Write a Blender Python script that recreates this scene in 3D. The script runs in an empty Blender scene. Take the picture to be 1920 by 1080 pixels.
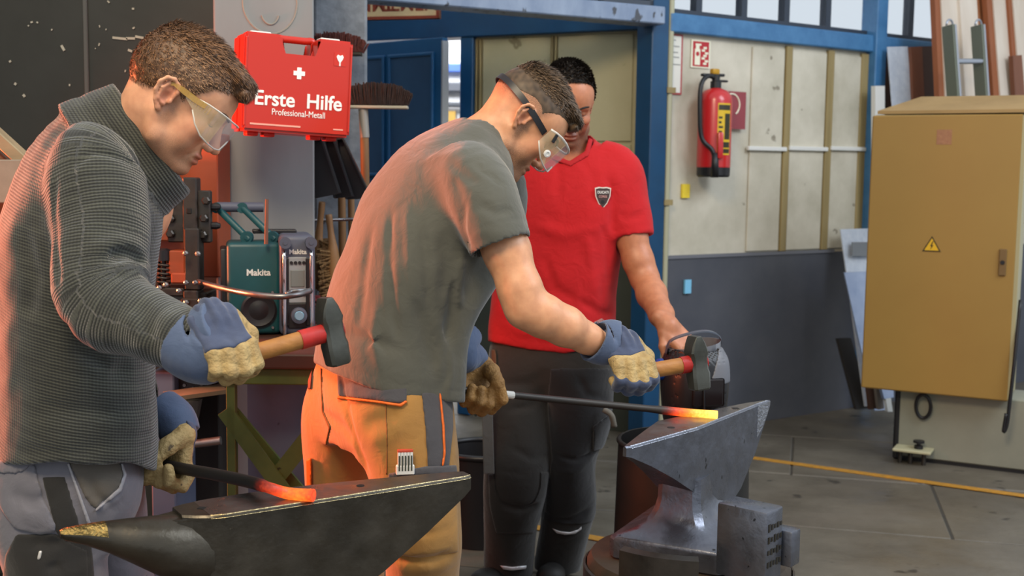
import bpy, bmesh, math, random
import numpy as np
from mathutils import Vector, Matrix
random.seed(7); RNG = np.random.default_rng(7)
SC = bpy.context.scene
COL = SC.collection
PI = math.pi
R = math.radians

# ------------------------------------------------------------------ camera
CAM = Vector((0.0, 0.0, 1.46)); FPX = 2200.0
PITCH = R(5.71); ROLL = 0.013
_f = Vector((0, math.cos(PITCH), -math.sin(PITCH)))
_r0 = Vector((1, 0, 0)); _u0 = Vector((0, math.sin(PITCH), math.cos(PITCH)))
_r = _r0 * math.cos(ROLL) + _u0 * math.sin(ROLL)
_u = _u0 * math.cos(ROLL) - _r0 * math.sin(ROLL)
cam_d = bpy.data.cameras.new('camera'); cam = bpy.data.objects.new('camera', cam_d); COL.objects.link(cam)
cam.matrix_world = Matrix(((_r.x, _u.x, -_f.x, CAM.x), (_r.y, _u.y, -_f.y, CAM.y), (_r.z, _u.z, -_f.z, CAM.z), (0, 0, 0, 1)))
cam_d.sensor_width = 36.0; cam_d.lens = 36.0 * FPX / 1920.0
cam_d.dof.use_dof = True; cam_d.dof.focus_distance = 2.6; cam_d.dof.aperture_fstop = 5.6
cam_d.clip_start = 0.05
SC.camera = cam
SC.view_settings.view_transform = 'Standard'; SC.view_settings.look = 'None'
SC.view_settings.gamma = 1.0; SC.view_settings.use_curve_mapping = False
SC.view_settings.exposure = 0.45

# ------------------------------------------------------------------ world + lamps
def lin(c):
    return tuple((x / 12.92 if x <= 0.04045 else ((x + 0.055) / 1.055) ** 2.4) for x in c)
def hx(s):
    s = s.lstrip('#'); return lin(tuple(int(s[i:i + 2], 16) / 255 for i in (0, 2, 4)))
W = bpy.data.worlds.new('hall_daylight'); SC.world = W; W.use_nodes = True
bg = W.node_tree.nodes['Background']; bg.inputs[0].default_value = (0.86, 0.93, 1.0, 1); bg.inputs[1].default_value = 0.62
def lamp(name, kind, loc, target, power, color, size=1.0, size_y=None, spot=None):
    l = bpy.data.lights.new(name, kind); l.energy = power; l.color = color
    if kind == 'AREA':
        l.size = size
        if size_y: l.shape = 'RECTANGLE'; l.size_y = size_y
    elif kind in ('POINT', 'SPOT'):
        l.shadow_soft_size = size
    o = bpy.data.objects.new(name, l); COL.objects.link(o); o.location = loc
    d = Vector(target) - Vector(loc); o.rotation_euler = d.to_track_quat('-Z', 'Y').to_euler()
    return o
lamp('forge_fire', 'AREA', (-2.4, 3.30, 1.35), (-0.4, 2.9, 1.2), 44, (1.0, 0.19, 0.07), 0.4, 0.4).data.spread = R(100)
lamp('skylight_right', 'AREA', (4.2, 2.2, 4.6), (0.6, 3.2, 0.8), 150, (0.82, 0.90, 1.0), 2.6, 2.6)
lamp('warm_fill_lamp', 'AREA', (-0.9, 0.2, 4.2), (-0.2, 3.0, 1.0), 110, (1.0, 0.80, 0.54), 1.2, 1.2)  # unseen fill added for the warm general light

# ------------------------------------------------------------------ projection of photo measurements onto real distances
def at(px, py, D):
    d = _f + _r * ((px - 960) / FPX) + _u * ((540 - py) / FPX)
    return CAM + d * (D / d.y)
def atz(px, py, z):
    d = _f + _r * ((px - 960) / FPX) + _u * ((540 - py) / FPX)
    return CAM + d * ((z - CAM.z) / d.z)
def on_plane(px, py, p0, n):
    d = _f + _r * ((px - 960) / FPX) + _u * ((540 - py) / FPX)
    n = Vector(n); return CAM + d * ((Vector(p0) - CAM).dot(n) / d.dot(n))

# ------------------------------------------------------------------ materials
MATS = {}
def mat(name, col, rough=0.6, metal=0.0, col2=None, scale=8.0, fac=0.5, bump=0.0, bscale=None, spots=None, spot_scale=30, spot_amt=0.1,
        emit=None, estr=0.0, coat=0.0, stretch=None, sheen=0.0, alpha=None, trans=0.0, ior=1.45, sss=0.0, rvar=0.0, detail=5.0, spec=None, world=False):
    if name in MATS: return MATS[name]
    m = bpy.data.materials.new(name); m.use_nodes = True; nt = m.node_tree; N = nt.nodes; L = nt.links
    b = N['Principled BSDF']; MATS[name] = m
    c = hx(col) if isinstance(col, str) else col
    b.inputs['Base Color'].default_value = (*c, 1); b.inputs['Roughness'].default_value = rough; b.inputs['Metallic'].default_value = metal
    if coat: b.inputs['Coat Weight'].default_value = coat; b.inputs['Coat Roughness'].default_value = 0.12
    if sheen: b.inputs['Sheen Weight'].default_value = sheen
    if trans: b.inputs['Transmission Weight'].default_value = trans; b.inputs['IOR'].default_value = ior
    if sss: b.inputs['Subsurface Weight'].default_value = sss; b.inputs['Subsurface Radius'].default_value = (0.012, 0.005, 0.003); b.inputs['Subsurface Scale'].default_value = 0.6
    if spec is not None: b.inputs['Specular IOR Level'].default_value = spec
    if alpha is not None: b.inputs['Alpha'].default_value = alpha
    if emit is not None:
        e = hx(emit) if isinstance(emit, str) else emit
        b.inputs['Emission Color'].default_value = (*e, 1); b.inputs['Emission Strength'].default_value = estr
    need = col2 or bump or spots or rvar
    if need:
        tc = N.new('ShaderNodeTexCoord'); mp = N.new('ShaderNodeMapping')
        if world:
            ge = N.new('ShaderNodeNewGeometry'); L.new(ge.outputs['Position'], mp.inputs[0])
        else:
            L.new(tc.outputs['Object'], mp.inputs[0])
        if stretch: mp.inputs['Scale'].default_value = stretch
        src = mp.outputs[0]; colout = None
        if col2:
            n = N.new('ShaderNodeTexNoise'); n.inputs['Scale'].default_value = scale; n.inputs['Detail'].default_value = detail; n.inputs['Roughness'].default_value = 0.62
            L.new(src, n.inputs['Vector'])
            rp = N.new('ShaderNodeValToRGB'); rp.color_ramp.elements[0].position = 0.5 - 0.28 * (1.2 - fac); rp.color_ramp.elements[1].position = 0.5 + 0.28 * (1.2 - fac)
            L.new(n.outputs['Fac'], rp.inputs[0])
            c2 = hx(col2) if isinstance(col2, str) else col2
            rp.color_ramp.elements[0].color = (*c, 1); rp.color_ramp.elements[1].color = (*c2, 1)
            colout = rp.outputs[0]
        if spots:
            n2 = N.new('ShaderNodeTexNoise'); n2.inputs['Scale'].default_value = spot_scale; n2.inputs['Detail'].default_value = 3.0
            L.new(src, n2.inputs['Vector'])
            r2 = N.new('ShaderNodeValToRGB'); r2.color_ramp.elements[0].position = 0.72 - spot_amt; r2.color_ramp.elements[1].position = 0.75 - spot_amt
            L.new(n2.outputs['Fac'], r2.inputs[0])
            mx = N.new('ShaderNodeMix'); mx.data_type = 'RGBA'; L.new(r2.outputs[0], mx.inputs[0])
            if colout: L.new(colout, mx.inputs[6])
            else: mx.inputs[6].default_value = (*c, 1)
            mx.inputs[7].default_value = (*hx(spots), 1); colout = mx.outputs[2]
        if colout: L.new(colout, b.inputs['Base Color'])
        if rvar:
            n3 = N.new('ShaderNodeTexNoise'); n3.inputs['Scale'].default_value = scale * 1.7; n3.inputs['Detail'].default_value = 4
            L.new(src, n3.inputs['Vector']); mr = N.new('ShaderNodeMapRange'); L.new(n3.outputs['Fac'], mr.inputs[0])
            mr.inputs[1].default_value = 0.3; mr.inputs[2].default_value = 0.7
            mr.inputs[3].default_value = max(0.03, rough - rvar); mr.inputs[4].default_value = min(1, rough + rvar); L.new(mr.outputs[0], b.inputs['Roughness'])
        if bump:
            n4 = N.new('ShaderNodeTexNoise'); n4.inputs['Scale'].default_value = bscale or scale * 3; n4.inputs['Detail'].default_value = 6
            L.new(src, n4.inputs['Vector']); bp = N.new('ShaderNodeBump'); bp.inputs['Strength'].default_value = bump; bp.inputs['Distance'].default_value = 0.01
            L.new(n4.outputs['Fac'], bp.inputs['Height']); L.new(bp.outputs[0], b.inputs['Normal'])
    return m

# ------------------------------------------------------------------ mesh building (geometry is given in world space; children keep it under their parent)
def wm(o):
    m = o.matrix_basis.copy()
    return m if o.parent is None else wm(o.parent) @ o.matrix_parent_inverse @ m
def adopt(o, parent):
    o.parent = parent; o.matrix_parent_inverse = wm(parent).inverted(); return o
def obj(name, bm, material, parent=None, smooth=False, mw=None):
    me = bpy.data.meshes.new(name)
    bmesh.ops.recalc_face_normals(bm, faces=bm.faces)
    bm.to_mesh(me); bm.free()
    mats = material if isinstance(material, (list, tuple)) else [material]
    for m in mats: me.materials.append(m)
    if smooth is True: me.shade_smooth()
    elif smooth: me.shade_smooth(); me.set_sharp_from_angle(angle=R(smooth))
    o = bpy.data.objects.new(name, me); COL.objects.link(o)
    if mw is not None: o.matrix_basis = mw
    if parent is not None: adopt(o, parent)
    return o
def empty(name, loc=(0, 0, 0), rz=0.0, label=None, cat=None, group=None):
    o = bpy.data.objects.new(name, None); COL.objects.link(o); o.location = loc; o.rotation_euler = (0, 0, rz); o.empty_display_size = 0.05
    return tag(o, label, cat, group)
def tag(o, label=None, cat=None, group=None, kind=None):
    if label: o['label'] = label
    if cat: o['category'] = cat
    if group: o['group'] = group
    if kind: o['kind'] = kind
    return o
def struct(name, bm, m, parent=None, smooth=False, mw=None):
    o = obj(name, bm, m, parent, smooth, mw)
    if parent is None: o['kind'] = 'structure'
    return o
def frame(o, x, y, z):
    x, y, z = Vector(x), Vector(y), Vector(z)
    return Matrix(((x.x, y.x, z.x, o[0]), (x.y, y.y, z.y, o[1]), (x.z, y.z, z.z, o[2]), (0, 0, 0, 1)))
def aim(a, b, up=(0, 0, 1)):
    """frame at a whose z runs to b"""
    a, b = Vector(a), Vector(b); z = (b - a).normalized(); u = Vector(up)
    if abs(z.dot(u)) > 0.98: u = Vector((0, 1, 0)) if abs(z.y) < 0.9 else Vector((1, 0, 0))
    x = u.cross(z).normalized(); y = z.cross(x)
    return frame(a, x, y, z)
def box(bm, size, loc=(0, 0, 0), mw=None, bevel=0.0, seg=2, mi=0):
    r = bmesh.ops.create_cube(bm, size=1.0); vs = r['verts']
    for v in vs: v.co = Vector((v.co.x * size[0] + loc[0], v.co.y * size[1] + loc[1], v.co.z * size[2] + loc[2]))
    fs = list({f for v in vs for f in v.link_faces})
    if bevel:
        es = list({e for v in vs for e in v.link_edges})
        rr = bmesh.ops.bevel(bm, geom=es, offset=bevel, segments=seg, affect='EDGES', profile=0.5)
        fs = [f for f in set(rr['faces']) | {f for f in fs if f.is_valid}]
        vs = list({v for f in fs for v in f.verts})
    if mw is not None:
        for v in vs: v.co = mw @ v.co
    for f in fs: f.material_index = mi
    return vs
def hexa(bm, bottom, top, mi=0):
    """prism between two equal polygons (lists of points)"""
    n = len(bottom); b = [bm.verts.new(Vector(p)) for p in bottom]; t = [bm.verts.new(Vector(p)) for p in top]
    fs = [bm.faces.new(b[::-1]), bm.faces.new(t)]
    for i in range(n): fs.append(bm.faces.new((b[i], b[(i + 1) % n], t[(i + 1) % n], t[i])))
    for f in fs: f.material_index = mi
    return b + t
def prism(bm, poly, axis_vec, mi=0):
    a = Vector(axis_vec); return hexa(bm, poly, [Vector(p) + a for p in poly], mi)
def lathe(bm, prof, n=24, mw=None, mi=0, cap=True):
    rings = []
    for r, z in prof:
        ring = []
        for i in range(n):
            a = 2 * PI * i / n; p = Vector((r * math.cos(a), r * math.sin(a), z))
            ring.append(bm.verts.new(mw @ p if mw is not None else p))
        rings.append(ring)
    for j in range(len(rings) - 1):
        for i in range(n):
            f = bm.faces.new((rings[j][i], rings[j][(i + 1) % n], rings[j + 1][(i + 1) % n], rings[j + 1][i])); f.material_index = mi
    if cap:
        for rg in (rings[0][::-1], rings[-1]):
            f = bm.faces.new(rg); f.material_index = mi
def rod(bm, a, b, r, r2=None, n=12, mi=0):
    L_ = (Vector(b) - Vector(a)).length
    lathe(bm, [(r, 0), (r if r2 is None else r2, L_)], n, aim(a, b), mi)
def tube(bm, pts, r, n=10, closed=False, mi=0):
    pts = [Vector(p) for p in pts]; m = len(pts); rings = []; up = Vector((0.12, 0.31, 0.94)).normalized()
    for i, p in enumerate(pts):
        a = pts[(i - 1) % m] if (closed or i) else p; b = pts[(i + 1) % m] if (closed or i < m - 1) else p
        t = (b - a).normalized(); s = t.cross(up)
        if s.length < 1e-3: s = t.cross(Vector((1, 0, 0)))
        s.normalize(); w = s.cross(t)
        rr = r[i] if isinstance(r, (list, tuple)) else r
        rings.append([bm.verts.new(p + (s * math.cos(2 * PI * k / n) + w * math.sin(2 * PI * k / n)) * rr) for k in range(n)])
    for j in range(m if closed else m - 1):
        A, B = rings[j], rings[(j + 1) % m]
        for k in range(n):
            f = bm.faces.new((A[k], A[(k + 1) % n], B[(k + 1) % n], B[k])); f.material_index = mi
    if not closed:
        for rg in (rings[0][::-1], rings[-1]):
            f = bm.faces.new(rg); f.material_index = mi
def spline(pts, n=8):
    """Catmull-Rom through points"""
    P = [np.asarray(p, float) for p in pts]; P = [2 * P[0] - P[1]] + P + [2 * P[-1] - P[-2]]; out = []
    for i in range(1, len(P) - 2):
        for k in range(n):
            t = k / n; p0, p1, p2, p3 = P[i - 1:i + 3]
            out.append(0.5 * ((2 * p1) + (-p0 + p2) * t + (2 * p0 - 5 * p1 + 4 * p2 - p3) * t * t + (-p0 + 3 * p1 - 3 * p2 + p3) * t ** 3))
    out.append(P[-2]); return out
def sections(bm, secs, mi=0, cap=True):
    """loft between equal-length rings of points"""
    rings = [[bm.verts.new(Vector(p)) for p in s] for s in secs]; n = len(rings[0])
    for j in range(len(rings) - 1):
        for i in range(n):
            f = bm.faces.new((rings[j][i], rings[j][(i + 1) % n], rings[j + 1][(i + 1) % n], rings[j + 1][i])); f.material_index = mi
    if cap:
        for rg in (rings[0][::-1], rings[-1]):
            f = bm.faces.new(rg); f.material_index = mi
def text(name, s, size, mw, m, parent=None, depth=0.0006, align='CENTER', bold=0.0, xs=1.0):
    c = bpy.data.curves.new(name, 'FONT'); c.body = s; c.size = size; c.align_x = align; c.align_y = 'CENTER'; c.extrude = depth; c.offset = bold; c.space_character = 1.0
    o = bpy.data.objects.new(name, c); COL.objects.link(o)
    dg = bpy.context.evaluated_depsgraph_get(); me = bpy.data.meshes.new_from_object(o.evaluated_get(dg))
    bpy.data.objects.remove(o); me.name = name; me.materials.clear(); me.materials.append(m)
    if xs != 1.0:
        for v in me.vertices: v.co.x *= xs
    o = bpy.data.objects.new(name, me); COL.objects.link(o)
    o.matrix_basis = mw
    if parent is not None: adopt(o, parent)
    return o
def BM(): return bmesh.new()
# ------------------------------------------------------------------ signed-distance sculpting (bodies, clothes, gloves)
def V3(p): return np.asarray(p, np.float32)
def smin(a, b, k):
    h = np.clip(0.5 + 0.5 * (b - a) / k, 0, 1); return b + (a - b) * h - k * h * (1 - h)
def smax(a, b, k): return -smin(-a, -b, k)
def cone(P, a, b, ra, rb):
    a, b = V3(a), V3(b); ba = b - a; t = np.clip(((P - a) @ ba) / max(float(ba @ ba), 1e-9), 0, 1)
    return np.linalg.norm(P - a - t[:, None] * ba, axis=1) - (ra + t * (rb - ra))
def ell(P, c, r, M=None):
    q = P - V3(c)
    if M is not None: q = q @ np.asarray(M, np.float32)          # columns = axes
    r = V3(r); k0 = np.linalg.norm(q / r, axis=1); k1 = np.linalg.norm(q / (r * r), axis=1)
    return k0 * (k0 - 1) / np.maximum(k1, 1e-6)
def rbox(P, c, h, rad, M=None):
    q = P - V3(c)
    if M is not None: q = q @ np.asarray(M, np.float32)
    q = np.abs(q) - (V3(h) - rad)
    return np.linalg.norm(np.maximum(q, 0), axis=1) + np.minimum(q.max(axis=1), 0) - rad
def chain(P, pts, rs, k=0.01):
    d = None
    for i in range(len(pts) - 1):
        e = cone(P, pts[i], pts[i + 1], rs[i], rs[i + 1]); d = e if d is None else smin(d, e, k)
    return d
def segd(P, a, b):
    a, b = V3(a), V3(b); ba = b - a; t = np.clip(((P - a) @ ba) / max(float(ba @ ba), 1e-9), 0, 1)
    return np.linalg.norm(P - a - t[:, None] * ba, axis=1), t
class Loft:
    """elliptical sections along a smooth axis; side = direction of rx"""
    def __init__(s, pts, rx, ry, side, n=2.2, sub=5):
        s.c = np.array(spline(pts, sub), np.float32); s.rx = np.array(spline([[v] for v in rx], sub), np.float32)[:, 0]; s.ry = np.array(spline([[v] for v in ry], sub), np.float32)[:, 0]
        s.n = n; s.side = side
        sd = [side] * len(pts) if np.ndim(side) == 1 else side
        s.sd = np.array(spline(sd, sub), np.float32)
        s.L = np.concatenate([[0], np.cumsum(np.linalg.norm(np.diff(s.c, axis=0), axis=1))])
    def __call__(s, P, off=0.0, full=False):
        best = np.full(len(P), 1e9, np.float32); ti = np.zeros(len(P), np.int32); tt = np.zeros(len(P), np.float32)
        for i in range(len(s.c) - 1):
            a = s.c[i]; ba = s.c[i + 1] - a; q = P - a; t = (q @ ba) / max(float(ba @ ba), 1e-9); tc = np.clip(t, 0, 1)
            d = ((q - tc[:, None] * ba) ** 2).sum(1); m = d < best; best[m] = d[m]; ti[m] = i; tt[m] = tc[m]
        f = tt[:, None]; lerp = lambda A: A[ti] + (A[ti + 1] - A[ti]) * (f if A.ndim > 1 else tt)
        C = lerp(s.c); ax = s.c[ti + 1] - s.c[ti]; ax /= np.linalg.norm(ax, axis=1)[:, None] + 1e-9
        sd = lerp(s.sd); sd = sd - (sd * ax).sum(1)[:, None] * ax; sd /= np.linalg.norm(sd, axis=1)[:, None] + 1e-9
        w = np.cross(ax, sd); q = P - C; u = (q * sd).sum(1); v = (q * w).sum(1); a = (q * ax).sum(1)
        inner = (tt > 0) & (tt < 1); kk = np.where(((ti == 0) & (tt <= 0)) | ((ti == len(s.c) - 2) & (tt >= 1)), 1.0, np.sqrt((u * u + v * v + a * a) / (u * u + v * v + 1e-12)).clip(1, 1.6)); u = u * kk; v = v * kk
        rx = lerp(s.rx) + off; ry = lerp(s.ry) + off
        g = ((np.abs(u) / rx) ** s.n + (np.abs(v) / ry) ** s.n) ** (1 / s.n)
        ang = np.arctan2(v, u); rad = np.sqrt(u * u + v * v)
        d = np.where(g > 1e-4, rad * (1 - 1 / np.maximum(g, 1e-4)), -np.minimum(rx, ry))
        last = len(s.c) - 2; ao = np.where((ti == 0) & (tt <= 0), -a, np.where((ti == last) & (tt >= 1), a, -1.0))
        d = np.maximum(d, ao)
        if full: return d, s.L[ti] + tt * (s.L[ti + 1] - s.L[ti]), ang, rad
        return d
def vnoise(P, sc, seed=0):
    """cheap smooth pseudo noise, about -1..1"""
    q = P * sc; s = seed * 1.7
    a = np.sin(q[:, 0] * 1.0 + 1.3 * np.sin(q[:, 1] * 0.9 + s) + s) + np.sin(q[:, 1] * 1.1 + 1.2 * np.sin(q[:, 2] * 0.8 + 2 * s) + 1.9) + np.sin(q[:, 2] * 0.95 + 1.4 * np.sin(q[:, 0] * 1.05 + s) + 4.1)
    return a / 3
def groove(P, a, b, w, depth):
    d, t = segd(P, a, b); e = np.sin(np.clip(t, 0.02, 0.98) * PI) ** 0.5
    return depth * e * np.exp(-(d / w) ** 2)
def sdf_mesh(fn, lo, hi, h, coarse=4):
    lo = np.asarray(lo, float); hi = np.asarray(hi, float)
    nc = np.ceil((hi - lo) / (h * coarse)).astype(int) + 1
    ax = [lo[i] + np.arange(nc[i]) * h * coarse for i in range(3)]
    Pc = np.stack(np.meshgrid(*ax, indexing='ij'), -1).reshape(-1, 3).astype(np.float32)
    dc = np.concatenate([fn(Pc[i:i + 400000]) for i in range(0, len(Pc), 400000)]).reshape(nc)
    near = np.abs(dc) < h * coarse * 2.2
    nb = near.copy()
    for a in range(3):
        x = nb.copy(); sl = [slice(None)] * 3; sr = [slice(None)] * 3; sl[a] = slice(1, None); sr[a] = slice(None, -1)
        x[tuple(sl)] |= nb[tuple(sr)]; x[tuple(sr)] |= nb[tuple(sl)]; nb = x
    up = lambda A: A.repeat(coarse, 0).repeat(coarse, 1).repeat(coarse, 2)
    d = up(dc).astype(np.float32); m = up(nb); d = np.where(np.abs(d) < h, np.sign(d) * h, d)
    idx = np.nonzero(m.reshape(-1))[0]; nf = np.array(d.shape)
    I, J, K = np.unravel_index(idx, nf)
    P = np.stack([lo[0] + I * h, lo[1] + J * h, lo[2] + K * h], 1).astype(np.float32)
    val = np.concatenate([fn(P[i:i + 300000]) for i in range(0, len(P), 300000)]) if len(P) else np.zeros(0)
    df = d.reshape(-1); df[idx] = val; d = df.reshape(nf)
    # surface nets
    s = d < 0
    c8 = [s[i:nf[0] - 1 + i, j:nf[1] - 1 + j, k:nf[2] - 1 + k] for i in (0, 1) for j in (0, 1) for k in (0, 1)]
    cnt = sum(c.astype(np.int8) for c in c8); act = (cnt > 0) & (cnt < 8)
    ci = np.argwhere(act); vid = np.full(act.shape, -1, np.int64); vid[act] = np.arange(len(ci))
    acc = np.zeros((len(ci), 3)); num = np.zeros(len(ci))
    off = [(i, j, k) for i in (0, 1) for j in (0, 1) for k in (0, 1)]
    for a in range(8):
        for b in range(a + 1, 8):
            oa, ob = np.array(off[a]), np.array(off[b])
            if np.abs(oa - ob).sum() != 1: continue
            da = d[ci[:, 0] + oa[0], ci[:, 1] + oa[1], ci[:, 2] + oa[2]]; db = d[ci[:, 0] + ob[0], ci[:, 1] + ob[1], ci[:, 2] + ob[2]]
            x = (da < 0) != (db < 0); t = np.where(x, da / np.where(x, da - db, 1), 0)
            acc += np.where(x[:, None], oa + t[:, None] * (ob - oa), 0); num += x
    v = lo + (ci + acc / num[:, None]) * h
    quads = []
    for a in range(3):
        b, c = [(1, 2), (2, 0), (0, 1)][a]
        sl0 = [slice(1, -1)] * 3; sl1 = [slice(1, -1)] * 3; sl0[a] = slice(0, -1); sl1[a] = slice(1, None)
        s0 = s[tuple(sl0)]; s1 = s[tuple(sl1)]; e = np.argwhere(s0 != s1)
        if not len(e): continue
        inn = s0[e[:, 0], e[:, 1], e[:, 2]]
        base = e + 1; base[:, a] -= 1
        def cell(db, dc):
            q = base.copy(); q[:, b] -= db; q[:, c] -= dc; return vid[q[:, 0], q[:, 1], q[:, 2]]
        Q = np.stack([cell(1, 1), cell(0, 1), cell(0, 0), cell(1, 0)], 1)
        Q[~inn] = Q[~inn][:, ::-1]; quads.append(Q)
    q = np.concatenate(quads); q = q[(q >= 0).all(1)]
    return v, q
def mk(name, v, q, m, parent=None, attrs=None, smooth_it=0, smooth=True, off=None):
    v = np.asarray(v, float)
    if smooth_it:
        e = np.concatenate([q[:, [0, 1]], q[:, [1, 2]], q[:, [2, 3]], q[:, [3, 0]]])
        for _ in range(smooth_it):
            s = np.zeros_like(v); n = np.zeros(len(v))
            np.add.at(s, e[:, 0], v[e[:, 1]]); np.add.at(n, e[:, 0], 1); np.add.at(s, e[:, 1], v[e[:, 0]]); np.add.at(n, e[:, 1], 1)
            v = v * 0.5 + 0.5 * s / np.maximum(n, 1)[:, None]
    me = bpy.data.meshes.new(name); me.vertices.add(len(v)); me.vertices.foreach_set('co', v.astype(np.float32).ravel())
    me.loops.add(len(q) * 4); me.loops.foreach_set('vertex_index', q.astype(np.int32).ravel())
    me.polygons.add(len(q)); me.polygons.foreach_set('loop_start', np.arange(0, len(q) * 4, 4, dtype=np.int32))
    me.update(calc_edges=True); me.validate()
    for m_ in (m if isinstance(m, (list, tuple)) else [m]): me.materials.append(m_)
    if attrs:
        for k, fnv in attrs.items():
            a = me.attributes.new(k, 'FLOAT', 'POINT'); a.data.foreach_set('value', np.asarray(fnv(v.astype(np.float32)), np.float32))
    if smooth: me.shade_smooth()
    o = bpy.data.objects.new(name, me); COL.objects.link(o)
    if parent is not None: adopt(o, parent)
    return o
def sculpt(name, fn, lo, hi, h, m, parent=None, attrs=None, smooth_it=1):
    v, q = sdf_mesh(fn, lo, hi, h); return mk(name, v, q, m, parent, attrs, smooth_it)
def bounds(pts, pad):
    p = np.array([list(x) for x in pts]); return p.min(0) - pad, p.max(0) + pad
# ------------------------------------------------------------------ the hall: floor, walls, windows
M_floor = mat('concrete', '#4c463c', 0.48, col2='#6b6458', scale=2.2, fac=0.35, bump=0.25, bscale=26, spots='#3a362f', spot_scale=5, spot_amt=0.06, rvar=0.18, world=True)
M_joint = mat('joint_dirt', '#36322b', 0.9)
M_yellow = mat('yellow_floor_paint', '#c98a1e', 0.6, col2='#8a6a2e', scale=30, fac=0.2)
M_wallc = mat('cream_wall', '#d6d0c0', 0.7, col2='#aaa491', scale=2.6, fac=0.3, bump=0.08, bscale=30, spots='#8a8272', spot_scale=9, spot_amt=0.01, world=True)
M_dado = mat('dado_blue_grey', '#42454f', 0.55, col2='#53555d', scale=3, fac=0.4, spots='#a9a9a6', spot_scale=16, spot_amt=-0.03, bump=0.06, world=True)
M_dadog = mat('dado_green', '#2e332d', 0.55, col2='#3c4036', scale=4, spots='#a9a9a0', spot_scale=22, spot_amt=-0.02, world=True)
M_blue = mat('blue_paint', '#10476f', 0.4, col2='#0e3d60', scale=5, fac=0.4, bump=0.06, bscale=40)
M_blue2 = mat('blue_paint_worn', '#2d6291', 0.42, col2='#4a7fad', scale=9, fac=0.3, bump=0.1, bscale=50)
M_beam = mat('chipped_beam_paint', '#8c9cb4', 0.5, col2='#6d7f9c', scale=10, fac=0.4, spots='#3b3f48', spot_scale=24, spot_amt=0.1, bump=0.2, bscale=30, stretch=(1, 1, 0.45))
M_panel = mat('cream_panel', '#b0a883', 0.65, col2='#beb591', scale=2.5, fac=0.4, bump=0.05, bscale=20, spots='#857c5c', spot_scale=8, spot_amt=0.02)
M_batten = mat('tan_batten', '#9c8a5e', 0.65, col2='#85744b', scale=14, stretch=(1, 1, 0.1))
M_darksteel = mat('black_steel_plate', '#23241f', 0.5, 0.2, col2='#2e2f2b', scale=3, fac=0.4, spots='#b5b3a8', spot_scale=17, spot_amt=-0.04, bump=0.08, bscale=12)
M_greypaint = mat('grey_pillar_paint', '#757779', 0.55, col2='#828586', scale=3, fac=0.4, bump=0.22, bscale=6, stretch=(1, 1, 0.35))
M_conc2 = mat('white_washed_pillar', '#8a9097', 0.6, col2='#5d636b', scale=16, fac=0.2, bump=0.3, bscale=30)
M_glass = mat('window_glass', '#f4f7fa', 0.08, trans=1.0, ior=1.02, spec=0.3)
M_white = mat('white_paint', '#d8d8d4', 0.5)
M_black = mat('black_plastic', '#16161a', 0.42)
M_steel = mat('bare_steel', '#8c8c8c', 0.38, 0.9, col2='#6a6a6c', scale=12, rvar=0.12)
M_dsteel = mat('dark_steel', '#3a3734', 0.45, 0.75, col2='#4c4742', scale=10, bump=0.1, rvar=0.12)
M_galv = mat('galvanised_sheet', '#b9c3d2', 0.4, 0.3, col2='#d3dae4', scale=25, fac=0.3, rvar=0.1)
M_red = mat('red_paint', '#c01f22', 0.3, coat=0.4)

# floor: a bed with big slabs on it, joints left open
fl = struct('floor', (lambda b: (box(b, (13, 13, 0.1), (0.5, 5.2, -0.056)), b)[1])(BM()), M_joint)
FA = R(-14); fx = Vector((math.cos(FA), math.sin(FA), 0)); fy = Vector((-fx.y, fx.x, 0)); sl_me = {}
cnt = 0
for j in range(-1, 11):
    for i in range(-4, 6):
        c = fx * (i * 1.25 + (0.6 if j % 2 else 0.0)) + fy * (j * 0.86 + 0.2)
        if not (-4.2 < c.x < 5.0 and 0.4 < c.y < 9.4): continue
        key = cnt % 3
        if key not in sl_me:
            b = BM(); box(b, (1.244, 0.854, 0.05), (0, 0, -0.025), bevel=0.006, seg=1)
            me = bpy.data.meshes.new('slab'); bmesh.ops.recalc_face_normals(b, faces=b.faces); b.to_mesh(me); b.free(); me.materials.append(M_floor); sl_me[key] = me
        o = bpy.data.objects.new('slab', sl_me[key]); COL.objects.link(o)
        o.location = (c.x, c.y, random.uniform(-0.003, 0.0)); o.rotation_euler = (random.uniform(-.002, .002), random.uniform(-.002, .002), FA); adopt(o, fl); cnt += 1
def floor_line(name, pa, pb, w):
    a, b_ = atz(*pa, 0.0), atz(*pb, 0.0); d = (b_ - a).normalized(); n = Vector((-d.y, d.x, 0)) * w / 2; b = BM()
    a, b_ = a - d * 0.0, b_ + d * 0.6
    for p in (): pass
    hexa(b, [a - n + Vector((0, 0, .0005)), b_ - n + Vector((0, 0, .0005)), b_ + n + Vector((0, 0, .0005)), a + n + Vector((0, 0, .0005))],
         [a - n + Vector((0, 0, .003)), b_ - n + Vector((0, 0, .003)), b_ + n + Vector((0, 0, .003)), a + n + Vector((0, 0, .003))])
    return struct(name, b, M_yellow)
floor_line('trim_1', (1412, 859), (1920, 930), 0.055)
floor_line('trim_2', (985, 986), (1152, 1016), 0.055)

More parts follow.
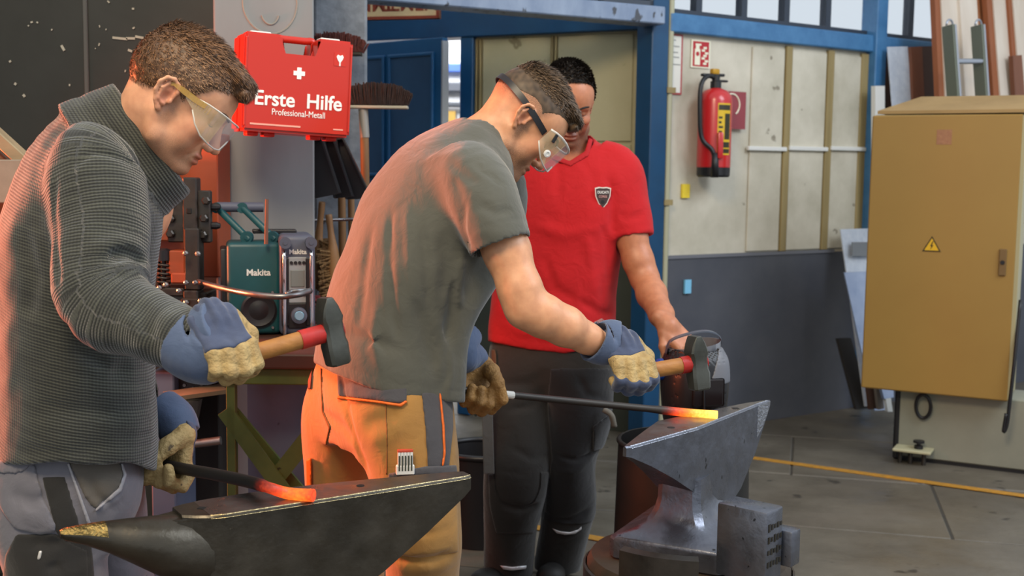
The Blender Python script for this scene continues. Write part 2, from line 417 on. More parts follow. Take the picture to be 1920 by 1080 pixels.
# wall behind the extinguisher (wall_right): runs away to the right
WP = Vector((0.82, 6.41, 0)); WD = Vector((0.83, 0.557, 0)).normalized(); WN = Vector((WD.y, -WD.x, 0))
def wpt(px, py, off=0.0): return on_plane(px, py, WP + WN * off, WN)
def wst(px, py, off=0.0):
    p = wpt(px, py, off); return (p - WP).dot(WD), p.z
def wbox(b, s0, s1, z0, z1, o0, o1, bevel=0.0, mi=0):
    """box on the wall: along s0..s1, height z0..z1, standing out o0..o1"""
    fr = frame(WP, WD, Vector((0, 0, 1)).cross(WD), (0, 0, 1))
    return box(b, (s1 - s0, abs(o1 - o0), z1 - z0), ((s0 + s1) / 2, -(o0 + o1) / 2, (z0 + z1) / 2), fr, bevel, 1, mi)
S_END = 3.6
zd = wst(1400, 478)[1]; zb0 = wst(1400, 76)[1]; zb1 = wst(1400, 42)[1]
b = BM(); wbox(b, -0.03, S_END, zd, zb0 + 0.02, -0.12, 0.0); wall_r = struct('wall_right', b, M_wallc)
b = BM(); wbox(b, -0.03, S_END, 0, zd, -0.12, 0.012); obj('dado', b, M_dado, wall_r)
b = BM(); wbox(b, -0.03, wst(1560, 470)[0], zd - 0.004, zd + 0.014, 0.0, 0.02); obj('dado_rail', b, mat('dado_rail_grey', '#6a6c74', .6), wall_r)
# boards between battens
sb = [wst(x, 280)[0] for x in (1396, 1470, 1548, 1612)]
for i in range(3):
    b = BM(); wbox(b, sb[i] + 0.03, sb[i + 1] - 0.03, zd + 0.02, zb0 - 0.03, 0.0, 0.012, 0.004); obj('panel', b, M_wallc, wall_r)
for i, (s_, w_) in enumerate(((sb[1], .05), (sb[2], .055), (sb[3] + .02, .11))):
    b = BM(); wbox(b, s_ - w_ / 2, s_ + w_ / 2, zd + 0.015, zb0 - 0.01, 0.0, 0.022, 0.003); obj('batten', b, M_batten, wall_r)
for a_, c_ in ((1396, 1468), (1473, 1545), (1551, 1616)):
    b = BM(); zr = wst((a_ + c_) / 2, 279)[1]; wbox(b, wst(a_, 279)[0], wst(c_, 279)[0], zr - .012, zr + .012, 0.012, 0.035, 0.003); obj('rail', b, M_white, wall_r)
# blue beam under the windows, window band above
b = BM(); wbox(b, -0.02, S_END, zb0, zb1, -0.08, 0.05, 0.006); struct('trim_3', b, M_blue2)
zt = 3.3
b = BM(); wbox(b, -0.02, S_END, zt, zt + 0.3, -0.12, 0.05); struct('trim_4', b, M_blue2)
mull = [wst(x, 20)[0] for x in (1226, 1311, 1396, 1476, 1554, 1638, 1710, 1790, 1870, 1950)]
M_frame = mat('dark_window_frame', '#2a3442', 0.5)
for i in range(len(mull) - 1):
    w = BM(); wd = 0.022
    wbox(w, mull[i], mull[i] + wd, zb1, zt, -0.05, 0.0); wbox(w, mull[i + 1] - wd, mull[i + 1], zb1, zt, -0.05, 0.0)
    wbox(w, mull[i] + wd, mull[i + 1] - wd, zb1, zb1 + 0.03, -0.05, 0.0); wbox(w, mull[i] + wd, mull[i + 1] - wd, zt - .03, zt, -0.05, 0.0)
    wo = struct('window_%d' % (i + 1), w, M_frame)
    p = BM(); wbox(p, mull[i] + wd, mull[i + 1] - wd, zb1 + 0.03, zt - .03, -0.028, -0.022); obj('pane', p, M_glass, wo)
# posts
b = BM(); s1 = wst(1638, 40)[0]; wbox(b, s1 - 0.055, s1 + 0.045, 0.0, zt + .3, -0.05, 0.075, 0.006); struct('trim_5', b, M_blue2)
b = BM(); wbox(b, -0.15, -0.035, 0.0, zt + .3, -0.08, 0.05, 0.005); struct('trim_6', b, M_blue)
b = BM(); fr_ = frame(WP, WD, Vector((0, 0, 1)).cross(WD), (0, 0, 1))
rod(b, fr_ @ Vector((-0.008, -0.03, 0.0)), fr_ @ Vector((-0.008, -0.03, zt)), 0.018, n=12); con = struct('trim_7', b, mat('conduit_cream', '#a9a78c', .5), smooth=40)
for z in (0.62, 1.30, 1.9):
    b = BM(); box(b, (0.06, 0.012, 0.03), (-0.012, -0.05, z), fr_); obj('clip', b, M_batten, con)

# alcove: back wall with blue joinery
AP = Vector((-0.26, 6.97, 0)); AD = (Vector((0.66, 6.52, 0)) - AP).normalized(); AN = Vector((AD.y, -AD.x, 0))
def apt(px, py, off=0.0): return on_plane(px, py, AP + AN * off, AN)
def ast(px, py, off=0.0):
    p = apt(px, py, off); return (p - AP).dot(AD), p.z
def abox(b, s0, s1, z0, z1, o0, o1, bevel=0.0):
    return box(b, (s1 - s0, abs(o1 - o0), z1 - z0), ((s0 + s1) / 2, -(o0 + o1) / 2, (z0 + z1) / 2), frame(AP, AD, Vector((0, 0, 1)).cross(AD), (0, 0, 1)), bevel, 1)
sA = ast(892, 200)[0]; sB = ast(1186, 200)[0]; zh0 = ast(1000, 66)[1]; zda = ast(1160, 480)[1]
b = BM(); abox(b, sA - 0.02, sB + 0.08, zda, zh0 + .05, -0.1, 0.0); wall_b = struct('wall_back', b, M_panel)
b = BM(); abox(b, sA - 0.02, sB + 0.08, 0, zda, -0.1, 0.015); obj('dado', b, M_dadog, wall_b)
sm = ast(1041, 100)[0]
for x0, x1 in ((sA + .05, sm - .02), (sm + .02, sB)):
    zr = ast(1100, 268)[1]
    for z0, z1 in ((zda + .02, zr - .008), (zr + .008, zh0 - .01)):
        b = BM(); abox(b, x0, x1, z0, z1, 0.0, 0.012, 0.004); obj('panel', b, M_panel, wall_b)
for x, w in ((sA + .012, .014), (sA + .036, .012), (sm - .012, .014), (sm + .01, .014)):
    b = BM(); abox(b, x - w / 2, x + w / 2, zda, zh0 - .01, 0, 0.024, 0.003); obj('batten', b, M_batten, wall_b)
# blue header and post of the doorway
b = BM(); abox(b, -1.15, sB + 0.12, zh0, zh0 + 0.26, -0.1, 0.06, 0.005); struct('trim_8', b, M_blue)
sp0, sp1 = ast(869, 200)[0], ast(893, 200)[0]
b = BM(); abox(b, sp0, sp1, 0, zh0, -0.1, 0.05, 0.005); struct('trim_9', b, M_blue)
# room seen through the door gap
M_rm = mat('far_room_white', '#e9e9ec', 0.7, emit='#dfe3ea', estr=0.0)
b = BM(); box(b, (3.4, 0.08, 3.4), (-1.0, 9.6, 1.7)); struct('wall_far', b, M_rm)
lamp('far_room_lamp', 'AREA', (-0.9, 8.3, 3.2), (-0.8, 9.5, 1.5), 95, (0.95, 0.97, 1.0), 1.2)
b = BM()
for z, t_, m_ in ((2.27, .07, '#3f62b0'), (2.12, .075, '#4d5058'), (1.98, .04, '#3f4248')):
    b = BM(); box(b, (1.6, 0.05, t_), (-0.7, 9.5, z), bevel=.01); tag(obj('pipe_run', b, mat('pipe' + m_, m_, .5)), {'#3f62b0': 'blue pipe high on the white wall beyond the door gap', '#4d5058': 'thick grey pipe on the white wall beyond the door gap', '#3f4248': 'thin dark grey pipe, lowest of those beyond the door gap'}[m_], 'pipe')
b = BM(); box(b, (0.10, 0.03, 0.62), (-0.52, 9.52, 1.62), bevel=.004); tag(obj('notice_board', b, mat('yellow_notice', '#a9863a', .6)), 'narrow yellow notice on the white wall beyond the door gap', 'notice')

# blue panelled door standing open
dA = at(835, 70, 6.75); dB = at(640, 100, 7.3); dD = Vector((dA.x - dB.x, dA.y - dB.y, 0)); dl = dD.length; dD.normalize(); zt_d = dA.z
frd = frame((dB.x, dB.y, 0), dD, Vector((0, 0, 1)).cross(dD), (0, 0, 1))
b = BM(); box(b, (dl, 0.045, zt_d - 0.02), (dl / 2, 0, zt_d / 2 + 0.01), frd, 0.004); M_doorb = mat('door_frame_blue', '#17517f', 0.42, col2='#1b5a8a', scale=4); door = struct('door_1', b, M_doorb)
M_dblue = mat('door_panel_blue', '#24466a', 0.45, col2='#2c5277', scale=4)
st = 0.07
for (x0, x1) in ((0.0, dl * 0.46), (dl * 0.52, dl - st)):
    for z0, z1 in ((0.15, 0.75), (0.82, zt_d - 0.85), (zt_d - .78, zt_d - .09)):
        b = BM(); box(b, (x1 - x0, 0.012, z1 - z0), ((x0 + x1) / 2, -0.026, (z0 + z1) / 2), frd, 0.003); obj('door_panel', b, M_dblue, door)
        for (cx, cz, sx, sz) in (((x0 + x1) / 2, z0, x1 - x0 + .024, .02), ((x0 + x1) / 2, z1, x1 - x0 + .024, .02), (x0, (z0 + z1) / 2, .02, z1 - z0), (x1, (z0 + z1) / 2, .02, z1 - z0)):
            b = BM(); box(b, (sx, 0.02, sz), (cx, -0.03, cz), frd, 0.004, 1); obj('moulding', b, M_doorb, door)
b = BM(); box(b, (0.012, 0.05, zt_d - .04), (dl, 0, zt_d / 2), frd); obj('edge_strip', b, mat('door_edge', '#a9adb2', .5), door)

# heavy light beam across the alcove
g0 = at(1212, 55, 6.36); g1 = at(676, 6, 5.72); gd = Vector((g1.x - g0.x, g1.y - g0.y, 0)); gl = gd.length; gd.normalize()
bz0, bz1 = at(1205, 51, 6.36).z, at(1205, 26, 6.36).z
gz = at(690, 8, 5.73).z
frg = frame((g0.x, g0.y, 0), gd, Vector((0, 0, 1)).cross(gd), (0, 0, 1))
b = BM(); hh = bz1 - bz0 + 0.02
hexa(b, [frg @ Vector((-.02, s, bz0)) for s in (0.0, 0.16)] + [frg @ Vector((gl + .6, s, gz + (gz - bz0) * .6 / gl)) for s in (0.16, 0.0)],
     [frg @ Vector((-.02, s, bz0 + hh)) for s in (0.0, 0.16)] + [frg @ Vector((gl + .6, s, gz + hh + (gz - bz0) * .6 / gl)) for s in (0.16, 0.0)])
bmesh.ops.bevel(b, geom=b.edges[:], offset=0.006, segments=1, affect='EDGES'); struct('trim_10', b, M_beam)
for i in range(4):
    u0, u1 = 0.02 + i * 0.33, 0.33 + i * 0.33
    w = BM()
    for (x0, x1, z0, z1) in ((u0, u0 + .02, 0, .8), (u1 - .02, u1, 0, .8), (u0, u1, 0, .03), (u0, u1, .77, .8)):
        box(w, (x1 - x0, .04, z1 - z0), ((x0 + x1) / 2, .08, bz0 + hh + .12 * 0 + (z0 + z1) / 2 + .004 + .05 * i * .2), frg)
    wo = struct('window_%d' % (11 + i), w, M_frame)
    p = BM(); box(p, (u1 - u0 - .04, .006, .74), ((u0 + u1) / 2, .08, bz0 + hh + .4), frg); obj('pane', p, M_glass, wo)

# painted wooden sign above the door
sg0 = at(560, 52, 6.5); sg1 = at(825, 29, 6.3)
sgd = Vector((sg1.x - sg0.x, sg1.y - sg0.y, 0)); sgl = sgd.length; sgd.normalize(); zs = at(700, 38, 6.4).z
frs = frame((sg0.x, sg0.y, 0), sgd, Vector((0, 0, 1)).cross(sgd), (0, 0, 1))
b = BM(); box(b, (sgl, 0.03, 0.2), (sgl / 2, 0, zs + .1), frs); sign = tag(obj('wooden_sign', b, mat('sign_cream', '#e3c99a', .6, col2='#d2b685', scale=6)), 'cream wooden sign with red lettering above the blue door', 'sign')
for (cx, cz, sx, sz) in ((sgl / 2, zs + .008, sgl, .016), (sgl - .008, zs + .1, .016, .2)):
    b = BM(); box(b, (sx, .036, sz), (cx, 0, cz), frs); obj('border', b, mat('sign_red', '#8f3a22', .6), sign)
for w_, u_ in (('AMME', .52), ('SEMEN', .80)):
    text('lettering', w_, 0.105, frs @ Matrix.Translation((sgl * u_, -.0155, zs + .075)) @ Matrix.Rotation(PI / 2, 4, 'X'), MATS['sign_red'], sign, bold=0.0015)

# dark steel plates behind the first smith (wall_left)
b = BM(); box(b, (2.7, 0.06, 3.4), (-2.36, 4.06, 1.7)); wl = struct('wall_left', b, M_darksteel)
xs = at(163, 100, 4.02).x
for x0, x1 in ((-3.7, xs - .004), (xs + .004, -1.012)):
    for z0, z1 in ((0.02, 1.12), (1.13, 3.4)):
        b = BM(); box(b, (x1 - x0, 0.012, z1 - z0), ((x0 + x1) / 2, 4.022, (z0 + z1) / 2), bevel=.003, seg=1); obj('plate', b, M_darksteel, wl)
b = BM(); box(b, (0.016, 0.012, 2.2), (xs, 4.012, 2.3), bevel=.003, seg=1); obj('seam_strip', b, mat('seam_grey', '#4a4a47', .5), wl)
b = BM()
for px, py, l, a in ((225, 72, .05, 5), (262, 70, .03, 10), (245, 72, .03, 0), (160, 130, .012, 80), (118, 90, .02, 60), (244, 95, .015, 20)):
    p = at(px, py, 4.013); box(b, (l, .003, .008), (0, 0, 0), Matrix.Translation(p) @ Matrix.Rotation(R(a), 4, 'Y'))
rc_ = random.Random(4)
for k in range(20):
    p = at(rc_.choice((rc_.uniform(5, 230), rc_.uniform(165, 300))), rc_.uniform(0, 190), 4.013); box(b, (rc_.uniform(.003, .009), .003, rc_.uniform(.003, .010)), (0, 0, 0), Matrix.Translation(p) @ Matrix.Rotation(rc_.uniform(0, 3), 4, 'Y'))
tag(obj('paint_chip', b, mat('paint_chip', '#a3a193', .7), wl), kind='stuff')

# walls that only close the hall off to the sides
b = BM(); box(b, (0.1, 8, 3.6), (-3.8, 4.2, 1.8)); struct('wall_side', b, mat('side_wall', '#3d3a34', .8))

# pillar with the first aid case
pa = R(12); pc = at(498, 400, 3.82)
pw = 0.315
frp = Matrix.Translation((pc.x, pc.y, 0)) @ Matrix.Rotation(pa, 4, 'Z')
b = BM(); box(b, (pw, 0.16, 3.4), (0, 0.08, 1.7), frp, 0.006); pil = tag(obj('pillar', b, M_greypaint), 'grey painted pillar carrying the red first aid case', 'pillar')
# faint chalk face on it
M_chalk = mat('chalk', '#838680', .9)
pz = at(510, 20, 3.8)
b = BM(); tube(b, [frp @ Vector((0.02 + .085 * math.cos(t), -.0, pz.z + .03 + .10 * math.sin(t))) for t in np.linspace(PI * .95, PI * 2.05, 24)], .0035, 6)
tube(b, [frp @ Vector((0.02 + .028 * math.cos(t), -.002, pz.z - .0 + .04 * math.sin(t))) for t in np.linspace(PI * 1.1, PI * 1.9, 12)], .003, 6)
obj('chalk_drawing', b, M_chalk, pil)
c2 = at(632, 300, 4.5)
b = BM(); box(b, (0.2, 0.2, 3.4), (0, 0, 1.7), Matrix.Translation((c2.x, c2.y + .1, 0)) @ Matrix.Rotation(R(8), 4, 'Z'), .01); tag(obj('pillar', b, M_conc2), 'rough whitewashed pillar behind the brooms', 'pillar')
# ------------------------------------------------------------------ things on and along the walls
XR = Matrix.Rotation(PI / 2, 4, 'X')
def thing(name, loc, label, cat, group=None): return empty(name, loc, 0, label, cat, group)
def pxbox(px0, py0, px1, py1, D, depth, bevel=0.003, b=None, rz=0.0):
    """box whose front stands at distance D with its edges at the given photo measurements"""
    c = at((px0 + px1) / 2, (py0 + py1) / 2, D); k = D / FPX
    b = b or BM(); box(b, ((px1 - px0) * k, depth, (py1 - py0) * k), (0, depth / 2, 0), Matrix.Translation(c) @ Matrix.Rotation(rz, 4, 'Z'), bevel, 1); return b
frw = frame(WP, WD, Vector((0, 0, 1)).cross(WD), (0, 0, 1))
def WL(s, off, z): return frw @ Vector((s, -off, z))

# fire extinguisher
es, ez0 = wst(1337, 332, .12); ez1 = wst(1337, 172, .12)[1]
ext = thing('fire_extinguisher', WL(es, .12, ez0), 'red fire extinguisher with a yellow and black label hanging on the cream wall', 'extinguisher')
m_e = Matrix.Translation(WL(es, .12, 0)); er = 0.092
b = BM(); lathe(b, [(er * .96, ez0 + .05), (er, ez0 + .055), (er, ez1 - .05), (er * .93, ez1 - .02), (er * .7, ez1 + .005), (er * .3, ez1 + .02), (.028, ez1 + .03)], 32, m_e); obj('tank', b, M_red, ext, 35)
b = BM(); lathe(b, [(er * .9, ez0), (er * .98, ez0 + .01), (er * .98, ez0 + .058), (er * .9, ez0 + .06)], 32, m_e); obj('foot_ring', b, M_black, ext, 35)
b = BM(); lathe(b, [(.03, ez1 + .02), (.03, ez1 + .055), (.022, ez1 + .06), (.022, ez1 + .09)], 16, m_e); obj('valve', b, M_black, ext, 35)
b = BM(); box(b, (.16, .026, .016), (.045, 0, ez1 + .088), m_e @ Matrix.Rotation(math.atan2(WD.y, WD.x), 4, 'Z') @ Matrix.Rotation(R(-2), 4, 'Y'), .005); box(b, (.1, .026, .012), (.03, 0, ez1 + .06), m_e @ Matrix.Rotation(math.atan2(WD.y, WD.x), 4, 'Z'), .004); obj('lever', b, M_black, ext, 30)
b = BM(); box(b, (.05, .03, .03), (-.01, 0, ez1 + .108), m_e @ Matrix.Rotation(math.atan2(WD.y, WD.x), 4, 'Z'), .006); obj('safety_tab', b, mat('amber_tab', '#b98a12', .4), ext, 30)
hp = [(es - .01, .12, ez1 + .075), (es - .07, .13, ez1 + .08), (es - .125, .14, ez1 + .03), (es - .135, .145, ez1 - .1), (es - .12, .15, ez1 - .25), (es - .075, .19, ez0 + .14), (es - .065, .2, ez0 + .05), (es - .064, .2, ez0 + .01)]
b = BM(); tube(b, spline([WL(*p) for p in hp], 8), .0125, 10); obj('hose', b, M_black, ext, True)
b = BM(); tube(b, [WL(es - .066, .2, ez0 + .13), WL(es - .065, .2, ez0 + .07), WL(es - .064, .2, ez0 - .002)], [.016, .02, .022], 12); obj('nozzle', b, M_black, ext, True)
b = BM(); box(b, (.03, .03, .14), tuple(WL(es - .045, .215, ez0 + .17)), None, .006); obj('nozzle_holder', b, M_red, ext, 30)
b = BM(); a0 = -1.62
def patch(b, r, t0, t1, z0, z1, n=10):
    for i in range(n):
        a, c = t0 + (t1 - t0) * i / n, t0 + (t1 - t0) * (i + 1) / n
        q = [m_e @ Vector((r * math.cos(x), r * math.sin(x), z)) for x, z in ((a, z0), (c, z0), (c, z1), (a, z1))]; q2 = [m_e @ Vector(((r - .004) * math.cos(x), (r - .004) * math.sin(x), z)) for x, z in ((a, z0), (c, z0), (c, z1), (a, z1))]
        hexa(b, q2, q)
H_ = ez1 - ez0
patch(b, er + .001, a0 + .05, a0 + .95, ez0 + H_ * .26, ez0 + H_ * .86); lab = obj('label_sheet', b, mat('yellow_label', '#d8b21c', .4), ext)
for z0, z1, t0, t1 in ((.28, .33, .1, .9), (.345, .41, .1, .9), (.44, .74, .5, .9), (.78, .84, .1, .9)):
    b = BM(); patch(b, er + .002, a0 + t0, a0 + t1, ez0 + H_ * z0, ez0 + H_ * z1); obj('label_print', b, mat('label_black', '#2c2a14', .5), lab)
for k in range(5):
    b = BM(); patch(b, er + .002, a0 + .12, a0 + .28 + .1 * (k % 3) / 2, ez0 + H_ * (.46 + k * .055), ez0 + H_ * (.485 + k * .055)); obj('label_line', b, MATS['label_black'], lab)

def wall_card(name, px0, py0, px1, py1, m, label, cat, off=0.004, th=.004):
    s0, z1 = wst(px0, py0); s1, z0 = wst(px1, py1); b = BM(); wbox(b, s0, s1, z0, z1, off, off + th); return tag(obj(name, b, m), label, cat), (s0, s1, z0, z1)
def on_card(name, c, u0, u1, v0, v1, m, parent, off=.0085):
    s0, s1, z0, z1 = c; b = BM(); wbox(b, s0 + (s1 - s0) * u0, s0 + (s1 - s0) * u1, z0 + (z1 - z0) * v0, z0 + (z1 - z0) * v1, off, off + .0012); return obj(name, b, m, parent)
M_sred = mat('sign_safety_red', '#b2202a', .45); M_sw = mat('sign_ivory', '#e9e6cf', .5); M_paper = mat('paper', '#d9d8d0', .7); M_ink = mat('grey_ink', '#9a9a96', .7)
sg, c = wall_card('safety_sign', 1295, 74, 1329, 129, M_sw, 'red and ivory fire extinguisher pictogram sign above the extinguisher', 'sign')
on_card('red_field', c, .08, .92, .05, .95, M_sred, sg)
b = BM(); s0, s1, z0, z1 = c; wbox(b, s0 + .17 * (s1 - s0), s0 + .45 * (s1 - s0), z0 + .1 * (z1 - z0), z0 + .68 * (z1 - z0), .0098, .011)
wbox(b, s0 + .22 * (s1 - s0), s0 + .40 * (s1 - s0), z0 + .66 * (z1 - z0), z0 + .8 * (z1 - z0), .0098, .0108); wbox(b, s0 + .2 * (s1 - s0), s0 + .5 * (s1 - s0), z0 + .8 * (z1 - z0), z0 + .87 * (z1 - z0), .0098, .011); obj('extinguisher_symbol', b, M_sw, sg)
b = BM()
for k in range(7):
    a = .62 + .1 * math.sin(k * 2.1); wbox(b, s0 + a * (s1 - s0), s0 + (a + .17) * (s1 - s0), z0 + (.12 + k * .095) * (z1 - z0), z0 + (.2 + k * .095) * (z1 - z0), .0098, .011)
obj('flame_symbol', b, M_sw, sg)
b = BM(); lathe(b, [(.012, 0), (.012, .0015)], 12, frame(WL(s0 + .31 * (s1 - s0), .0112, z0 + .5 * (z1 - z0)), WD, (0, 0, 1), WN)); obj('red_dot', b, M_sred, sg)
sg, c = wall_card('safety_sign', 1354, 171, 1389, 243, mat('sign_red_faded', '#8f3c44', .5), 'dull red hose sign on the wall right behind the extinguisher', 'sign', .03, .004)
b = BM(); hs, hz = (c[0] + c[1]) / 2 + .02, (c[2] + c[3]) / 2
tube(b, [WL(hs - .055 + .05 * math.cos(t) * 1.2, .036, hz + .03 + .06 * math.sin(t)) for t in np.linspace(-1.0, 2.2, 14)], .005, 6); obj('hose_symbol', b, M_sw, sg)
sg, c = wall_card('notice', 1233, 61, 1276, 178, mat('red_border_paper', '#a8474a', .6), 'white paper notice with a red border beside the blue post', 'notice')
on_card('sheet', c, .0, .93, .03, .97, M_paper, sg, .0085)
for k, (u0, u1, v) in enumerate(((.3, .7, .9), (.1, .85, .8), (.1, .8, .7), (.1, .85, .62), (.1, .5, .56), (.55, .9, .5), (.1, .4, .42), (.45, .6, .3))): on_card('print_line', c, u0, u1, v - .012, v + .008, M_ink, sg, .0099)
wall_card('reflector', 1276, 345, 1289, 371, mat('yellow_tag', '#f2d63c', .4), 'small yellow reflector tag on the cream wall below the extinguisher', 'reflector', .004, .014)
wall_card('reflector', 1278, 524, 1289, 549, mat('cyan_tag', '#7fc2e6', .25), 'small pale blue reflector tag on the grey dado', 'reflector', .016, .014)

# first aid case on the grey pillar
fa = R(24); fc = at(560, 160, 3.52); fw, fh, fd = 0.325, 0.287, 0.17
frc = Matrix.Translation(fc) @ Matrix.Rotation(fa, 4, 'Z') @ Matrix.Rotation(R(2.6), 4, 'Y')
M_case = mat('case_orange_red', '#bd2816', .32, coat=.25); M_print = mat('white_print', '#f2eee8', .5)
case = thing('first_aid_case', at(560, 250, 3.6), 'orange red first aid case with white lettering on the grey pillar', 'first aid case')
b = BM()
def case_half(y0, y1):
    # outline with the handle bay cut into the top edge
    o = [(-fw / 2, -fh / 2), (fw / 2, -fh / 2), (fw / 2, fh / 2), (.055, fh / 2), (.055, fh / 2 - .062), (-.05, fh / 2 - .062), (-.05, fh / 2), (-fw / 2, fh / 2)]
    b = BM(); hexa(b, [frc @ Vector((x, y1, z)) for x, z in o], [frc @ Vector((x, y0, z)) for x, z in o])
    bmesh.ops.bevel(b, geom=b.edges[:], offset=.008, segments=2, affect='EDGES'); return b
obj('front_shell', case_half(0, .078), M_case, case, 35); obj('rear_shell', case_half(.082, fd), M_case, case, 35)
b = BM(); box(b, (fw - .012, .02, fh - .012 - .07), (0, .08, -.035), frc); obj('seam', b, mat('case_dark_red', '#8f1d12', .5), case)
b = BM(); tube(b, spline([frc @ Vector(p) for p in ((-.06, .08, fh / 2 - .05), (-.055, .08, fh / 2 - .006), (-.03, .08, fh / 2 - .004), (.03, .08, fh / 2 - .004), (.058, .08, fh / 2 - .006), (.062, .08, fh / 2 - .05))], 5), .011, 10); obj('handle', b, M_case, case, True)
for x in (-.105, .105):
    b = BM(); box(b, (.062, .05, .012), (x, .08, fh / 2 + .004), frc, .004, 2); obj('latch', b, M_white, case, 30)
for x in (-.12, -.07, .07, .12):
    b = BM(); box(b, (.035, .05, .014), (x, .08, -fh / 2 - .005), frc, .004, 2); obj('hinge', b, mat('case_foot_red', '#d02418', .4), case, 30)
for x in (-fw / 2 + .006, fw / 2 - .006):
    b = BM(); box(b, (.006, .006, fh - .03), (x, -.001, 0), frc, .002); obj('edge_rib', b, M_case, case)
def ctext(s, size, x, z, bold=0.0, xs=1.0): text('lettering', s, size, frc @ Matrix.Translation((x, -.0012, z)) @ XR, M_print, case, .0006, bold=bold, xs=xs)
ctext('Erste', .060, -.070, -.047, .0011, .97); ctext('Hilfe', .060, .079, -.047, .0011, .97); ctext('Professional-Metall', .0265, .003, -.084, .0, .80)
b = BM(); box(b, (.034, .002, .013), (0, -.001, .035), frc); box(b, (.013, .0022, .034), (0, -.001, .035), frc); obj('white_cross', b, M_print, case)
b = BM(); box(b, (.036, .0012, .040), (0.122, -.0006, .087), frc); lg = obj('logo_patch', b, mat('case_dark_orange', '#c22a18', .4), case)
b = BM(); pr = [(0, -.014), (.008, -.002), (.011, .006), (.007, .012), (0, .009), (-.007, .012), (-.011, .006), (-.008, -.002)]
hexa(b, [frc @ Vector((.122 + x, -.001, .089 + z)) for x, z in pr], [frc @ Vector((.122 + x, -.0025, .089 + z)) for x, z in pr]); box(b, (.004, .0024, .01), (.122, -.001, .073), frc); obj('logo_mark', b, M_print, lg)
b = BM(); box(b, (.15, .0014, .005), (-.065, -.0007, -.122), frc); obj('fine_print', b, mat('faint_print', '#e8a391', .5), case)
b = BM(); box(b, (.03, .0014, .004), (.125, -.0007, -.122), frc); obj('fine_print', b, MATS['faint_print'], case)
b = BM(); box(b, (.16, .075, .05), (-.03, fd + .02, .05), frc, .004); obj('hanger', b, M_dsteel, case)

# brooms, dustpans and hand brushes
M_wood = mat('broom_wood', '#8f6a42', .55, col2='#74522f', scale=12, stretch=(1, 1, .12), bump=.1)
M_bris = mat('brown_bristle', '#3a2823', .9, col2='#241a18', scale=60, bump=.8, bscale=160, stretch=(1, 1, .25))
M_brisr = mat('red_brown_bristle', '#6a342d', .9, col2='#4a2622', scale=60, bump=.8, bscale=160, stretch=(1, 1, .25))
M_tan = mat('tan_bristle', '#84663f', .9, col2='#5a4226', scale=70, bump=.8, bscale=160, stretch=(1, 1, .2))
def bristles(b, c, l, w, h, n, jit, flare=.15, rz=0, mi=0):
    """tufts standing on a broom head"""
    for i in range(n):
        for j in range(4):
            u = (i + .5) / n - .5; v = (j + .5) / 4 - .5
            p = Vector((u * l, v * w, 0)); q = Vector((u * l * (1 + flare) + random.uniform(-jit, jit), v * w * (1 + 2 * flare) + random.uniform(-jit, jit), h * (1 - .55 * abs(u * 2) ** 3) + random.uniform(-jit, jit)))
            m = Matrix.Translation(c) @ Matrix.Rotation(rz, 4, 'Z'); rod(b, m @ p, m @ q, l / n * .42, l / n * .55, 6, mi)
bc = at(712, 203, 4.18); k_ = 4.18 / FPX
br = thing('broom', (bc.x - .02, 4.2, .1), 'dark bristled broom standing head up on a light bar and wooden pole', 'broom')
b = BM(); bristles(b, at(706, 197, 4.2), 118 * k_, .07, 40 * k_, 44, .004); tag(obj('bristles', b, M_bris, br), kind='stuff')
b = BM(); box(b, (118 * k_, .05, .012), tuple(at(706, 201, 4.2)), Matrix.Identity(4), .004); obj('head_bar', b, mat('broom_bar', '#a49f8e', .5), br)
b = BM(); rod(b, at(681, 205, 4.2), at(684, 258, 4.2), .017); obj('socket', b, mat('socket_grey', '#8d8a84', .5, .4), br, 40)
pb = at(697, 560, 4.2); b = BM(); rod(b, at(683, 245, 4.2), (pb.x, pb.y, .02), .0155); obj('pole', b, M_wood, br, 40)
br2 = thing('broom', (at(655, 300, 4.36).x, 4.36, .1), 'broom with red brown bristles half behind the first aid case', 'broom')
b = BM(); bristles(b, at(630, 98, 4.36), 105 * k_, .07, 36 * k_, 40, .004); tag(obj('bristles', b, M_brisr, br2), kind='stuff')
b = BM(); box(b, (100 * k_, .05, .014), tuple(at(630, 101, 4.36)), Matrix.Identity(4), .004); obj('head_bar', b, M_dsteel, br2)
b = BM(); q = at(646, 470, 4.36); rod(b, at(636, 104, 4.36), (q.x + .01, q.y, .02), .0145); obj('pole', b, M_wood, br2, 40)
sp = thing('spare_broom_pole', (at(664, 470, 4.38).x, 4.38, 0), 'bare wooden pole standing behind the black dustpans', 'pole')
b = BM(); q = at(664, 460, 4.38); rod(b, at(657, 300, 4.38), (q.x + .01, 4.38, .0), .0125); obj('shaft', b, M_wood, sp, 40)
def dustpan(label, corners, D, tiltd, wall=.035):
    t = thing('dustpan', tuple(at(*corners[3], D + .02)), label, 'dustpan', None)
    pf = [at(x, y, D + (tiltd if i in (2, 3) else 0)) for i, (x, y) in enumerate(corners)]
    n = (pf[1] - pf[0]).cross(pf[3] - pf[0]).normalized(); n = n if n.y > 0 else -n
    b = BM(); hexa(b, pf, [p + n * .006 for p in pf]); obj('pan', b, M_black, t)
    for i in (0, 1, 3):
        a, c = pf[i], pf[(i + 1) % 4]; b = BM(); hexa(b, [a, c, c - n * wall, a - n * wall], [p + n.cross((c - a).normalized()) * .005 for p in (a, c, c - n * wall, a - n * wall)]); obj('rim', b, M_black, t)
    b = BM(); m0 = (pf[0] + pf[1]) / 2; up = ((pf[0] - pf[3]) + (pf[1] - pf[2])).normalized(); tube(b, [m0 - up * .01, m0 + up * .05, m0 + up * .12], [.013, .012, .014], 10); obj('handle', b, M_black, t, True)
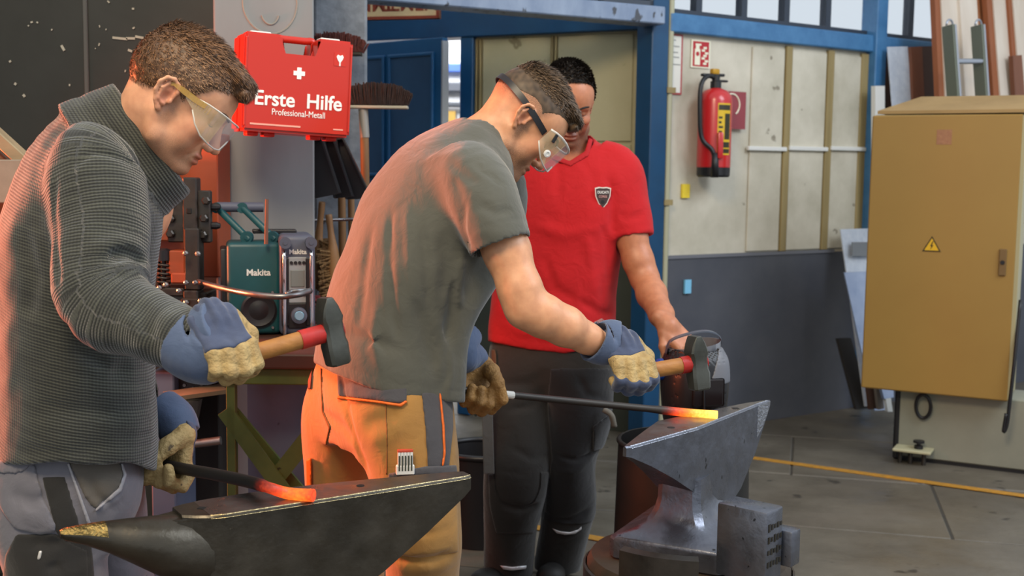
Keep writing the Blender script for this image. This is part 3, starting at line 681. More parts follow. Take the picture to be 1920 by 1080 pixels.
dustpan('black dustpan nearest the grey pillar, hanging under the first aid case', [(578, 262), (606, 258), (640, 362), (590, 372)], 4.0, -.02)
dustpan('worn black dustpan hanging between the other two', [(610, 262), (628, 260), (664, 368), (628, 372)], 4.08, -.02)
dustpan('black dustpan farthest right, with the long slanting edge', [(632, 262), (646, 260), (699, 372), (650, 374)], 4.14, -.02)
rk = thing('tool_rail', tuple(at(630, 412, 4.2)), 'thin steel rail carrying brushes and poles beside the pillar', 'rail')
b = BM(); rod(b, at(583, 413, 4.14), at(676, 411, 4.26), .006); obj('rod', b, M_steel, rk, 40)
b = BM(); rod(b, at(610, 413, 4.17), at(612, 413, 4.5), .005); obj('bracket', b, M_steel, rk, 40)
def hand_brush(label, p0, p1, p2, D, w):
    t = thing('hand_brush', tuple(at(*p0, D)), label, 'brush'); a, c, e = at(*p0, D), at(*p1, D), at(*p2, D)
    b = BM(); tube(b, spline([a, a.lerp(c, .3), a.lerp(c, .7), c, c.lerp(e, .6), e], 5), [.011, .012, .012, .012, .012, .011, .011, .011, .011, .012, .013, .013, .014, .014, .015, .017, .019, .02, .02, .02, .02, .02, .019, .018, .017, .016][:26], 10); obj('wooden_handle', b, M_wood, t, True)
    b = BM(); ax = (e - c).normalized()
    for i in range(44):
        for j in range(4):
            p = c.lerp(e, i / 43) + Vector((0, (j - 1) * .012, 0)); d = Vector((w * random.uniform(.75, 1.1), random.uniform(-.02, .02), random.uniform(-.03, .01))); rod(b, p, p + d, .0035, .005, 5)
    tag(obj('bristles', b, M_tan, t), kind='stuff')
hand_brush('tan hand brush hanging closer to the grey pillar', (604, 378), (597, 450), (592, 540), 4.05, .045)
hand_brush('tan hand brush with a pale curved handle, second from the pillar', (616, 402), (624, 465), (630, 555), 4.0, -.05)
rb = thing('scrubbing_brush', tuple(at(595, 600, 3.9)), 'dull red ribbed scrubbing brush behind the radio', 'brush')
b = BM()
for i in range(9): box(b, (.03, .05, .007), tuple(at(594, 562 + i * 8, 3.9)), None, .002, 1)
box(b, (.02, .04, .15), tuple(at(594, 596, 3.93))); tag(obj('ribs', b, mat('dull_red', '#6b2326', .6), rb), kind='stuff')

# ------------------------------------------------------------------ bench, radio, forging machine
M_green = mat('green_frame_paint', '#3f5222', .55, col2='#50622e', scale=9, spots='#2a2d18', spot_scale=20, spot_amt=.02, bump=.1)
M_benchp = mat('bench_blue_grey', '#50576c', .6, col2='#5e657b', scale=4, spots='#2e3038', spot_scale=14, spot_amt=0.0, bump=.1)
M_redwood = mat('oiled_bench_wood', '#4d2a1c', .5, col2='#3a2016', scale=7, stretch=(.2, 1, 1), bump=.15)
M_orange = mat('machine_orange', '#a2461f', .5, col2='#8b3a1a', scale=5, spots='#d0703a', spot_scale=16, spot_amt=0.0, bump=.08)
bd = 3.08
bench = thing('workbench', tuple(at(505, 1400, bd)), 'green framed workbench with a dark red wooden top and cross braces', 'workbench')
bench.location.z = 0
zt0 = at(505, 663, bd).z; zt1 = at(505, 693, bd).z; xl = at(418, 700, bd).x; xr = at(598, 700, bd).x
b = BM(); box(b, (xr - xl, .62, zt0 - zt1), ((xl + xr) / 2, bd + .31, (zt0 + zt1) / 2), None, .006); obj('top', b, M_redwood, bench)
zg = at(505, 725, bd).z
b = BM(); box(b, (xr - xl, .05, zt1 - zg - .002), ((xl + xr) / 2, bd + .045, (zt1 + zg) / 2), None, .004); obj('front_rail', b, M_green, bench)
for x in (xl + .012, xr - .012):
    for y in (bd + .045, bd + .57):
        b = BM(); box(b, (.024, .03, zg), (x, y, zg / 2), None, .002); obj('leg', b, M_green, bench)
b = BM(); box(b, (xr - xl - .06, .02, zg - .06), ((xl + xr) / 2, bd + .16, zg / 2 + .04)); obj('back_panel', b, M_benchp, bench)
za, zb_ = at(430, 770, bd).z, at(520, 925, bd).z
def brace(p, q, dy, w, m): 
    a, c = at(*p, bd + dy), at(*q, bd + dy); d = (c - a).normalized(); n = Vector((0, 1, 0)).cross(d) * w / 2; b = BM()
    hexa(b, [a - n, c - n, c + n, a + n], [v + Vector((0, .012, 0)) for v in (a - n, c - n, c + n, a + n)]); obj('brace', b, m, bench)
brace((420, 770), (540, 935), .03, .042, M_green); brace((645, 735), (495, 925), .045, .046, M_green); brace((436, 772), (620, 990), .075, .03, M_green)

# radio on the bench
rz_ = R(14); rc = at(500, 640, 3.42); rzb = zt0
frr = Matrix.Translation((rc.x, rc.y, rzb)) @ Matrix.Rotation(rz_, 4, 'Z')
M_teal = mat('radio_teal', '#0e4b50', .45, col2='#0c3f45', scale=6); M_rgrey = mat('radio_grey', '#4b4f5e', .5); M_chrome = mat('chrome', '#c9ccd2', .14, 1.0)
rad = thing('jobsite_radio', (rc.x, rc.y, rzb), 'teal and grey jobsite radio with a folding handle standing on the workbench', 'radio')
b = BM(); box(b, (.155, .17, .27), (-.035, .085, .138), frr, .014, 3); obj('body', b, M_teal, rad, 35)
b = BM(); box(b, (.02, .15, .24), (-.12, .09, .135), frr, .006); obj('side_bumper', b, M_black, rad, 35)
b = BM(); box(b, (.103, .20, .295), (.088, .075, .149), frr, .016, 3); con_ = obj('console', b, M_rgrey, rad, 35)
b = BM(); box(b, (.022, .012, .2), (.053, -.027, .13), frr, .003); box(b, (.022, .012, .2), (.123, -.027, .13), frr, .003); obj('ribbed_bumper', b, M_black, rad)
b = BM(); box(b, (.052, .006, .135), (.089, -.027, .165), frr, .003); pn = obj('control_panel', b, mat('radio_panel', '#8b8f93', .4), rad)
b = BM(); box(b, (.04, .004, .05), (.089, -.031, .17), frr, .002); obj('display', b, mat('lcd', '#6d7270', .3), pn)
for k in range(4):
    for z in (.216, .123):
        b = BM(); lathe(b, [(.0052, 0), (.0048, .004)], 10, frr @ Matrix.Translation((.071 + k * .012, -.030, z)) @ XR); obj('button', b, M_rgrey if z < .2 else M_black, pn)
b = BM(); box(b, (.056, .006, .075), (.089, -.027, .06), frr, .003); obj('knob_plate', b, M_black, rad)
b = BM(); lathe(b, [(.024, 0), (.023, .02), (.016, .022), (.0155, .021)], 24, frr @ Matrix.Translation((.092, -.028, .062)) @ XR); kn = obj('volume_knob', b, M_rgrey, rad, 35)
b = BM(); lathe(b, [(.0145, 0), (.012, .003)], 20, frr @ Matrix.Translation((.092, -.049, .062)) @ XR); obj('knob_cap', b, mat('pale_blue_cap', '#7fa6bd', .25, .3), kn, 35)
for x in (.05, .128):
    b = BM(); tube(b, spline([frr @ Vector(p) for p in ((x, -.022, .245), (x, -.044, .235), (x, -.044, .12), (x, -.044, .015), (x, -.022, .006))], 6), .006, 10); obj('guard_bar', b, M_chrome, rad, True)
for x in (.053, .127):
    b = BM(); lathe(b, [(.017, 0), (.017, .05)], 14, frr @ Matrix.Translation((x, -.005, .275)) @ XR); lathe(b, [(.006, .045), (.006, .052)], 8, frr @ Matrix.Translation((x, -.005, .275)) @ XR); obj('corner_knuckle', b, M_rgrey, rad, 35)
b = BM(); lathe(b, [(.05, 0), (.052, .006), (.046, .009), (.03, .004), (.028, .004), (.02, .008)], 28, frr @ Matrix.Translation((-.022, .0, .075)) @ XR); obj('speaker', b, M_black, rad, 35)
b = BM()
for dx in (-.04, .04):
    for dz in (-.052, .052): lathe(b, [(.005, 0), (.004, .005)], 8, frr @ Matrix.Translation((-.022 + dx, .0, .075 + dz)) @ XR)
tag(obj('speaker_screws', b, M_steel, rad), kind='stuff')
M_lt = mat('logo_white', '#d9d9d5', .5)
text('lettering', 'Makita', .026, frr @ Matrix.Translation((-.022, -.0008, .185)) @ XR @ Matrix.Shear('XZ', 4, (0, 0)), M_lt, rad, .0008, bold=.0007)
text('lettering', 'Makita', .019, frr @ Matrix.Translation((.09, -.0262, .247)) @ XR, M_lt, rad, .0008, bold=.0006)
for x in (-.105, .045):
    a, c = frr @ Vector((x * .5 + .0, .06, .285)), frr @ Vector((x * .5 - .085, .12, .37)); d = (c - a).normalized(); b = BM()
    box(b, (.018, .026, (c - a).length + .03), (0, 0, (c - a).length / 2), aim(a, c, (0, 1, 0)), .006); obj('handle_arm', b, M_teal, rad, 30)
    b = BM(); lathe(b, [(.018, -.012), (.018, .012)], 16, Matrix.Translation(a) @ XR); lathe(b, [(.005, .011), (.005, .015)], 8, Matrix.Translation(a) @ XR); obj('handle_joint', b, M_teal, rad, 35); b = BM(); lathe(b, [(.016, -.012), (.016, .013)], 16, Matrix.Translation(c) @ XR); obj('handle_joint', b, M_teal, rad, 35)
b = BM(); rod(b, frr @ Vector((-.0525 - .085, .12, .372)), frr @ Vector((.0225 - .085 + .06, .13, .372)), .015); obj('handle_grip', b, M_rgrey, rad, 40)
b = BM(); rod(b, frr @ Vector((.0, -.02, .27)), frr @ Vector((.003, -.02, .40)), .006, .005); obj('antenna', b, mat('antenna_brown', '#6a4537', .5), rad, 40)
b = BM(); box(b, (.13, .05, .012), (.03, .12, .30), frr, .003); obj('charger_lid', b, M_black, rad)

# forging machine in front of the dark wall
mm = thing('forging_machine', (at(350, 500, 3.5).x, 3.6, 0), 'orange forging machine with a bolted steel ram and coil spring beside the pillar', 'machine')
def part(name, rects, m, D0=3.4, bev=.004):
    b = BM()
    for (x0, y0, x1, y1, D, dp) in rects: pxbox(x0, y0, x1, y1, D, dp, bev, b)
    return obj(name, b, m, mm)
part('housing', [(270, 250, 409, 520, 3.62, .16)], M_orange); part('housing_side', [(262, 300, 316, 452, 3.5, .12)], M_orange)
rp_ = part('ram_plate', [(313, 357, 394, 455, 3.45, .03)], M_dsteel); part('ram_bar', [(342, 333, 369, 470, 3.435, .05)], M_dsteel)
part('ram_head', [(345, 428, 373, 545, 3.41, .06)], M_dsteel); part('ram_slot', [(348, 389, 360, 402, 3.432, .01)], mat('slot_black', '#0d0d0c', .8))
for (x, y) in ((323, 378), (388, 376), (321, 410), (384, 409), (321, 438), (382, 440)):
    b = BM(); lathe(b, [(.013, 0), (.013, .014), (.009, .018)], 6, Matrix.Translation(at(x, y, 3.45)) @ XR); obj('bolt', b, M_dsteel, mm)
for (x, y) in ((396, 388), (396, 423)):
    b = BM(); lathe(b, [(.011, 0), (.011, .02), (.007, .03)], 10, Matrix.Translation(at(x - 2, y, 3.47)) @ Matrix.Rotation(PI / 2, 4, 'Y')); obj('side_bolt', b, M_black, mm)
part('guide_block', [(316, 470, 347, 517, 3.42, .08)], M_orange); part('guide_foot', [(320, 512, 350, 532, 3.41, .08)], M_orange)
sp0_ = at(306, 490, 3.43); b = BM(); pts = [sp0_ + Vector((.017 * math.cos(t), .017 * math.sin(t), -.0048 * t / 1.0 * .42)) for t in np.linspace(0, 2 * PI * 7, 90)]
tube(b, pts, .0042, 6); obj('coil_spring', b, M_dsteel, mm, True)
b = BM(); lathe(b, [(.022, 0), (.022, .03), (.012, .035)], 14, Matrix.Translation(at(306, 488, 3.43))); lathe(b, [(.008, -.12), (.008, 0)], 10, Matrix.Translation(at(306, 488, 3.43))); obj('spring_cap', b, M_black, mm, 40)
part('die_upper', [(343, 545, 371, 566, 3.4, .07)], M_dsteel); part('die_table', [(316, 548, 388, 575, 3.43, .12), (300, 540, 345, 556, 3.41, .1)], M_dsteel)
part('die_block', [(338, 560, 386, 585, 3.38, .1)], mat('brown_steel', '#51463e', .4, .7, col2='#3c342e', scale=10)); part('anvil_plate', [(318, 584, 395, 600, 3.36, .16), (300, 600, 422, 640, 3.34, .18), (360, 590, 434, 612, 3.36, .14)], MATS['brown_steel'])
for (x, y) in ((350, 567), (377, 564), (349, 475), (372, 476), (350, 530), (367, 530), (300, 540), (312, 534), (337, 545), (372, 585)):
    b = BM(); lathe(b, [(.008, 0), (.008, .008), (.004, .011)], 8, Matrix.Translation(at(x, y, 3.375)) @ XR); obj('small_bolt', b, M_steel, mm)
b = BM(); tube(b, spline([at(372, 528, 3.4), at(420, 541, 3.3), at(470, 551, 3.22), at(520, 556, 3.2), at(556, 553, 3.22), at(582, 545, 3.28)], 6), .0085, 10); obj('lever_rod', b, M_steel, mm, True)
b = BM(); tube(b, spline([at(538, 552, 3.22), at(545, 547, 3.24), at(560, 545, 3.25), at(582, 545, 3.28)], 5), .0065, 8); obj('rod_hook', b, M_steel, mm, True)
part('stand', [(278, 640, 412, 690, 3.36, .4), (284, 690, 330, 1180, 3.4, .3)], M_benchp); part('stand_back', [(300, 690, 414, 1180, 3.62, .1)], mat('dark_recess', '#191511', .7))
part('perforated_panel', [(330, 694, 388, 742, 3.45, .02)], M_black)
for (x, y) in ((339, 700), (357, 707), (371, 702), (346, 722), (363, 728), (378, 720)):
    b = BM(); lathe(b, [(.006, 0), (.005, .004)], 8, Matrix.Translation(at(x, y, 3.45)) @ XR); obj('rivet', b, M_steel, mm)
b = BM(); q = [atz(306, 742, .80), atz(318, 753, .80), atz(427, 738, .80), atz(412, 727, .80)]; hexa(b, q, [v + Vector((0, 0, .012)) for v in q]); obj('step_plate', b, mat('step_brown', '#7b6a54', .55, col2='#5f5140', scale=9), mm)
b = BM(); a_ = [at(x, y, 3.44) for x, y in ((343, 752), (373, 752), (366, 790), (356, 860), (345, 900), (336, 900), (346, 850), (350, 790))]; hexa(b, a_, [v + Vector((0, .04, 0)) for v in a_]); obj('support_leg', b, mat('grey_iron', '#55514b', .55, .3), mm)
b = BM(); rod(b, at(352, 834, 3.36), at(414, 826, 3.36), .0125); obj('foot_bar', b, M_steel, mm, 40)

# boards at the far left
M_plank = mat('pale_plank', '#9d8f70', .65, col2='#7d7056', scale=10, stretch=(.2, 1, 1), bump=.1)
def plank(label, a, b_, w, th, m, name='wooden_board', cat='board', up=(0, 1, 0)):
    t = BM(); L_ = (b_ - a).length; box(t, (w, th, L_), (0, 0, L_ / 2), aim(a, b_, up), .003, 1); return tag(obj(name, t, m), label, cat)
plank('slanting pale board leaning behind the back of the smith in the grey sweater', at(-60, 205, 3.3), at(58, 312, 3.3), .035, .05, M_plank)
plank('dark slanting board under the paler one at the left edge', at(-70, 245, 3.33), at(70, 372, 3.33), .05, .04, mat('dark_plank', '#6d6350', .7, col2='#564c3c', scale=9))
plank('flat grey board lying level at the left edge behind the sweater', at(-90, 340, 3.28), at(66, 340, 3.28), .12, .045, mat('grey_plank', '#8c8577', .7, col2='#756f62', scale=8))
b = BM(); pxbox(-60, 352, 40, 640, 3.36, .2, .01, b); tag(obj('brown_crate', b, mat('brown_crate', '#3d2a17', .7, col2='#2f2012', scale=6)), 'dark brown wooden crate under the boards at the left edge', 'crate')

# ------------------------------------------------------------------ switch cabinet on its plinth, right
ca, cb = atz(1675, 860, 0), atz(1920, 890, 0); cd = (cb - ca).normalized(); cn = Vector((cd.y, -cd.x, 0))
M_cab = mat('cabinet_ochre', '#9a7838', .5, col2='#926f33', scale=1.5, fac=.3); M_cabs = mat('cabinet_side', '#a49a74', .5); M_plinth = mat('plinth_grey', '#8d8c7c', .55, col2='#7f7e70', scale=3)
def cbpt(px, py, off): return on_plane(px, py, ca + cn * off, cn)
def cst(px, py, off): p = cbpt(px, py, off); return (p - ca).dot(cd), p.z
frb = frame(ca, cd, Vector((0, 0, 1)).cross(cd), (0, 0, 1))
def cbox(b, s0, s1, z0, z1, o0, o1, bev=.004): return box(b, (s1 - s0, abs(o1 - o0), z1 - z0), ((s0 + s1) / 2, -(o0 + o1) / 2, (z0 + z1) / 2), frb, bev, 1)
CO = .10
s0, zb = cst(1614, 728, CO); s1, _ = cst(1889, 757, CO); zt_ = cst(1750, 214, CO)[1]
cab = thing('switch_cabinet', tuple(ca + cd * .4), 'tall ochre switch cabinet with a lightning warning triangle on its door', 'cabinet')
b = BM(); cbox(b, s0 + .006, s1 + .0, zb, zt_, CO - .02, CO - .38, .006); obj('body', b, M_cabs, cab)
b = BM(); cbox(b, s0, s1, zb + .004, zt_ - .004, CO - .018, CO, .006); dr = obj('door', b, M_cab, cab)
b = BM(); hs_, hz_ = cst(1880, 492, CO); cbox(b, hs_ - .017, hs_ + .017, hz_ - .065, hz_ + .065, CO, CO + .01, .003); hd = obj('lock_plate', b, mat('lock_bronze', '#7d6340', .4, .5), dr)
b = BM(); lathe(b, [(.011, 0), (.01, .006)], 14, frame(WL(0, 0, 0), WD, (0, 0, 1), WN) if False else frame(frb @ Vector((hs_, -CO - .01, hz_)), cd, (0, 0, 1), cn)); obj('keyhole', b, M_black, hd)
def tri(b, c, r, off, th):
    pts = [frb @ Vector((c[0] + r * math.sin(a), -off, c[1] + r * math.cos(a))) for a in (0, 2 * PI / 3, 4 * PI / 3)]; hexa(b, pts, [p + cn * th for p in pts])
tc_ = cst(1747, 462, CO)
b = BM(); tri(b, tc_, .051, CO, .002); wt = obj('warning_triangle', b, mat('warn_black', '#2a2005', .5), dr)
b = BM(); tri(b, tc_, .040, CO + .002, .001); obj('yellow_field', b, mat('warn_yellow', '#d8a91c', .45), wt)
b = BM(); zz = [(.004, .026), (-.007, .002), (-.001, .002), (-.005, -.017), (.008, .007), (.001, .007), (.009, .026)]; pts = [frb @ Vector((tc_[0] + x, -CO - .003, tc_[1] + z)) for x, z in zz]; hexa(b, pts, [p + cn * .001 for p in pts]); obj('lightning_bolt', b, MATS['warn_black'], wt)
b = BM(); k0, k1 = cst(1757, 243, CO), cst(1784, 271, CO); cbox(b, k0[0], k1[0], k1[1], k0[1], CO, CO + .001, 0); obj('faded_sticker', b, mat('faded_pink', '#a0704d', .6, col2='#8e5f42', scale=60), dr)
b = BM(); k0 = cst(1893, 480, CO); cbox(b, s1 - .004, s1 + .016, zb + .01, zt_ - .01, CO - .02, CO - .002, .002); obj('hinge_strip', b, M_cabs, cab)
for k in range(11):
    b = BM(); q = frb @ Vector((s1 + .003, -(CO - .12), zb + .06 + k * .021)); box(b, (.008, .12, .009), tuple(Vector((s1 + .004, -(CO - .13), zb + .07 + k * .021))), frb, .002, 1); obj('vent_slat', b, mat('vent_cream', '#b9b08c', .5), cab)
b = BM(); ps = spline([frb @ Vector(p) for p in ((s1 + .03, -(CO - .03), zb + .5), (s1 + .022, -(CO + .02), zb + .2), (s1 + .012, -(CO + .03), zb + .0), (s1 + .006, -(CO + .03), zb - .1), (s1 - .008, -(CO + .03), zb - .14), (s1 + .0, -(CO + .03), zb - .05))], 6); tube(b, ps, .009, 8); obj('cable', b, M_black, cab, True)
b = BM(); cbox(b, s0 + .16, s1 + .4, 0.02, zb, .0, -.3, .006); obj('plinth', b, M_plinth, cab); b = BM(); cbox(b, s0 + .16, s1 + .4, 0.0, .02, -.01, -.29, 0); obj('plinth_joint', b, M_black, cab)
b = BM(); e0 = cst(1683, 800, 0)[0]; cbox(b, e0 - .02, e0 + .012, 0, zb, .006, -.3, .01); obj('edge_profile', b, M_black, cab)
b = BM(); lc = cst(1731, 762, .03); tube(b, [frb @ Vector((lc[0] + .036 * math.cos(t), -.03 - .01 * math.sin(t), lc[1] + .062 * math.sin(t) + .0)) for t in np.linspace(0, 2 * PI, 28)[:-1]], .009, 8, True); obj('cable_loop', b, M_black, cab, True)
b = BM(); f0, f1 = cst(1677, 836, .06), cst(1748, 850, .06); cbox(b, f0[0], f1[0], f1[1], f0[1], .0, .12, .004); lv = obj('levelling_foot', b, mat('foot_cream', '#b1ab8a', .5), cab)
b = BM(); fm = cst(1723, 826, .06); lathe(b, [(.022, .0), (.022, .02), (.01, .022), (.01, .03), (.028, .034), (.028, .045)], 12, Matrix.Translation(frb @ Vector((fm[0], -.06, fm[1] - .045)))); obj('foot_knob', b, M_black, lv, 40)
b = BM()
for x in (f0[0] + .03, f0[0] + .08, f1[0] - .04): rod(b, frb @ Vector((x, -.06, 0)), frb @ Vector((x, -.06, f1[1])), .011)
tag(obj('foot_bolts', b, M_dsteel, lv), kind='stuff')
# folded cardboard on the cabinet
b = BM(); k0 = s0 + .02; o = [(k0, .08), (s1 + .1, .10), (s1 + .12, -.22), (k0 + .16, -.2)]
hexa(b, [frb @ Vector((x, -y, zt_ + .004)) for x, y in o], [frb @ Vector((x, -y, zt_ + .02 + (.085 if y < 0 else 0))) for x, y in o]); tag(obj('cardboard_sheet', b, mat('cardboard', '#94774a', .8, col2='#a58657', scale=5, bump=.1)), 'folded brown cardboard sheet lying on top of the switch cabinet', 'cardboard')

# things leaning on the wall behind the cabinet
M_brown = mat('brown_board', '#7c4a30', .55, col2='#59321f', scale=6, stretch=(1, 1, .15)); M_dbrown = mat('dark_brown_board', '#3c271c', .6, col2='#4c3021', scale=6, stretch=(1, 1, .15))
M_raw = mat('raw_plank', '#d8cdbf', .65, col2='#bfae9c', scale=5, stretch=(1, 1, .08), spots='#8a6a50', spot_scale=12, spot_amt=-.02); M_pine = mat('reddish_plank_edge', '#9a5a33', .6, col2='#84492a', scale=6, stretch=(1, 1, .1))
def lean(name, label, cat, pts, off_top, off_bot, th, m, zfoot=None):
    """a flat piece leaning at the wall, its outline measured on the photo; top and bottom stand off the wall differently"""
    ys = [p[1] for p in pts]; y0, y1 = min(ys), max(ys); P_ = []
    for x, y in pts:
        o = off_top + (off_bot - off_top) * (y - y0) / max(1, y1 - y0); P_.append(wpt(x, y, o))
    b = BM(); hexa(b, P_, [p - WN * th for p in P_]); return tag(obj(name, b, m), label, cat)
lean('metal_sheet', 'tall bright galvanised sheet leaning on the wall above the cabinet, left of the brown boards', 'sheet', [(1664, 88), (1702, 87), (1726, 400), (1690, 400)], .12, .3, .006, M_galv)
lean('metal_offcut', 'short white tube end against the blue post left of the cabinet top', 'tube', [(1641, 161), (1659, 161), (1660, 420), (1641, 420)], .14, .16, .03, M_white)
lean('dark_board', 'narrow dark board between the blue post and the galvanised sheet', 'board', [(1652, 100), (1668, 98), (1690, 420), (1664, 420)], .06, .12, .03, M_dbrown)
lean('brown_board', 'reddish brown board just right of the galvanised sheet', 'board', [(1708, 88), (1729, 87), (1745, 420), (1722, 420)], .14, .32, .03, M_brown)
lean('brown_board', 'dark brown wide board behind the leftmost raw plank', 'board', [(1726, 87), (1768, 86), (1776, 420), (1740, 420)], .10, .26, .02, M_dbrown)
PL = [('raw plank with a reddish bark edge, leftmost of the tall planks', [(1750, -60), (1764, -60), (1788, 420), (1772, 420)], .30, M_pine), ('wide pale plank behind the ladder, left one', [(1762, -60), (1795, -60), (1822, 420), (1784, 420)], .31, M_raw),
      ('wide pale plank behind the ladder, right one', [(1796, -60), (1828, -60), (1856, 420), (1824, 420)], .33, M_raw), ('orange brown narrow plank right behind the ladder', [(1822, -60), (1838, -60), (1874, 420), (1855, 420)], .30, mat('orange_plank', '#b3764a', .6, col2='#9c6038', scale=6, stretch=(1, 1, .1))),
      ('dark shaded plank between the ladder and the broad pale plank', [(1836, -60), (1850, -60), (1886, 420), (1872, 420)], .26, M_dbrown), ('reddish plank edge standing before the broad pale plank', [(1846, -60), (1861, -60), (1896, 420), (1880, 420)], .36, M_pine),
      ('broad pale plank right of the ladder', [(1858, -60), (1888, -60), (1926, 420), (1894, 420)], .37, M_raw), ('thin reddish plank edge at the right end of the pale planks', [(1886, -60), (1896, -60), (1934, 420), (1922, 420)], .39, M_pine), ('pale plank cut off by the right edge of the photo', [(1895, -60), (1935, -60), (1975, 420), (1932, 420)], .40, M_raw)]
for lb, pts, o_, m_ in PL: lean('wooden_plank', lb, 'plank', pts, o_, o_ + .25, .035, m_)
lean('brown_board', 'short brown board at the right edge, in front of the pale planks', 'board', [(1899, 105), (1916, 103), (1940, 420), (1918, 420)], .52, .62, .03, M_brown)
lad = thing('ladder', tuple(wpt(1810, 400, .6)), 'aluminium ladder leaning on the pale planks above the cabinet', 'ladder')
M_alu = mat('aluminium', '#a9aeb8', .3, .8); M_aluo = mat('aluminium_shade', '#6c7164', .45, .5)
for xa, xb in ((1778, 1804), (1832, 1856)):
    a_, c_ = wpt(xa, 48, .55), wpt(xb, 420, .72); b = BM(); L_ = (c_ - a_).length; box(b, (.022, .075, L_), (0, 0, L_ / 2), aim(a_, c_, WN), .003); obj('rail', b, M_aluo, lad)
    b = BM(); box(b, (.014, .05, L_), (.014, .016, L_ / 2), aim(a_, c_, WN), .002); obj('rail_lip', b, M_alu, lad)
    b = BM(); tube(b, [a_ + WD * .03 * math.cos(t) + Vector((0, 0, .035 * math.sin(t))) + WD * .012 for t in np.linspace(PI, -.3, 10)], .006, 8); obj('hook', b, M_alu, lad, True)
for py in (115, 215, 320):
    b = BM(); rod(b, wpt(1783 + (py - 48) * .07, py, .60), wpt(1838 + (py - 48) * .068, py, .60), .016); obj('rung', b, M_alu, lad, 40)
lean('metal_sheet', 'upper bright sheet leaning left of the cabinet, with a grey square on it', 'sheet', [(1576, 430), (1640, 428), (1660, 760), (1622, 762)], .10, .42, .008, M_galv)
lean('metal_offcut', 'small grey square plate on the upper bright sheet left of the cabinet', 'plate', [(1598, 454), (1640, 454), (1640, 480), (1598, 480)], .16, .19, .006, mat('grey_plate', '#7c8084', .5, .4))
lean('metal_sheet', 'lower pale blue sheet leaning left of the cabinet', 'sheet', [(1583, 511), (1650, 508), (1668, 768), (1640, 770)], .28, .5, .008, mat('pale_blue_sheet', '#8d9dbc', .35, .5, col2='#a7b4cd', scale=8))
lean('dark_board', 'black board leaning low at the dado left of the cabinet', 'board', [(1571, 635), (1596, 634), (1632, 764), (1606, 768)], .2, .42, .02, mat('black_board', '#24211f', .6))
for lb, pts, m_, o_ in (('brown upright offcut on the floor beside the cabinet plinth, leftmost', [(1624, 700), (1638, 700), (1644, 766), (1632, 768)], M_dbrown, .5), ('grey upright offcut, second on the floor beside the cabinet plinth', [(1640, 700), (1650, 700), (1658, 766), (1648, 768)], mat('grey_offcut', '#6b655f', .6), .53), ('pale blue offcut lying against the cabinet plinth', [(1646, 700), (1674, 700), (1676, 745), (1658, 748)], MATS['pale_blue_sheet'], .56), ('white tube offcut nearest the cabinet plinth', [(1660, 742), (1670, 742), (1674, 772), (1665, 772)], M_white, .6)):
    lean('metal_offcut', lb, 'offcut', pts, o_, o_ + .05, .02, m_)

# ------------------------------------------------------------------ bin and quench barrel
def bin_(name, label, cat, x, y, r0, r1, h, m, wall=.008, lip=.012):
    t = thing(name, (x, y, 0), label, cat); M_ = Matrix.Translation((x, y, 0))
    b = BM(); lathe(b, [(r0, 0), (r1, h), (r1 - wall, h), (r0 - wall, .02)], 40, M_); obj('body', b, m, t, 40)
    b = BM(); tube(b, [(x + r1 * math.cos(a), y + r1 * math.sin(a), h - .006) for a in np.linspace(0, 2 * PI, 41)[:-1]], lip, 8, True); obj('rim', b, m, t, True); return t
bp_ = at(905, 855, 4.5); bin_('waste_bin', 'black round bin standing between the tan and the black trousers', 'bin', bp_.x, 4.55, .145, .165, .37, M_black)
M_bar = mat('quench_barrel_steel', '#1a1918', .5, .3, col2='#252322', scale=5, bump=.1, bscale=10)
bin_('quench_barrel', 'dark steel quench barrel behind the right anvil', 'barrel', .535, 3.56, .215, .20, .64, M_bar, lip=.006)

# ------------------------------------------------------------------ anvils
M_anv = mat('anvil_steel_dark', '#504b42', .40, .75, col2='#38352f', scale=9, fac=.3, bump=.22, bscale=28, spots='#5c584c', spot_scale=40, spot_amt=.02, rvar=.14)
M_anvb = mat('anvil_steel_blue', '#62656e', .34, .8, col2='#747781', scale=10, fac=.4, bump=.22, bscale=34, spots='#35363a', spot_scale=45, spot_amt=.03, rvar=.12)
M_face = mat('anvil_face', '#6d6a66', .34, .85, col2='#7c7874', scale=14, bump=.05, bscale=60, rvar=.1)
def anvil_frame(A, B, z):
    a, b = atz(*A, z), atz(*B, z); u = (b - a).normalized(); v = Vector((u.y, -u.x, 0)); c = (a + b) / 2; return frame((c.x, c.y, 0), u, -v, (0, 0, 1))     # local y points away from camera
def ring8(cx, cy, hx_, hy, z, ch):
    return [(cx + sx * x, cy + sy * y, z) for sx, sy, x, y in ((-1, -1, hx_ - ch, hy), (1, -1, hx_ - ch, hy), (1, -1, hx_, hy - ch), (1, 1, hx_, hy - ch), (1, 1, hx_ - ch, hy), (-1, 1, hx_ - ch, hy), (-1, 1, hx_, hy - ch), (-1, -1, hx_, hy - ch))]
def foot(b, fr, cx, cy, secs, ch=.012):
    sections(b, [[fr @ Vector(p) for p in ring8(cx, cy, hx_, hy, z, ch)] for z, hx_, hy in secs])
def slab_body(fr, plan_near, plan_far, zb, zt):
    """upper anvil body: plan edges given at several stations along u, underside height at each; one closed solid"""
    b = BM(); secs = []
    for u, vn, vf, z in [(plan_near[i][0], plan_near[i][1], plan_far[i][1], zb[i]) for i in range(len(plan_near))]:
        ch = .004; secs.append([fr @ Vector(p) for p in ((u, vn, z), (u, vn, zt - ch), (u, vn + ch, zt), (plan_far[0][0] * 0 + u, vf - ch, zt), (u, vf, zt - ch), (u, vf, z))])
    sections(b, secs); return b
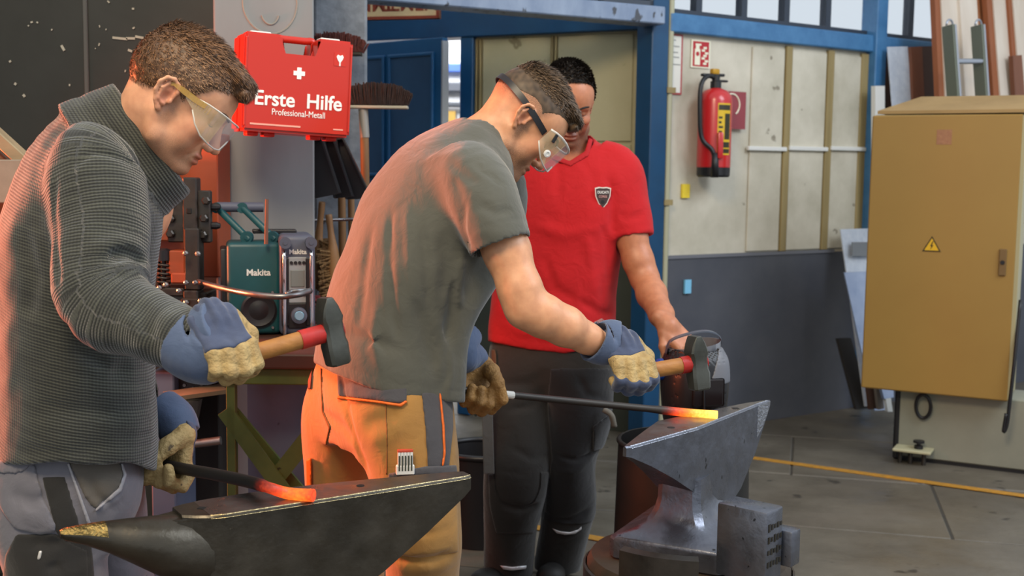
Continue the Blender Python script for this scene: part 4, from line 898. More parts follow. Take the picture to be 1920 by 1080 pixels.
# left anvil: horn towards the left, heel to the right
F1 = anvil_frame((118, 1000), (883, 890), .82); Z1 = .82
an1 = thing('anvil', tuple(F1 @ Vector((0, .035, 0))), 'front anvil, its long round horn pointing left, a red hot bar tip on it', 'anvil')
us = [-.20, -.18, -.155, -.13, .0, .1, .2, .3, .39, .408]
near = [.004, -.012, -.025, -.030, -.026, -.023, -.019, -.014, -.010, -.004]; far = [.070, .080, .086, .091, .096, .088, .074, .058, .042, .034]; zbs = [.64, .62, .60, .585, .585, .60, .652, .715, .778, .79]
b = slab_body(F1, list(zip(us, near)), list(zip(us, far)), zbs, Z1); obj('body', b, M_anv, an1, 25)
b = BM(); rg = []
for u, r, tz in ((-.412, .006, .822), (-.405, .011, .825), (-.37, .019, .826), (-.33, .029, .825), (-.29, .041, .823), (-.25, .053, .82), (-.21, .064, .816), (-.175, .074, .812), (-.15, .076, .810)):
    cy = .012 + (.03 - .012) * min(1, (u + .41) / .24); rh = min(r, .058)
    rg.append([F1 @ Vector((u, cy + rh * math.cos(t), tz - r + r * math.sin(t))) for t in np.linspace(0, 2 * PI, 29)[:-1]])
sections(b, rg); obj('horn', b, M_anv, an1, 60)
b = BM(); hexa(b, [F1 @ Vector(p) for p in ((-.20, -.004, .77), (-.14, -.024, .77), (-.14, .08, .77), (-.21, .066, .77))], [F1 @ Vector(p) for p in ((-.225, .004, Z1 - .008), (-.14, -.022, Z1 - .003), (-.14, .08, Z1 - .003), (-.235, .058, Z1 - .008))]); bmesh.ops.bevel(b, geom=b.edges[:], offset=.004, segments=2, affect='EDGES'); obj('table_step', b, M_anv, an1, 40)
b = BM(); sections(b, [[F1 @ Vector(p) for p in ((u, n_ + .004, Z1 + .0004), (u, f_ - .004, Z1 + .0004), (u, f_ - .004, Z1 - .003), (u, n_ + .004, Z1 - .003))] for u, n_, f_ in list(zip(us, near, far))[2:]]); obj('face_plate', b, M_face, an1)
M_worn_glint = mat('worn_edge_gold_glint', '#b9a77c', .3, 1.0, col2='#8c7d5c', scale=60, bump=.3, bscale=150)  # worn edge steel with its golden highlight put into the colour
b = BM(); sections(b, [[F1 @ Vector(p) for p in ((u, n_ - .0006, Z1 - .0055), (u, n_ + .0045, Z1 + .0008), (u, n_ + .0055, Z1 - .001), (u, n_ + .001, Z1 - .006))] for u, n_ in list(zip(us, near))[2:]]); obj('worn_edge_glint', b, M_worn_glint, an1)
b = BM(); rg = []
for u, r, tz in ((-.413, .006, .8222), (-.405, .0114, .8253), (-.37, .0194, .8263), (-.335, .0282, .8257)):
    cy = .012 + .018 * min(1, (u + .41) / .24); rg.append([F1 @ Vector((u, cy + r * math.cos(t), tz - r + r * math.sin(t))) for t in np.linspace(PI * .3, PI * .93, 12)] + [F1 @ Vector((u, cy + (r - .002) * math.cos(t), tz - r + (r - .002) * math.sin(t))) for t in np.linspace(PI * .93, PI * .3, 12)])
sections(b, rg); obj('worn_horn_tip_glint', b, mat('worn_horn_gold_glint', '#a08a55', .38, 1.0, col2='#5e5134', scale=45, fac=.2, bump=.6, bscale=120), an1, 60)  # worn patch on the horn tip, golden lamp highlight put into its colour
b = BM(); foot(b, F1, 0, .035, [(.62, .10, .05), (.56, .10, .055), (.50, .12, .075), (.46, .16, .105), (.44, .2, .12), (.40, .21, .125)]); obj('waist_and_foot', b, M_anv, an1, 30)
for (px, py, r) in ((676, 911, .008), (378, 953, .009)):
    p = F1.inverted() @ atz(px, py, Z1); b = BM(); lathe(b, [(r, Z1 - .002), (r, Z1 + .0012)], 14 if r < .009 else 4, F1 @ Matrix.Translation((p.x, p.y, 0))); obj('hardy_hole', b, mat('hole_black', '#0b0b0b', .7), an1)
M_stump = mat('oak_stump', '#2f261d', .75, col2='#423527', scale=9, stretch=(1, 1, .15), bump=.3)
def stump(label, x, y, r, h, tilt=None):
    t = thing('anvil_stand', (x, y, 0), label, 'stand'); M_ = Matrix.Translation((x, y, 0))
    b = BM(); lathe(b, [(r * 1.06, 0), (r * 1.03, .05), (r, h - .02), (r - .012, h)], 40, M_); obj('block', b, M_stump, t, 40)
    for z in (h - .05, h * .4):
        b = BM(); lathe(b, [(r + .004, z - .025), (r + .010, z - .022), (r + .010, z + .022), (r + .004, z + .025)], 40, M_, cap=False); obj('hoop', b, M_dsteel, t, 40)
    return t
c1 = F1 @ Vector((0, .035, 0)); stump('round wooden block under the front anvil', c1.x, c1.y, .27, .399)
# right anvil: double tapered, seen end on
F2 = anvil_frame((1172, 834), (1446, 750), .80); Z2 = .80
an2 = thing('anvil', tuple(F2 @ Vector((-.03, .035, .5))), 'right anvil with pointed ends and a glowing yellow bar tip on its face', 'anvil')
us = [-.398, -.385, -.30, -.2, -.094, .0, .1, .2, .297, .37, .385]
near = [-.014, -.021, -.0245, -.0287, -.033, -.025, -.0168, -.0084, 0., .002, .004]; far = [-.004, .0, .028, .06, .092, .078, .064, .05, .034, .012, .009]; zbs = [.775, .772, .735, .685, .625, .55, .53, .575, .66, .765, .785]
b = slab_body(F2, list(zip(us, near)), list(zip(us, far)), zbs, Z2); obj('body', b, M_anvb, an2, 12)
b = BM(); sections(b, [[F2 @ Vector(p) for p in ((u, n_ + .004, Z2 + .0004), (u, f_ - .0035, Z2 + .0004), (u, f_ - .0035, Z2 - .003), (u, n_ + .004, Z2 - .003))] for u, n_, f_ in list(zip(us, near, far))[1:-1]]); obj('face_plate', b, M_face, an2)
M_worn_glint2 = mat('worn_edge_blue_glint', '#c4c8d2', .28, 1.0, col2='#989ca8', scale=60, bump=.3, bscale=150)  # worn edge steel, its bright cool highlight put into the colour
b = BM(); sections(b, [[F2 @ Vector(p) for p in ((u, n_ - .0006, Z2 - .0055), (u, n_ + .0045, Z2 + .0008), (u, n_ + .0055, Z2 - .001), (u, n_ + .001, Z2 - .006))] for u, n_ in list(zip(us, near))[1:-1]]); obj('worn_edge_glint', b, M_worn_glint2, an2)
b = BM(); sections(b, [[F2 @ Vector(p) for p in ((u, n_ - .0009, z_), (u, n_ - .0009, Z2 - .004), (u, n_ + .002, Z2 - .004), (u, n_ + .002, z_))] for u, n_, z_ in ((.300, .0002, .70), (.335, .0012, .725), (.37, .0022, .768), (.384, .004, .786))]); obj('worn_tip_sheen', b, M_worn_glint2, an2)  # worn bevel at the tip, its sheen put into the bright colour
F2f = Matrix.Translation((.497, 3.125, 0)) @ Matrix.Rotation(math.atan2(F2[1][0], F2[0][0]) + R(12), 4, 'Z')
b = BM(); foot(b, F2f, 0, 0, [(.66, .12, .058), (.60, .122, .060), (.575, .128, .065), (.555, .138, .074), (.54, .152, .082), (.525, .172, .103), (.515, .190, .125), (.507, .20, .146), (.502, .204, .157), (.496, .206, .160), (.45, .206, .160), (.445, .201, .155)], .018); obj('waist_and_foot', b, M_anvb, an2, 30)
for (px, py, r) in ((1258, 802, .010), (1379, 766, .013)):
    p = F2.inverted() @ atz(px, py, Z2); b = BM(); lathe(b, [(r, Z2 - .002), (r, Z2 + .0012)], 14 if r < .012 else 4, F2 @ Matrix.Translation((p.x, p.y, 0))); obj('hardy_hole', b, MATS['hole_black'], an2)
b = BM(); k = F2.inverted() @ at(1437, 1010, 2.70); box(b, (.085, .135, .18), (k.x + .043, k.y + .067, .575), F2, .007, 2); ub = obj('upsetting_block', b, M_anvb, an2, 40)
b = BM()
for r_ in range(4):
    for c_ in range(5): box(b, (.009, .003, random.uniform(.008, .02)), (k.x + .012 + c_ * .015, k.y - .0005, .625 - r_ * .03), F2)
tag(obj('stamp_marks', b, M_anv, ub), kind='stuff')
b = BM(); box(b, (.05, .10, .09), (k.x + .12, k.y + .03, .555), F2, .006, 2); obj('small_lug', b, M_anvb, an2, 40)
st2 = stump('dark round stand with a steel hoop under the right anvil', .48, 3.05, .27, .444)
def arcpt(r, a, z): return Vector((.48 + r * math.cos(a), 3.05 + r * math.sin(a), z))
b = BM(); n_ = 16; secs = [[arcpt(.281, a, .36), arcpt(.302, a, .36), arcpt(.302, a, .528), arcpt(.281, a, .534)] for a in np.linspace(-2.32, -1.64, n_)]; sections(b, secs); obj('clamp_bar', b, M_dsteel, st2)

# ------------------------------------------------------------------ heated bars
def hot_mat():
    m = bpy.data.materials.new('heated_steel'); m.use_nodes = True; N = m.node_tree.nodes; L = m.node_tree.links; b = N['Principled BSDF']
    b.inputs['Base Color'].default_value = (*hx('#3a3632'), 1); b.inputs['Roughness'].default_value = .5; b.inputs['Metallic'].default_value = .5
    a = N.new('ShaderNodeAttribute'); a.attribute_name = 'glow'; n = N.new('ShaderNodeTexNoise'); n.inputs['Scale'].default_value = 130; n.inputs['Detail'].default_value = 3
    tc = N.new('ShaderNodeTexCoord'); L.new(tc.outputs['Object'], n.inputs['Vector'])
    ma = N.new('ShaderNodeMath'); ma.operation = 'MULTIPLY_ADD'; ma.inputs[1].default_value = .34; L.new(n.outputs['Fac'], ma.inputs[0]); mb = N.new('ShaderNodeMath'); mb.operation = 'SUBTRACT'; L.new(a.outputs['Fac'], mb.inputs[0]); mb.inputs[1].default_value = .17; L.new(mb.outputs[0], ma.inputs[2])
    r = N.new('ShaderNodeValToRGB'); e = r.color_ramp.elements; e[0].position = .06; e[0].color = (0, 0, 0, 1); e[1].position = 1.0; e[1].color = (1.0, .62, .10, 1)
    for p, c in ((.28, (.25, .012, .003, 1)), (.55, (.95, .07, .012, 1)), (.8, (1.0, .25, .02, 1))):
        q = e.new(p); q.color = c
    L.new(ma.outputs[0], r.inputs[0]); L.new(r.outputs[0], b.inputs['Emission Color'])
    mc = N.new('ShaderNodeMath'); mc.operation = 'MULTIPLY'; mc.inputs[1].default_value = 1.6; L.new(a.outputs['Fac'], mc.inputs[0]); L.new(mc.outputs[0], b.inputs['Emission Strength']); return m
M_hot = hot_mat()
def bar(name, label, pts, r, heat, band=None):
    b = BM(); n = 12; sp_ = spline(pts, 10); N_ = len(sp_); rr = [float(np.interp(i / (N_ - 1), [x for x, _ in r], [y for _, y in r])) for i in range(N_)]; tube(b, sp_, rr, n)
    hv = [float(np.interp((i // n) / (N_ - 1), [x for x, _ in heat], [y for _, y in heat])) for i in range(N_ * n)]
    o = obj(name, b, M_hot, None, 50); at_ = o.data.attributes.new('glow', 'FLOAT', 'POINT'); at_.data.foreach_set('value', np.array(hv, np.float32)); return tag(o, label, 'bar')
e1 = atz(588, 929, Z1 + .0125); e1b = atz(540, 925, Z1 + .0125); e1c = atz(500, 913, Z1 + .030)
H1L = at(309, 872, 2.46)                       # where the left hand of the first smith holds the bar
BAR1 = [at(215, 842, 2.57), H1L, at(400, 889, 2.36), at(470, 904, 2.27), e1c, e1b, e1]
bar('hot_iron_bar', 'dark iron bar with a bent orange red tip lying on the front anvil', BAR1, [(0, .0125), (.62, .0125), (.66, .0105), (1, .0125)], [(0, .0), (.56, .02), (.66, .34), (.78, .62), (.92, .70), (1, .56)])
H2L = at(897, 734, 2.93)
BAR2 = [at(800, 724, 2.86), H2L, at(960, 741, 2.98), at(1100, 755, 3.06), at(1222, 767, 3.125), atz(1290, 774, Z2 + .0105), atz(1345, 778, Z2 + .0105)]
bar('hot_iron_bar', 'long straight black bar with a glowing yellow tip on the right anvil', BAR2, [(0, .009), (.66, .0095), (.7, .0115), (1, .0115)], [(0, 0), (.68, 0), (.76, .5), (.86, .86), (1, 1.0)])
pm = (Vector(BAR2[2]) - Vector(BAR2[1])); 
b = BM(); q0 = Vector(BAR2[1]).lerp(Vector(BAR2[2]), .72); rod(b, q0, q0 + pm.normalized() * .032, .0099); tag(obj('chalk_band', b, mat('chalk_white', '#cfccc4', .7)), 'pale grey painted band around the long straight bar', 'marking')
# ------------------------------------------------------------------ people
CAMV = np.array(list(CAM), np.float32); _fv, _rv, _uv = (np.array(list(v), np.float32) for v in (_f, _r, _u))
def proj(P):
    q = P - CAMV; z = q @ _fv; return 960 + FPX * (q @ _rv) / z, 540 - FPX * (q @ _uv) / z, z
def polysd(P, poly):
    """distance (m) to a cutting outline that was measured on the photo; negative inside"""
    x, y, z = proj(P); n = len(poly); d2 = np.full(len(P), 1e12); ins = np.zeros(len(P), bool)
    for i in range(n):
        (ax, ay), (bx, by) = poly[i], poly[(i + 1) % n]; ex, ey = bx - ax, by - ay; wx, wy = x - ax, y - ay
        t = np.clip((wx * ex + wy * ey) / (ex * ex + ey * ey + 1e-9), 0, 1); d2 = np.minimum(d2, (wx - ex * t) ** 2 + (wy - ey * t) ** 2)
        c = ((ay <= y) != (by <= y)) & (x < (bx - ax) * (y - ay) / ((by - ay) if by != ay else 1e-9) + ax); ins ^= c
    return np.where(ins, -1, 1) * np.sqrt(d2) * z / FPX
def hit(fn, px, py, D0=1.2, D1=6.0):
    d = _f + _r * ((px - 960) / FPX) + _u * ((540 - py) / FPX); d.normalize(); t = D0
    for _ in range(90):
        p = CAM + d * t; s = float(fn(np.array([list(p)], np.float32))[0])
        if s < .0008: break
        t += max(s * .8, .0008)
        if t > D1: return None, None
    e = .004; g = Vector([float(fn(np.array([list(p + Vector(v) * e)], np.float32))[0] - fn(np.array([list(p - Vector(v) * e)], np.float32))[0]) for v in ((1, 0, 0), (0, 1, 0), (0, 0, 1))]).normalized()
    return p, g
def folds(fn, lst):
    """lst of (points measured on the photo, width, depth): furrows (depth>0) and ridges (<0) pressed into cloth"""
    segs = []
    for pts, w, dp in lst:
        h = [hit(fn, *p)[0] for p in pts]; h = [p for p in h if p is not None]
        for i in range(len(h) - 1): segs.append((h[i], h[i + 1], w, dp, i == 0, i == len(h) - 2))
    def add(P):
        r = np.zeros(len(P), np.float32)
        for a, b, w, dp, f0, f1 in segs:
            d, t = segd(P, list(a), list(b)); e = np.ones_like(t)
            if f0: e = np.minimum(e, np.clip(t * 2.2 + .12, 0, 1))
            if f1: e = np.minimum(e, np.clip((1 - t) * 2.2 + .12, 0, 1))
            v = dp * e * np.exp(-(d / w) ** 2); r = np.where(np.abs(v) > np.abs(r), v, r)
        return r
    return add
def vec(p): return np.array(list(p), np.float32)
def near(fn, c, r):
    """evaluate a detailed distance only inside a ball, outside it a cheap lower bound"""
    c = vec(c)
    def f(P):
        d = np.linalg.norm(P - c, axis=1); out = (d - r * .55).astype(np.float32); m = d < r
        if m.any(): out[m] = fn(P[m])
        return out
    return f

def cloth_mat(name, col, col2, weave=420, bump=.25, rough=.85, scale=5, sheen=.25, wr=.25):
    m = mat(name, col, rough, col2=col2, scale=scale, fac=.3, sheen=sheen, bump=.0)
    N = m.node_tree.nodes; L = m.node_tree.links; b = N['Principled BSDF']; tc = N.new('ShaderNodeTexCoord')
    n = N.new('ShaderNodeTexNoise'); n.inputs['Scale'].default_value = weave; n.inputs['Detail'].default_value = 2; L.new(tc.outputs['Object'], n.inputs['Vector'])
    n2 = N.new('ShaderNodeTexNoise'); n2.inputs['Scale'].default_value = 22; n2.inputs['Detail'].default_value = 4; n2.inputs['Distortion'].default_value = .8; L.new(tc.outputs['Object'], n2.inputs['Vector'])
    a = N.new('ShaderNodeBump'); a.inputs['Strength'].default_value = wr; a.inputs['Distance'].default_value = .012; L.new(n2.outputs['Fac'], a.inputs['Height'])
    c = N.new('ShaderNodeBump'); c.inputs['Strength'].default_value = bump; c.inputs['Distance'].default_value = .001; L.new(n.outputs['Fac'], c.inputs['Height']); L.new(a.outputs[0], c.inputs['Normal']); L.new(c.outputs[0], b.inputs['Normal']); return m
def knit_mat():
    m = bpy.data.materials.new('knit_grey'); m.use_nodes = True; N = m.node_tree.nodes; L = m.node_tree.links; b = N['Principled BSDF']; b.inputs['Roughness'].default_value = .92; b.inputs['Sheen Weight'].default_value = .35
    def att(k): a = N.new('ShaderNodeAttribute'); a.attribute_name = k; return a.outputs['Fac']
    def mth(op, x, y=None, z=None):
        n = N.new('ShaderNodeMath'); n.operation = op
        for i, v in enumerate((x, y, z)):
            if v is None: continue
            if isinstance(v, (int, float)): n.inputs[i].default_value = v
            else: L.new(v, n.inputs[i])
        return n.outputs[0]
    tc = N.new('ShaderNodeTexCoord'); nz = N.new('ShaderNodeTexNoise'); nz.inputs['Scale'].default_value = 60; L.new(tc.outputs['Object'], nz.inputs['Vector'])
    wob = mth('MULTIPLY', nz.outputs['Fac'], 2.2)
    rows = mth('SINE', mth('ADD', mth('MULTIPLY', att('row'), 2 * PI / .0062), wob)); cols = mth('SINE', mth('MULTIPLY', att('wale'), 2 * PI / .0058))
    h = mth('MULTIPLY_ADD', cols, .22, mth('MULTIPLY', rows, .78)); h = mth('MULTIPLY_ADD', h, .5, .5)
    ns = N.new('ShaderNodeTexNoise'); ns.inputs['Scale'].default_value = 1; ns.inputs['Detail'].default_value = 3
    cx = N.new('ShaderNodeCombineXYZ'); L.new(mth('MULTIPLY', att('row'), 75.0), cx.inputs[0]); L.new(mth('MULTIPLY', att('wale'), 4.0), cx.inputs[1]); L.new(cx.outputs[0], ns.inputs['Vector'])
    mixv = mth('ADD', mth('MULTIPLY', h, .75), mth('MULTIPLY', mth('SUBTRACT', ns.outputs['Fac'], .5), 1.1))
    r = N.new('ShaderNodeValToRGB'); r.color_ramp.elements[0].position = .12; r.color_ramp.elements[0].color = (*hx('#191b19'), 1); r.color_ramp.elements[1].position = .95; r.color_ramp.elements[1].color = (*hx('#4d4f45'), 1)
    L.new(mixv, r.inputs[0]); L.new(r.outputs[0], b.inputs['Base Color'])
    bp = N.new('ShaderNodeBump'); bp.inputs['Strength'].default_value = .8; bp.inputs['Distance'].default_value = .0022; L.new(h, bp.inputs['Height']); L.new(bp.outputs[0], b.inputs['Normal']); return m
def skin_mat(name, base, red, stub, scalp):
    m = bpy.data.materials.new(name); m.use_nodes = True; N = m.node_tree.nodes; L = m.node_tree.links; b = N['Principled BSDF']; b.inputs['Roughness'].default_value = .48
    b.inputs['Subsurface Weight'].default_value = .12; b.inputs['Subsurface Radius'].default_value = (1., .35, .2); b.inputs['Subsurface Scale'].default_value = .006
    tc = N.new('ShaderNodeTexCoord'); cur = None
    n = N.new('ShaderNodeTexNoise'); n.inputs['Scale'].default_value = 45; n.inputs['Detail'].default_value = 5; L.new(tc.outputs['Object'], n.inputs['Vector'])
    r = N.new('ShaderNodeValToRGB'); bc = np.array(hx(base)); r.color_ramp.elements[0].position = .3; r.color_ramp.elements[0].color = (*(bc * (.86, .8, .78)), 1); r.color_ramp.elements[1].position = .7; r.color_ramp.elements[1].color = (*(bc * 1.06), 1); L.new(n.outputs['Fac'], r.inputs[0]); cur = r.outputs[0]
    hn = N.new('ShaderNodeTexNoise'); hn.inputs['Scale'].default_value = 650; hn.inputs['Detail'].default_value = 2; L.new(tc.outputs['Object'], hn.inputs['Vector'])
    for k, c, grain in (('red', red, False), ('stub', stub, True), ('scalp', scalp, True)):
        a = N.new('ShaderNodeAttribute'); a.attribute_name = k; fac = a.outputs['Fac']
        if grain:
            mr = N.new('ShaderNodeMapRange'); L.new(hn.outputs['Fac'], mr.inputs[0]); mr.inputs[1].default_value = .35; mr.inputs[2].default_value = .6; mr.inputs[3].default_value = .45; mr.inputs[4].default_value = 1.0
            mm_ = N.new('ShaderNodeMath'); mm_.operation = 'MULTIPLY'; L.new(fac, mm_.inputs[0]); L.new(mr.outputs[0], mm_.inputs[1]); fac = mm_.outputs[0]
        mx = N.new('ShaderNodeMix'); mx.data_type = 'RGBA'; L.new(fac, mx.inputs[0]); L.new(cur, mx.inputs[6]); mx.inputs[7].default_value = (*hx(c), 1); cur = mx.outputs[2]
    L.new(cur, b.inputs['Base Color'])
    bp = N.new('ShaderNodeBump'); bp.inputs['Strength'].default_value = .12; bp.inputs['Distance'].default_value = .001; L.new(hn.outputs['Fac'], bp.inputs['Height']); L.new(bp.outputs[0], b.inputs['Normal']); return m
def hair_mat(name, c1, c2):
    m = bpy.data.materials.new(name); m.use_nodes = True; N = m.node_tree.nodes; L = m.node_tree.links; b = N['Principled BSDF']; b.inputs['Roughness'].default_value = .5; b.inputs['Specular IOR Level'].default_value = .35
    a = N.new('ShaderNodeAttribute'); a.attribute_name = 'tone'; r = N.new('ShaderNodeValToRGB'); r.color_ramp.elements[0].color = (*hx(c1), 1); r.color_ramp.elements[1].color = (*hx(c2), 1); L.new(a.outputs['Fac'], r.inputs[0]); L.new(r.outputs[0], b.inputs['Base Color']); return m

class Head:
    """head local frame: x forward, y left, z up, origin between the eyes' height and the ears"""
    def __init__(s, o, yaw, pitch, roll, scale, hairline, top, side, fringe=0.0, jaw=1.0, nose=1.0):
        # yaw: direction the face looks in plan (0 = +X), pitch: nose down
        cy, sy, cp, sp = math.cos(yaw), math.sin(yaw), math.cos(pitch), math.sin(pitch)
        x = Vector((cy * cp, sy * cp, -sp)); y = Vector((-sy, cy, 0)); z = x.cross(y)
        if roll: q = Matrix.Rotation(roll, 3, x); y = q @ y; z = q @ z
        s.M = np.array([[x.x, y.x, z.x], [x.y, y.y, z.y], [x.z, y.z, z.z]], np.float32); s.o = vec(o); s.s = scale; s.hairline = hairline; s.top = top; s.side = side; s.fringe = fringe; s.jaw = jaw; s.nose = nose
    def loc(s, P): return ((P - s.o) @ s.M) / s.s
    def wor(s, q): return Vector([float(v) for v in (np.asarray(q, np.float32) * s.s) @ s.M.T + s.o])
    def dirw(s, q): return Vector([float(v) for v in np.asarray(q, np.float32) @ s.M.T])
    def cran(s, q):
        d = ell(q, (-.010, 0, .034), (.098, .077, .089)); d = smin(d, ell(q, (.028, 0, .03), (.064, .066, .062)), .03); return d
    def __call__(s, P):
        q = s.loc(P); a = np.stack([q[:, 0], np.abs(q[:, 1]), q[:, 2]], 1); j = s.jaw
        d = s.cran(q)
        d = smin(d, ell(q, (.034, 0, -.042), (.055, .058, .072)), .025)
        d = smin(d, cone(a, (-.008, .058 * j, -.045), (.012, .054 * j, -.082), .015, .014), .022)
        d = smin(d, cone(a, (.012, .054 * j, -.082), (.068, .018, -.106), .014, .015), .02)
        d = smin(d, ell(q, (.081, 0, -.104), (.016, .021, .015)), .014)
        d = smin(d, ell(a, (.060, .044, -.030), (.024, .020, .017)), .02)
        d = smin(d, ell(a, (.05, .04, -.06), (.022, .018, .022)), .02)
        d = smin(d, cone(a, (.084, .008, .016), (.070, .044, .016), .0105, .009), .014)
        d = smax(d, -ell(a, (.094, .032, -.002), (.017, .019, .011)), .012)
        d = smin(d, ell(a, (.069, .031, -.003), (.0135, .0145, .0125)), .003)
        d = d + .0022 * np.exp(-(segd(a, (.083, .018, -.007), (.074, .048, -.008))[0] / .0018) ** 2)
        d = smin(d, ell(q, (.076, 0, -.074), (.020, .029, .022)), .014)
        n = s.nose
        d = smin(d, cone(q, (.087, 0, .006), (.106 * n + .0, 0, -.036), .0068, .0098), .010)
        d = smin(d, ell(q, (.110 * n, 0, -.041), (.0105, .0105, .0095)), .006)
        d = smin(d, ell(a, (.098, .0125, -.046), (.0105, .0065, .0072)), .004)
        d = smax(d, -ell(a, (.104, .0065, -.0525), (.0055, .0032, .004)), .003)
        d = smin(d, ell(q, (.0915, 0, -.0685), (.0105, .023, .0058)), .004)
        d = smin(d, ell(q, (.0905, 0, -.0815), (.0105, .020, .0066)), .004)
        d = d + .0035 * np.exp(-(segd(a, (.1035, 0, -.0748), (.088, .024, -.0765))[0] / .0022) ** 2)
        d = d + .0022 * np.exp(-(segd(a, (.096, .017, -.05), (.078, .032, -.078))[0] / .004) ** 2)
        # ears
        e = np.stack([a[:, 0] + .012, a[:, 1] - .0785 - .35 * np.clip(-(a[:, 0] + .004), 0, .03), a[:, 2] + .010], 1)
        H = [(.013, -.001, .002), (.0145, .001, .014), (.009, .002, .025), (-.003, .0035, .0305), (-.0145, .0035, .026), (-.0208, .003, .012), (-.019, .002, -.004), (-.010, 0, -.019), (.002, -.002, -.029)]
        ed = chain(e, H, [.003, .0037, .004, .004, .004, .004, .0037, .0035, .0058], .003)
        ed = smin(ed, ell(e, (-.003, -.004, .002), (.0165, .005, .026)), .003)
        ed = smin(ed, chain(e, [(-.006, .001, .02), (-.011, .002, .006), (-.006, .001, -.013), (.006, 0, -.018)], [.003, .0033, .0033, .0035], .003), .0025)
        ed = smax(ed, -ell(e, (.002, .003, -.004), (.0085, .007, .0105)), .003)
        ed = smin(ed, ell(e, (.0125, -.001, -.007), (.004, .0045, .006)), .003)
        d = smin(d, ed, .004)
        return d * s.s
    def attrs(s, extra=None):
        def red(P):
            q = s.loc(P); a = np.stack([q[:, 0], np.abs(q[:, 1]), q[:, 2]], 1)
            lip = np.exp(-(np.minimum(ell(q, (.093, 0, -.0685), (.012, .022, .0055)), ell(q, (.092, 0, -.0815), (.012, .019, .0062))).clip(0) / .0022) ** 2) * (q[:, 0] > .07)
            ear = np.exp(-(np.linalg.norm((a - V3((-.012, .082, -.01))) / V3((1, .55, 1.5)), axis=1) / .017) ** 2); nose = np.exp(-(np.linalg.norm(a - V3((.11, 0, -.042)), axis=1) / .018) ** 2)
            ck = np.exp(-(np.linalg.norm(a - V3((.065, .052, -.035)), axis=1) / .026) ** 2)
            return np.clip(.62 * lip + .5 * ear + .28 * nose + .3 * ck, 0, 1)
        def stub(P):
            q = s.loc(P); a = np.abs(q[:, 1]); jaw = np.clip((-.048 - q[:, 2] - .35 * np.clip(.03 - q[:, 0], -.02, .05)) / .03, 0, 1) * np.clip((q[:, 2] + .145) / .02, 0, 1) * np.clip((q[:, 0] + .03) / .03, 0, 1)
            burn = np.exp(-((q[:, 0] - .008) / .012) ** 2) * np.clip((.0 - q[:, 2]) / .02, 0, 1) * np.clip((q[:, 2] + .075) / .03, 0, 1) * (a > .05)
            lips = np.exp(-(np.linalg.norm((q - V3((.092, 0, -.075))) / V3((1, 2, 1)), axis=1) / .010) ** 2); brow = s.brow(q)
            return np.clip(np.maximum(jaw, burn) * (1 - lips) * s.stubble + brow, 0, 1)
        def scalp(P):
            q = s.loc(P); h = q[:, 2] - np.interp(q[:, 0], *s.hairline) + s.fade * np.clip((.04 - q[:, 0]) / .03, 0, 1); front = np.clip((h + .004) / (.02 + s.fade), 0, 1); ear = np.linalg.norm((q * V3((1, 0, 1)) - V3((-.014, 0, -.008))) / V3((1, 1, 1.35)), axis=1) < .025
            return front * np.where(ear, np.clip((.0775 - np.abs(q[:, 1])) / .003, 0, 1), 1) * (s.cran(q) < .008)
        return dict(red=red, stub=stub, scalp=scalp)
    stubble = .5; fade = 0.0
    def brow(s, q):
        a = np.stack([q[:, 0], np.abs(q[:, 1]), q[:, 2]], 1); d, t = segd(a, (.093, .012, .017), (.076, .047, .021)); return .85 * np.exp(-(d / (.0065 - .002 * t)) ** 2)
    def hair_thick(s, q):
        h = q[:, 2] - np.interp(q[:, 0], *s.hairline); t = np.clip((q[:, 2] - .062) / .05, 0, 1); t = t * t * (3 - 2 * t)
        th = s.side + (s.top - s.side) * t
        th = th * np.clip(h / .022, 0, 1) ** .7 - .0025 * (h < .002) - .004 * (h < 0)
        return th
    def hair_fn(s, P):
        q = s.loc(P); th = s.hair_thick(q); d = s.cran(q) - th
        if s.fringe:
            k_ = s.fringe; f = ell(q, (.062, 0, .094), (.040, .056, .022 * k_)); f = smin(f, ell(q, (.088 + .006 * k_, -.004, .076), (.016 * k_, .046, .019 * k_)), .012); d = smin(d, f, .014)
        d = d + .0016 * vnoise(q, 330, 1) * (th > .004) + .0022 * vnoise(q, 140, 2) * (th > .008)
        return d * s.s
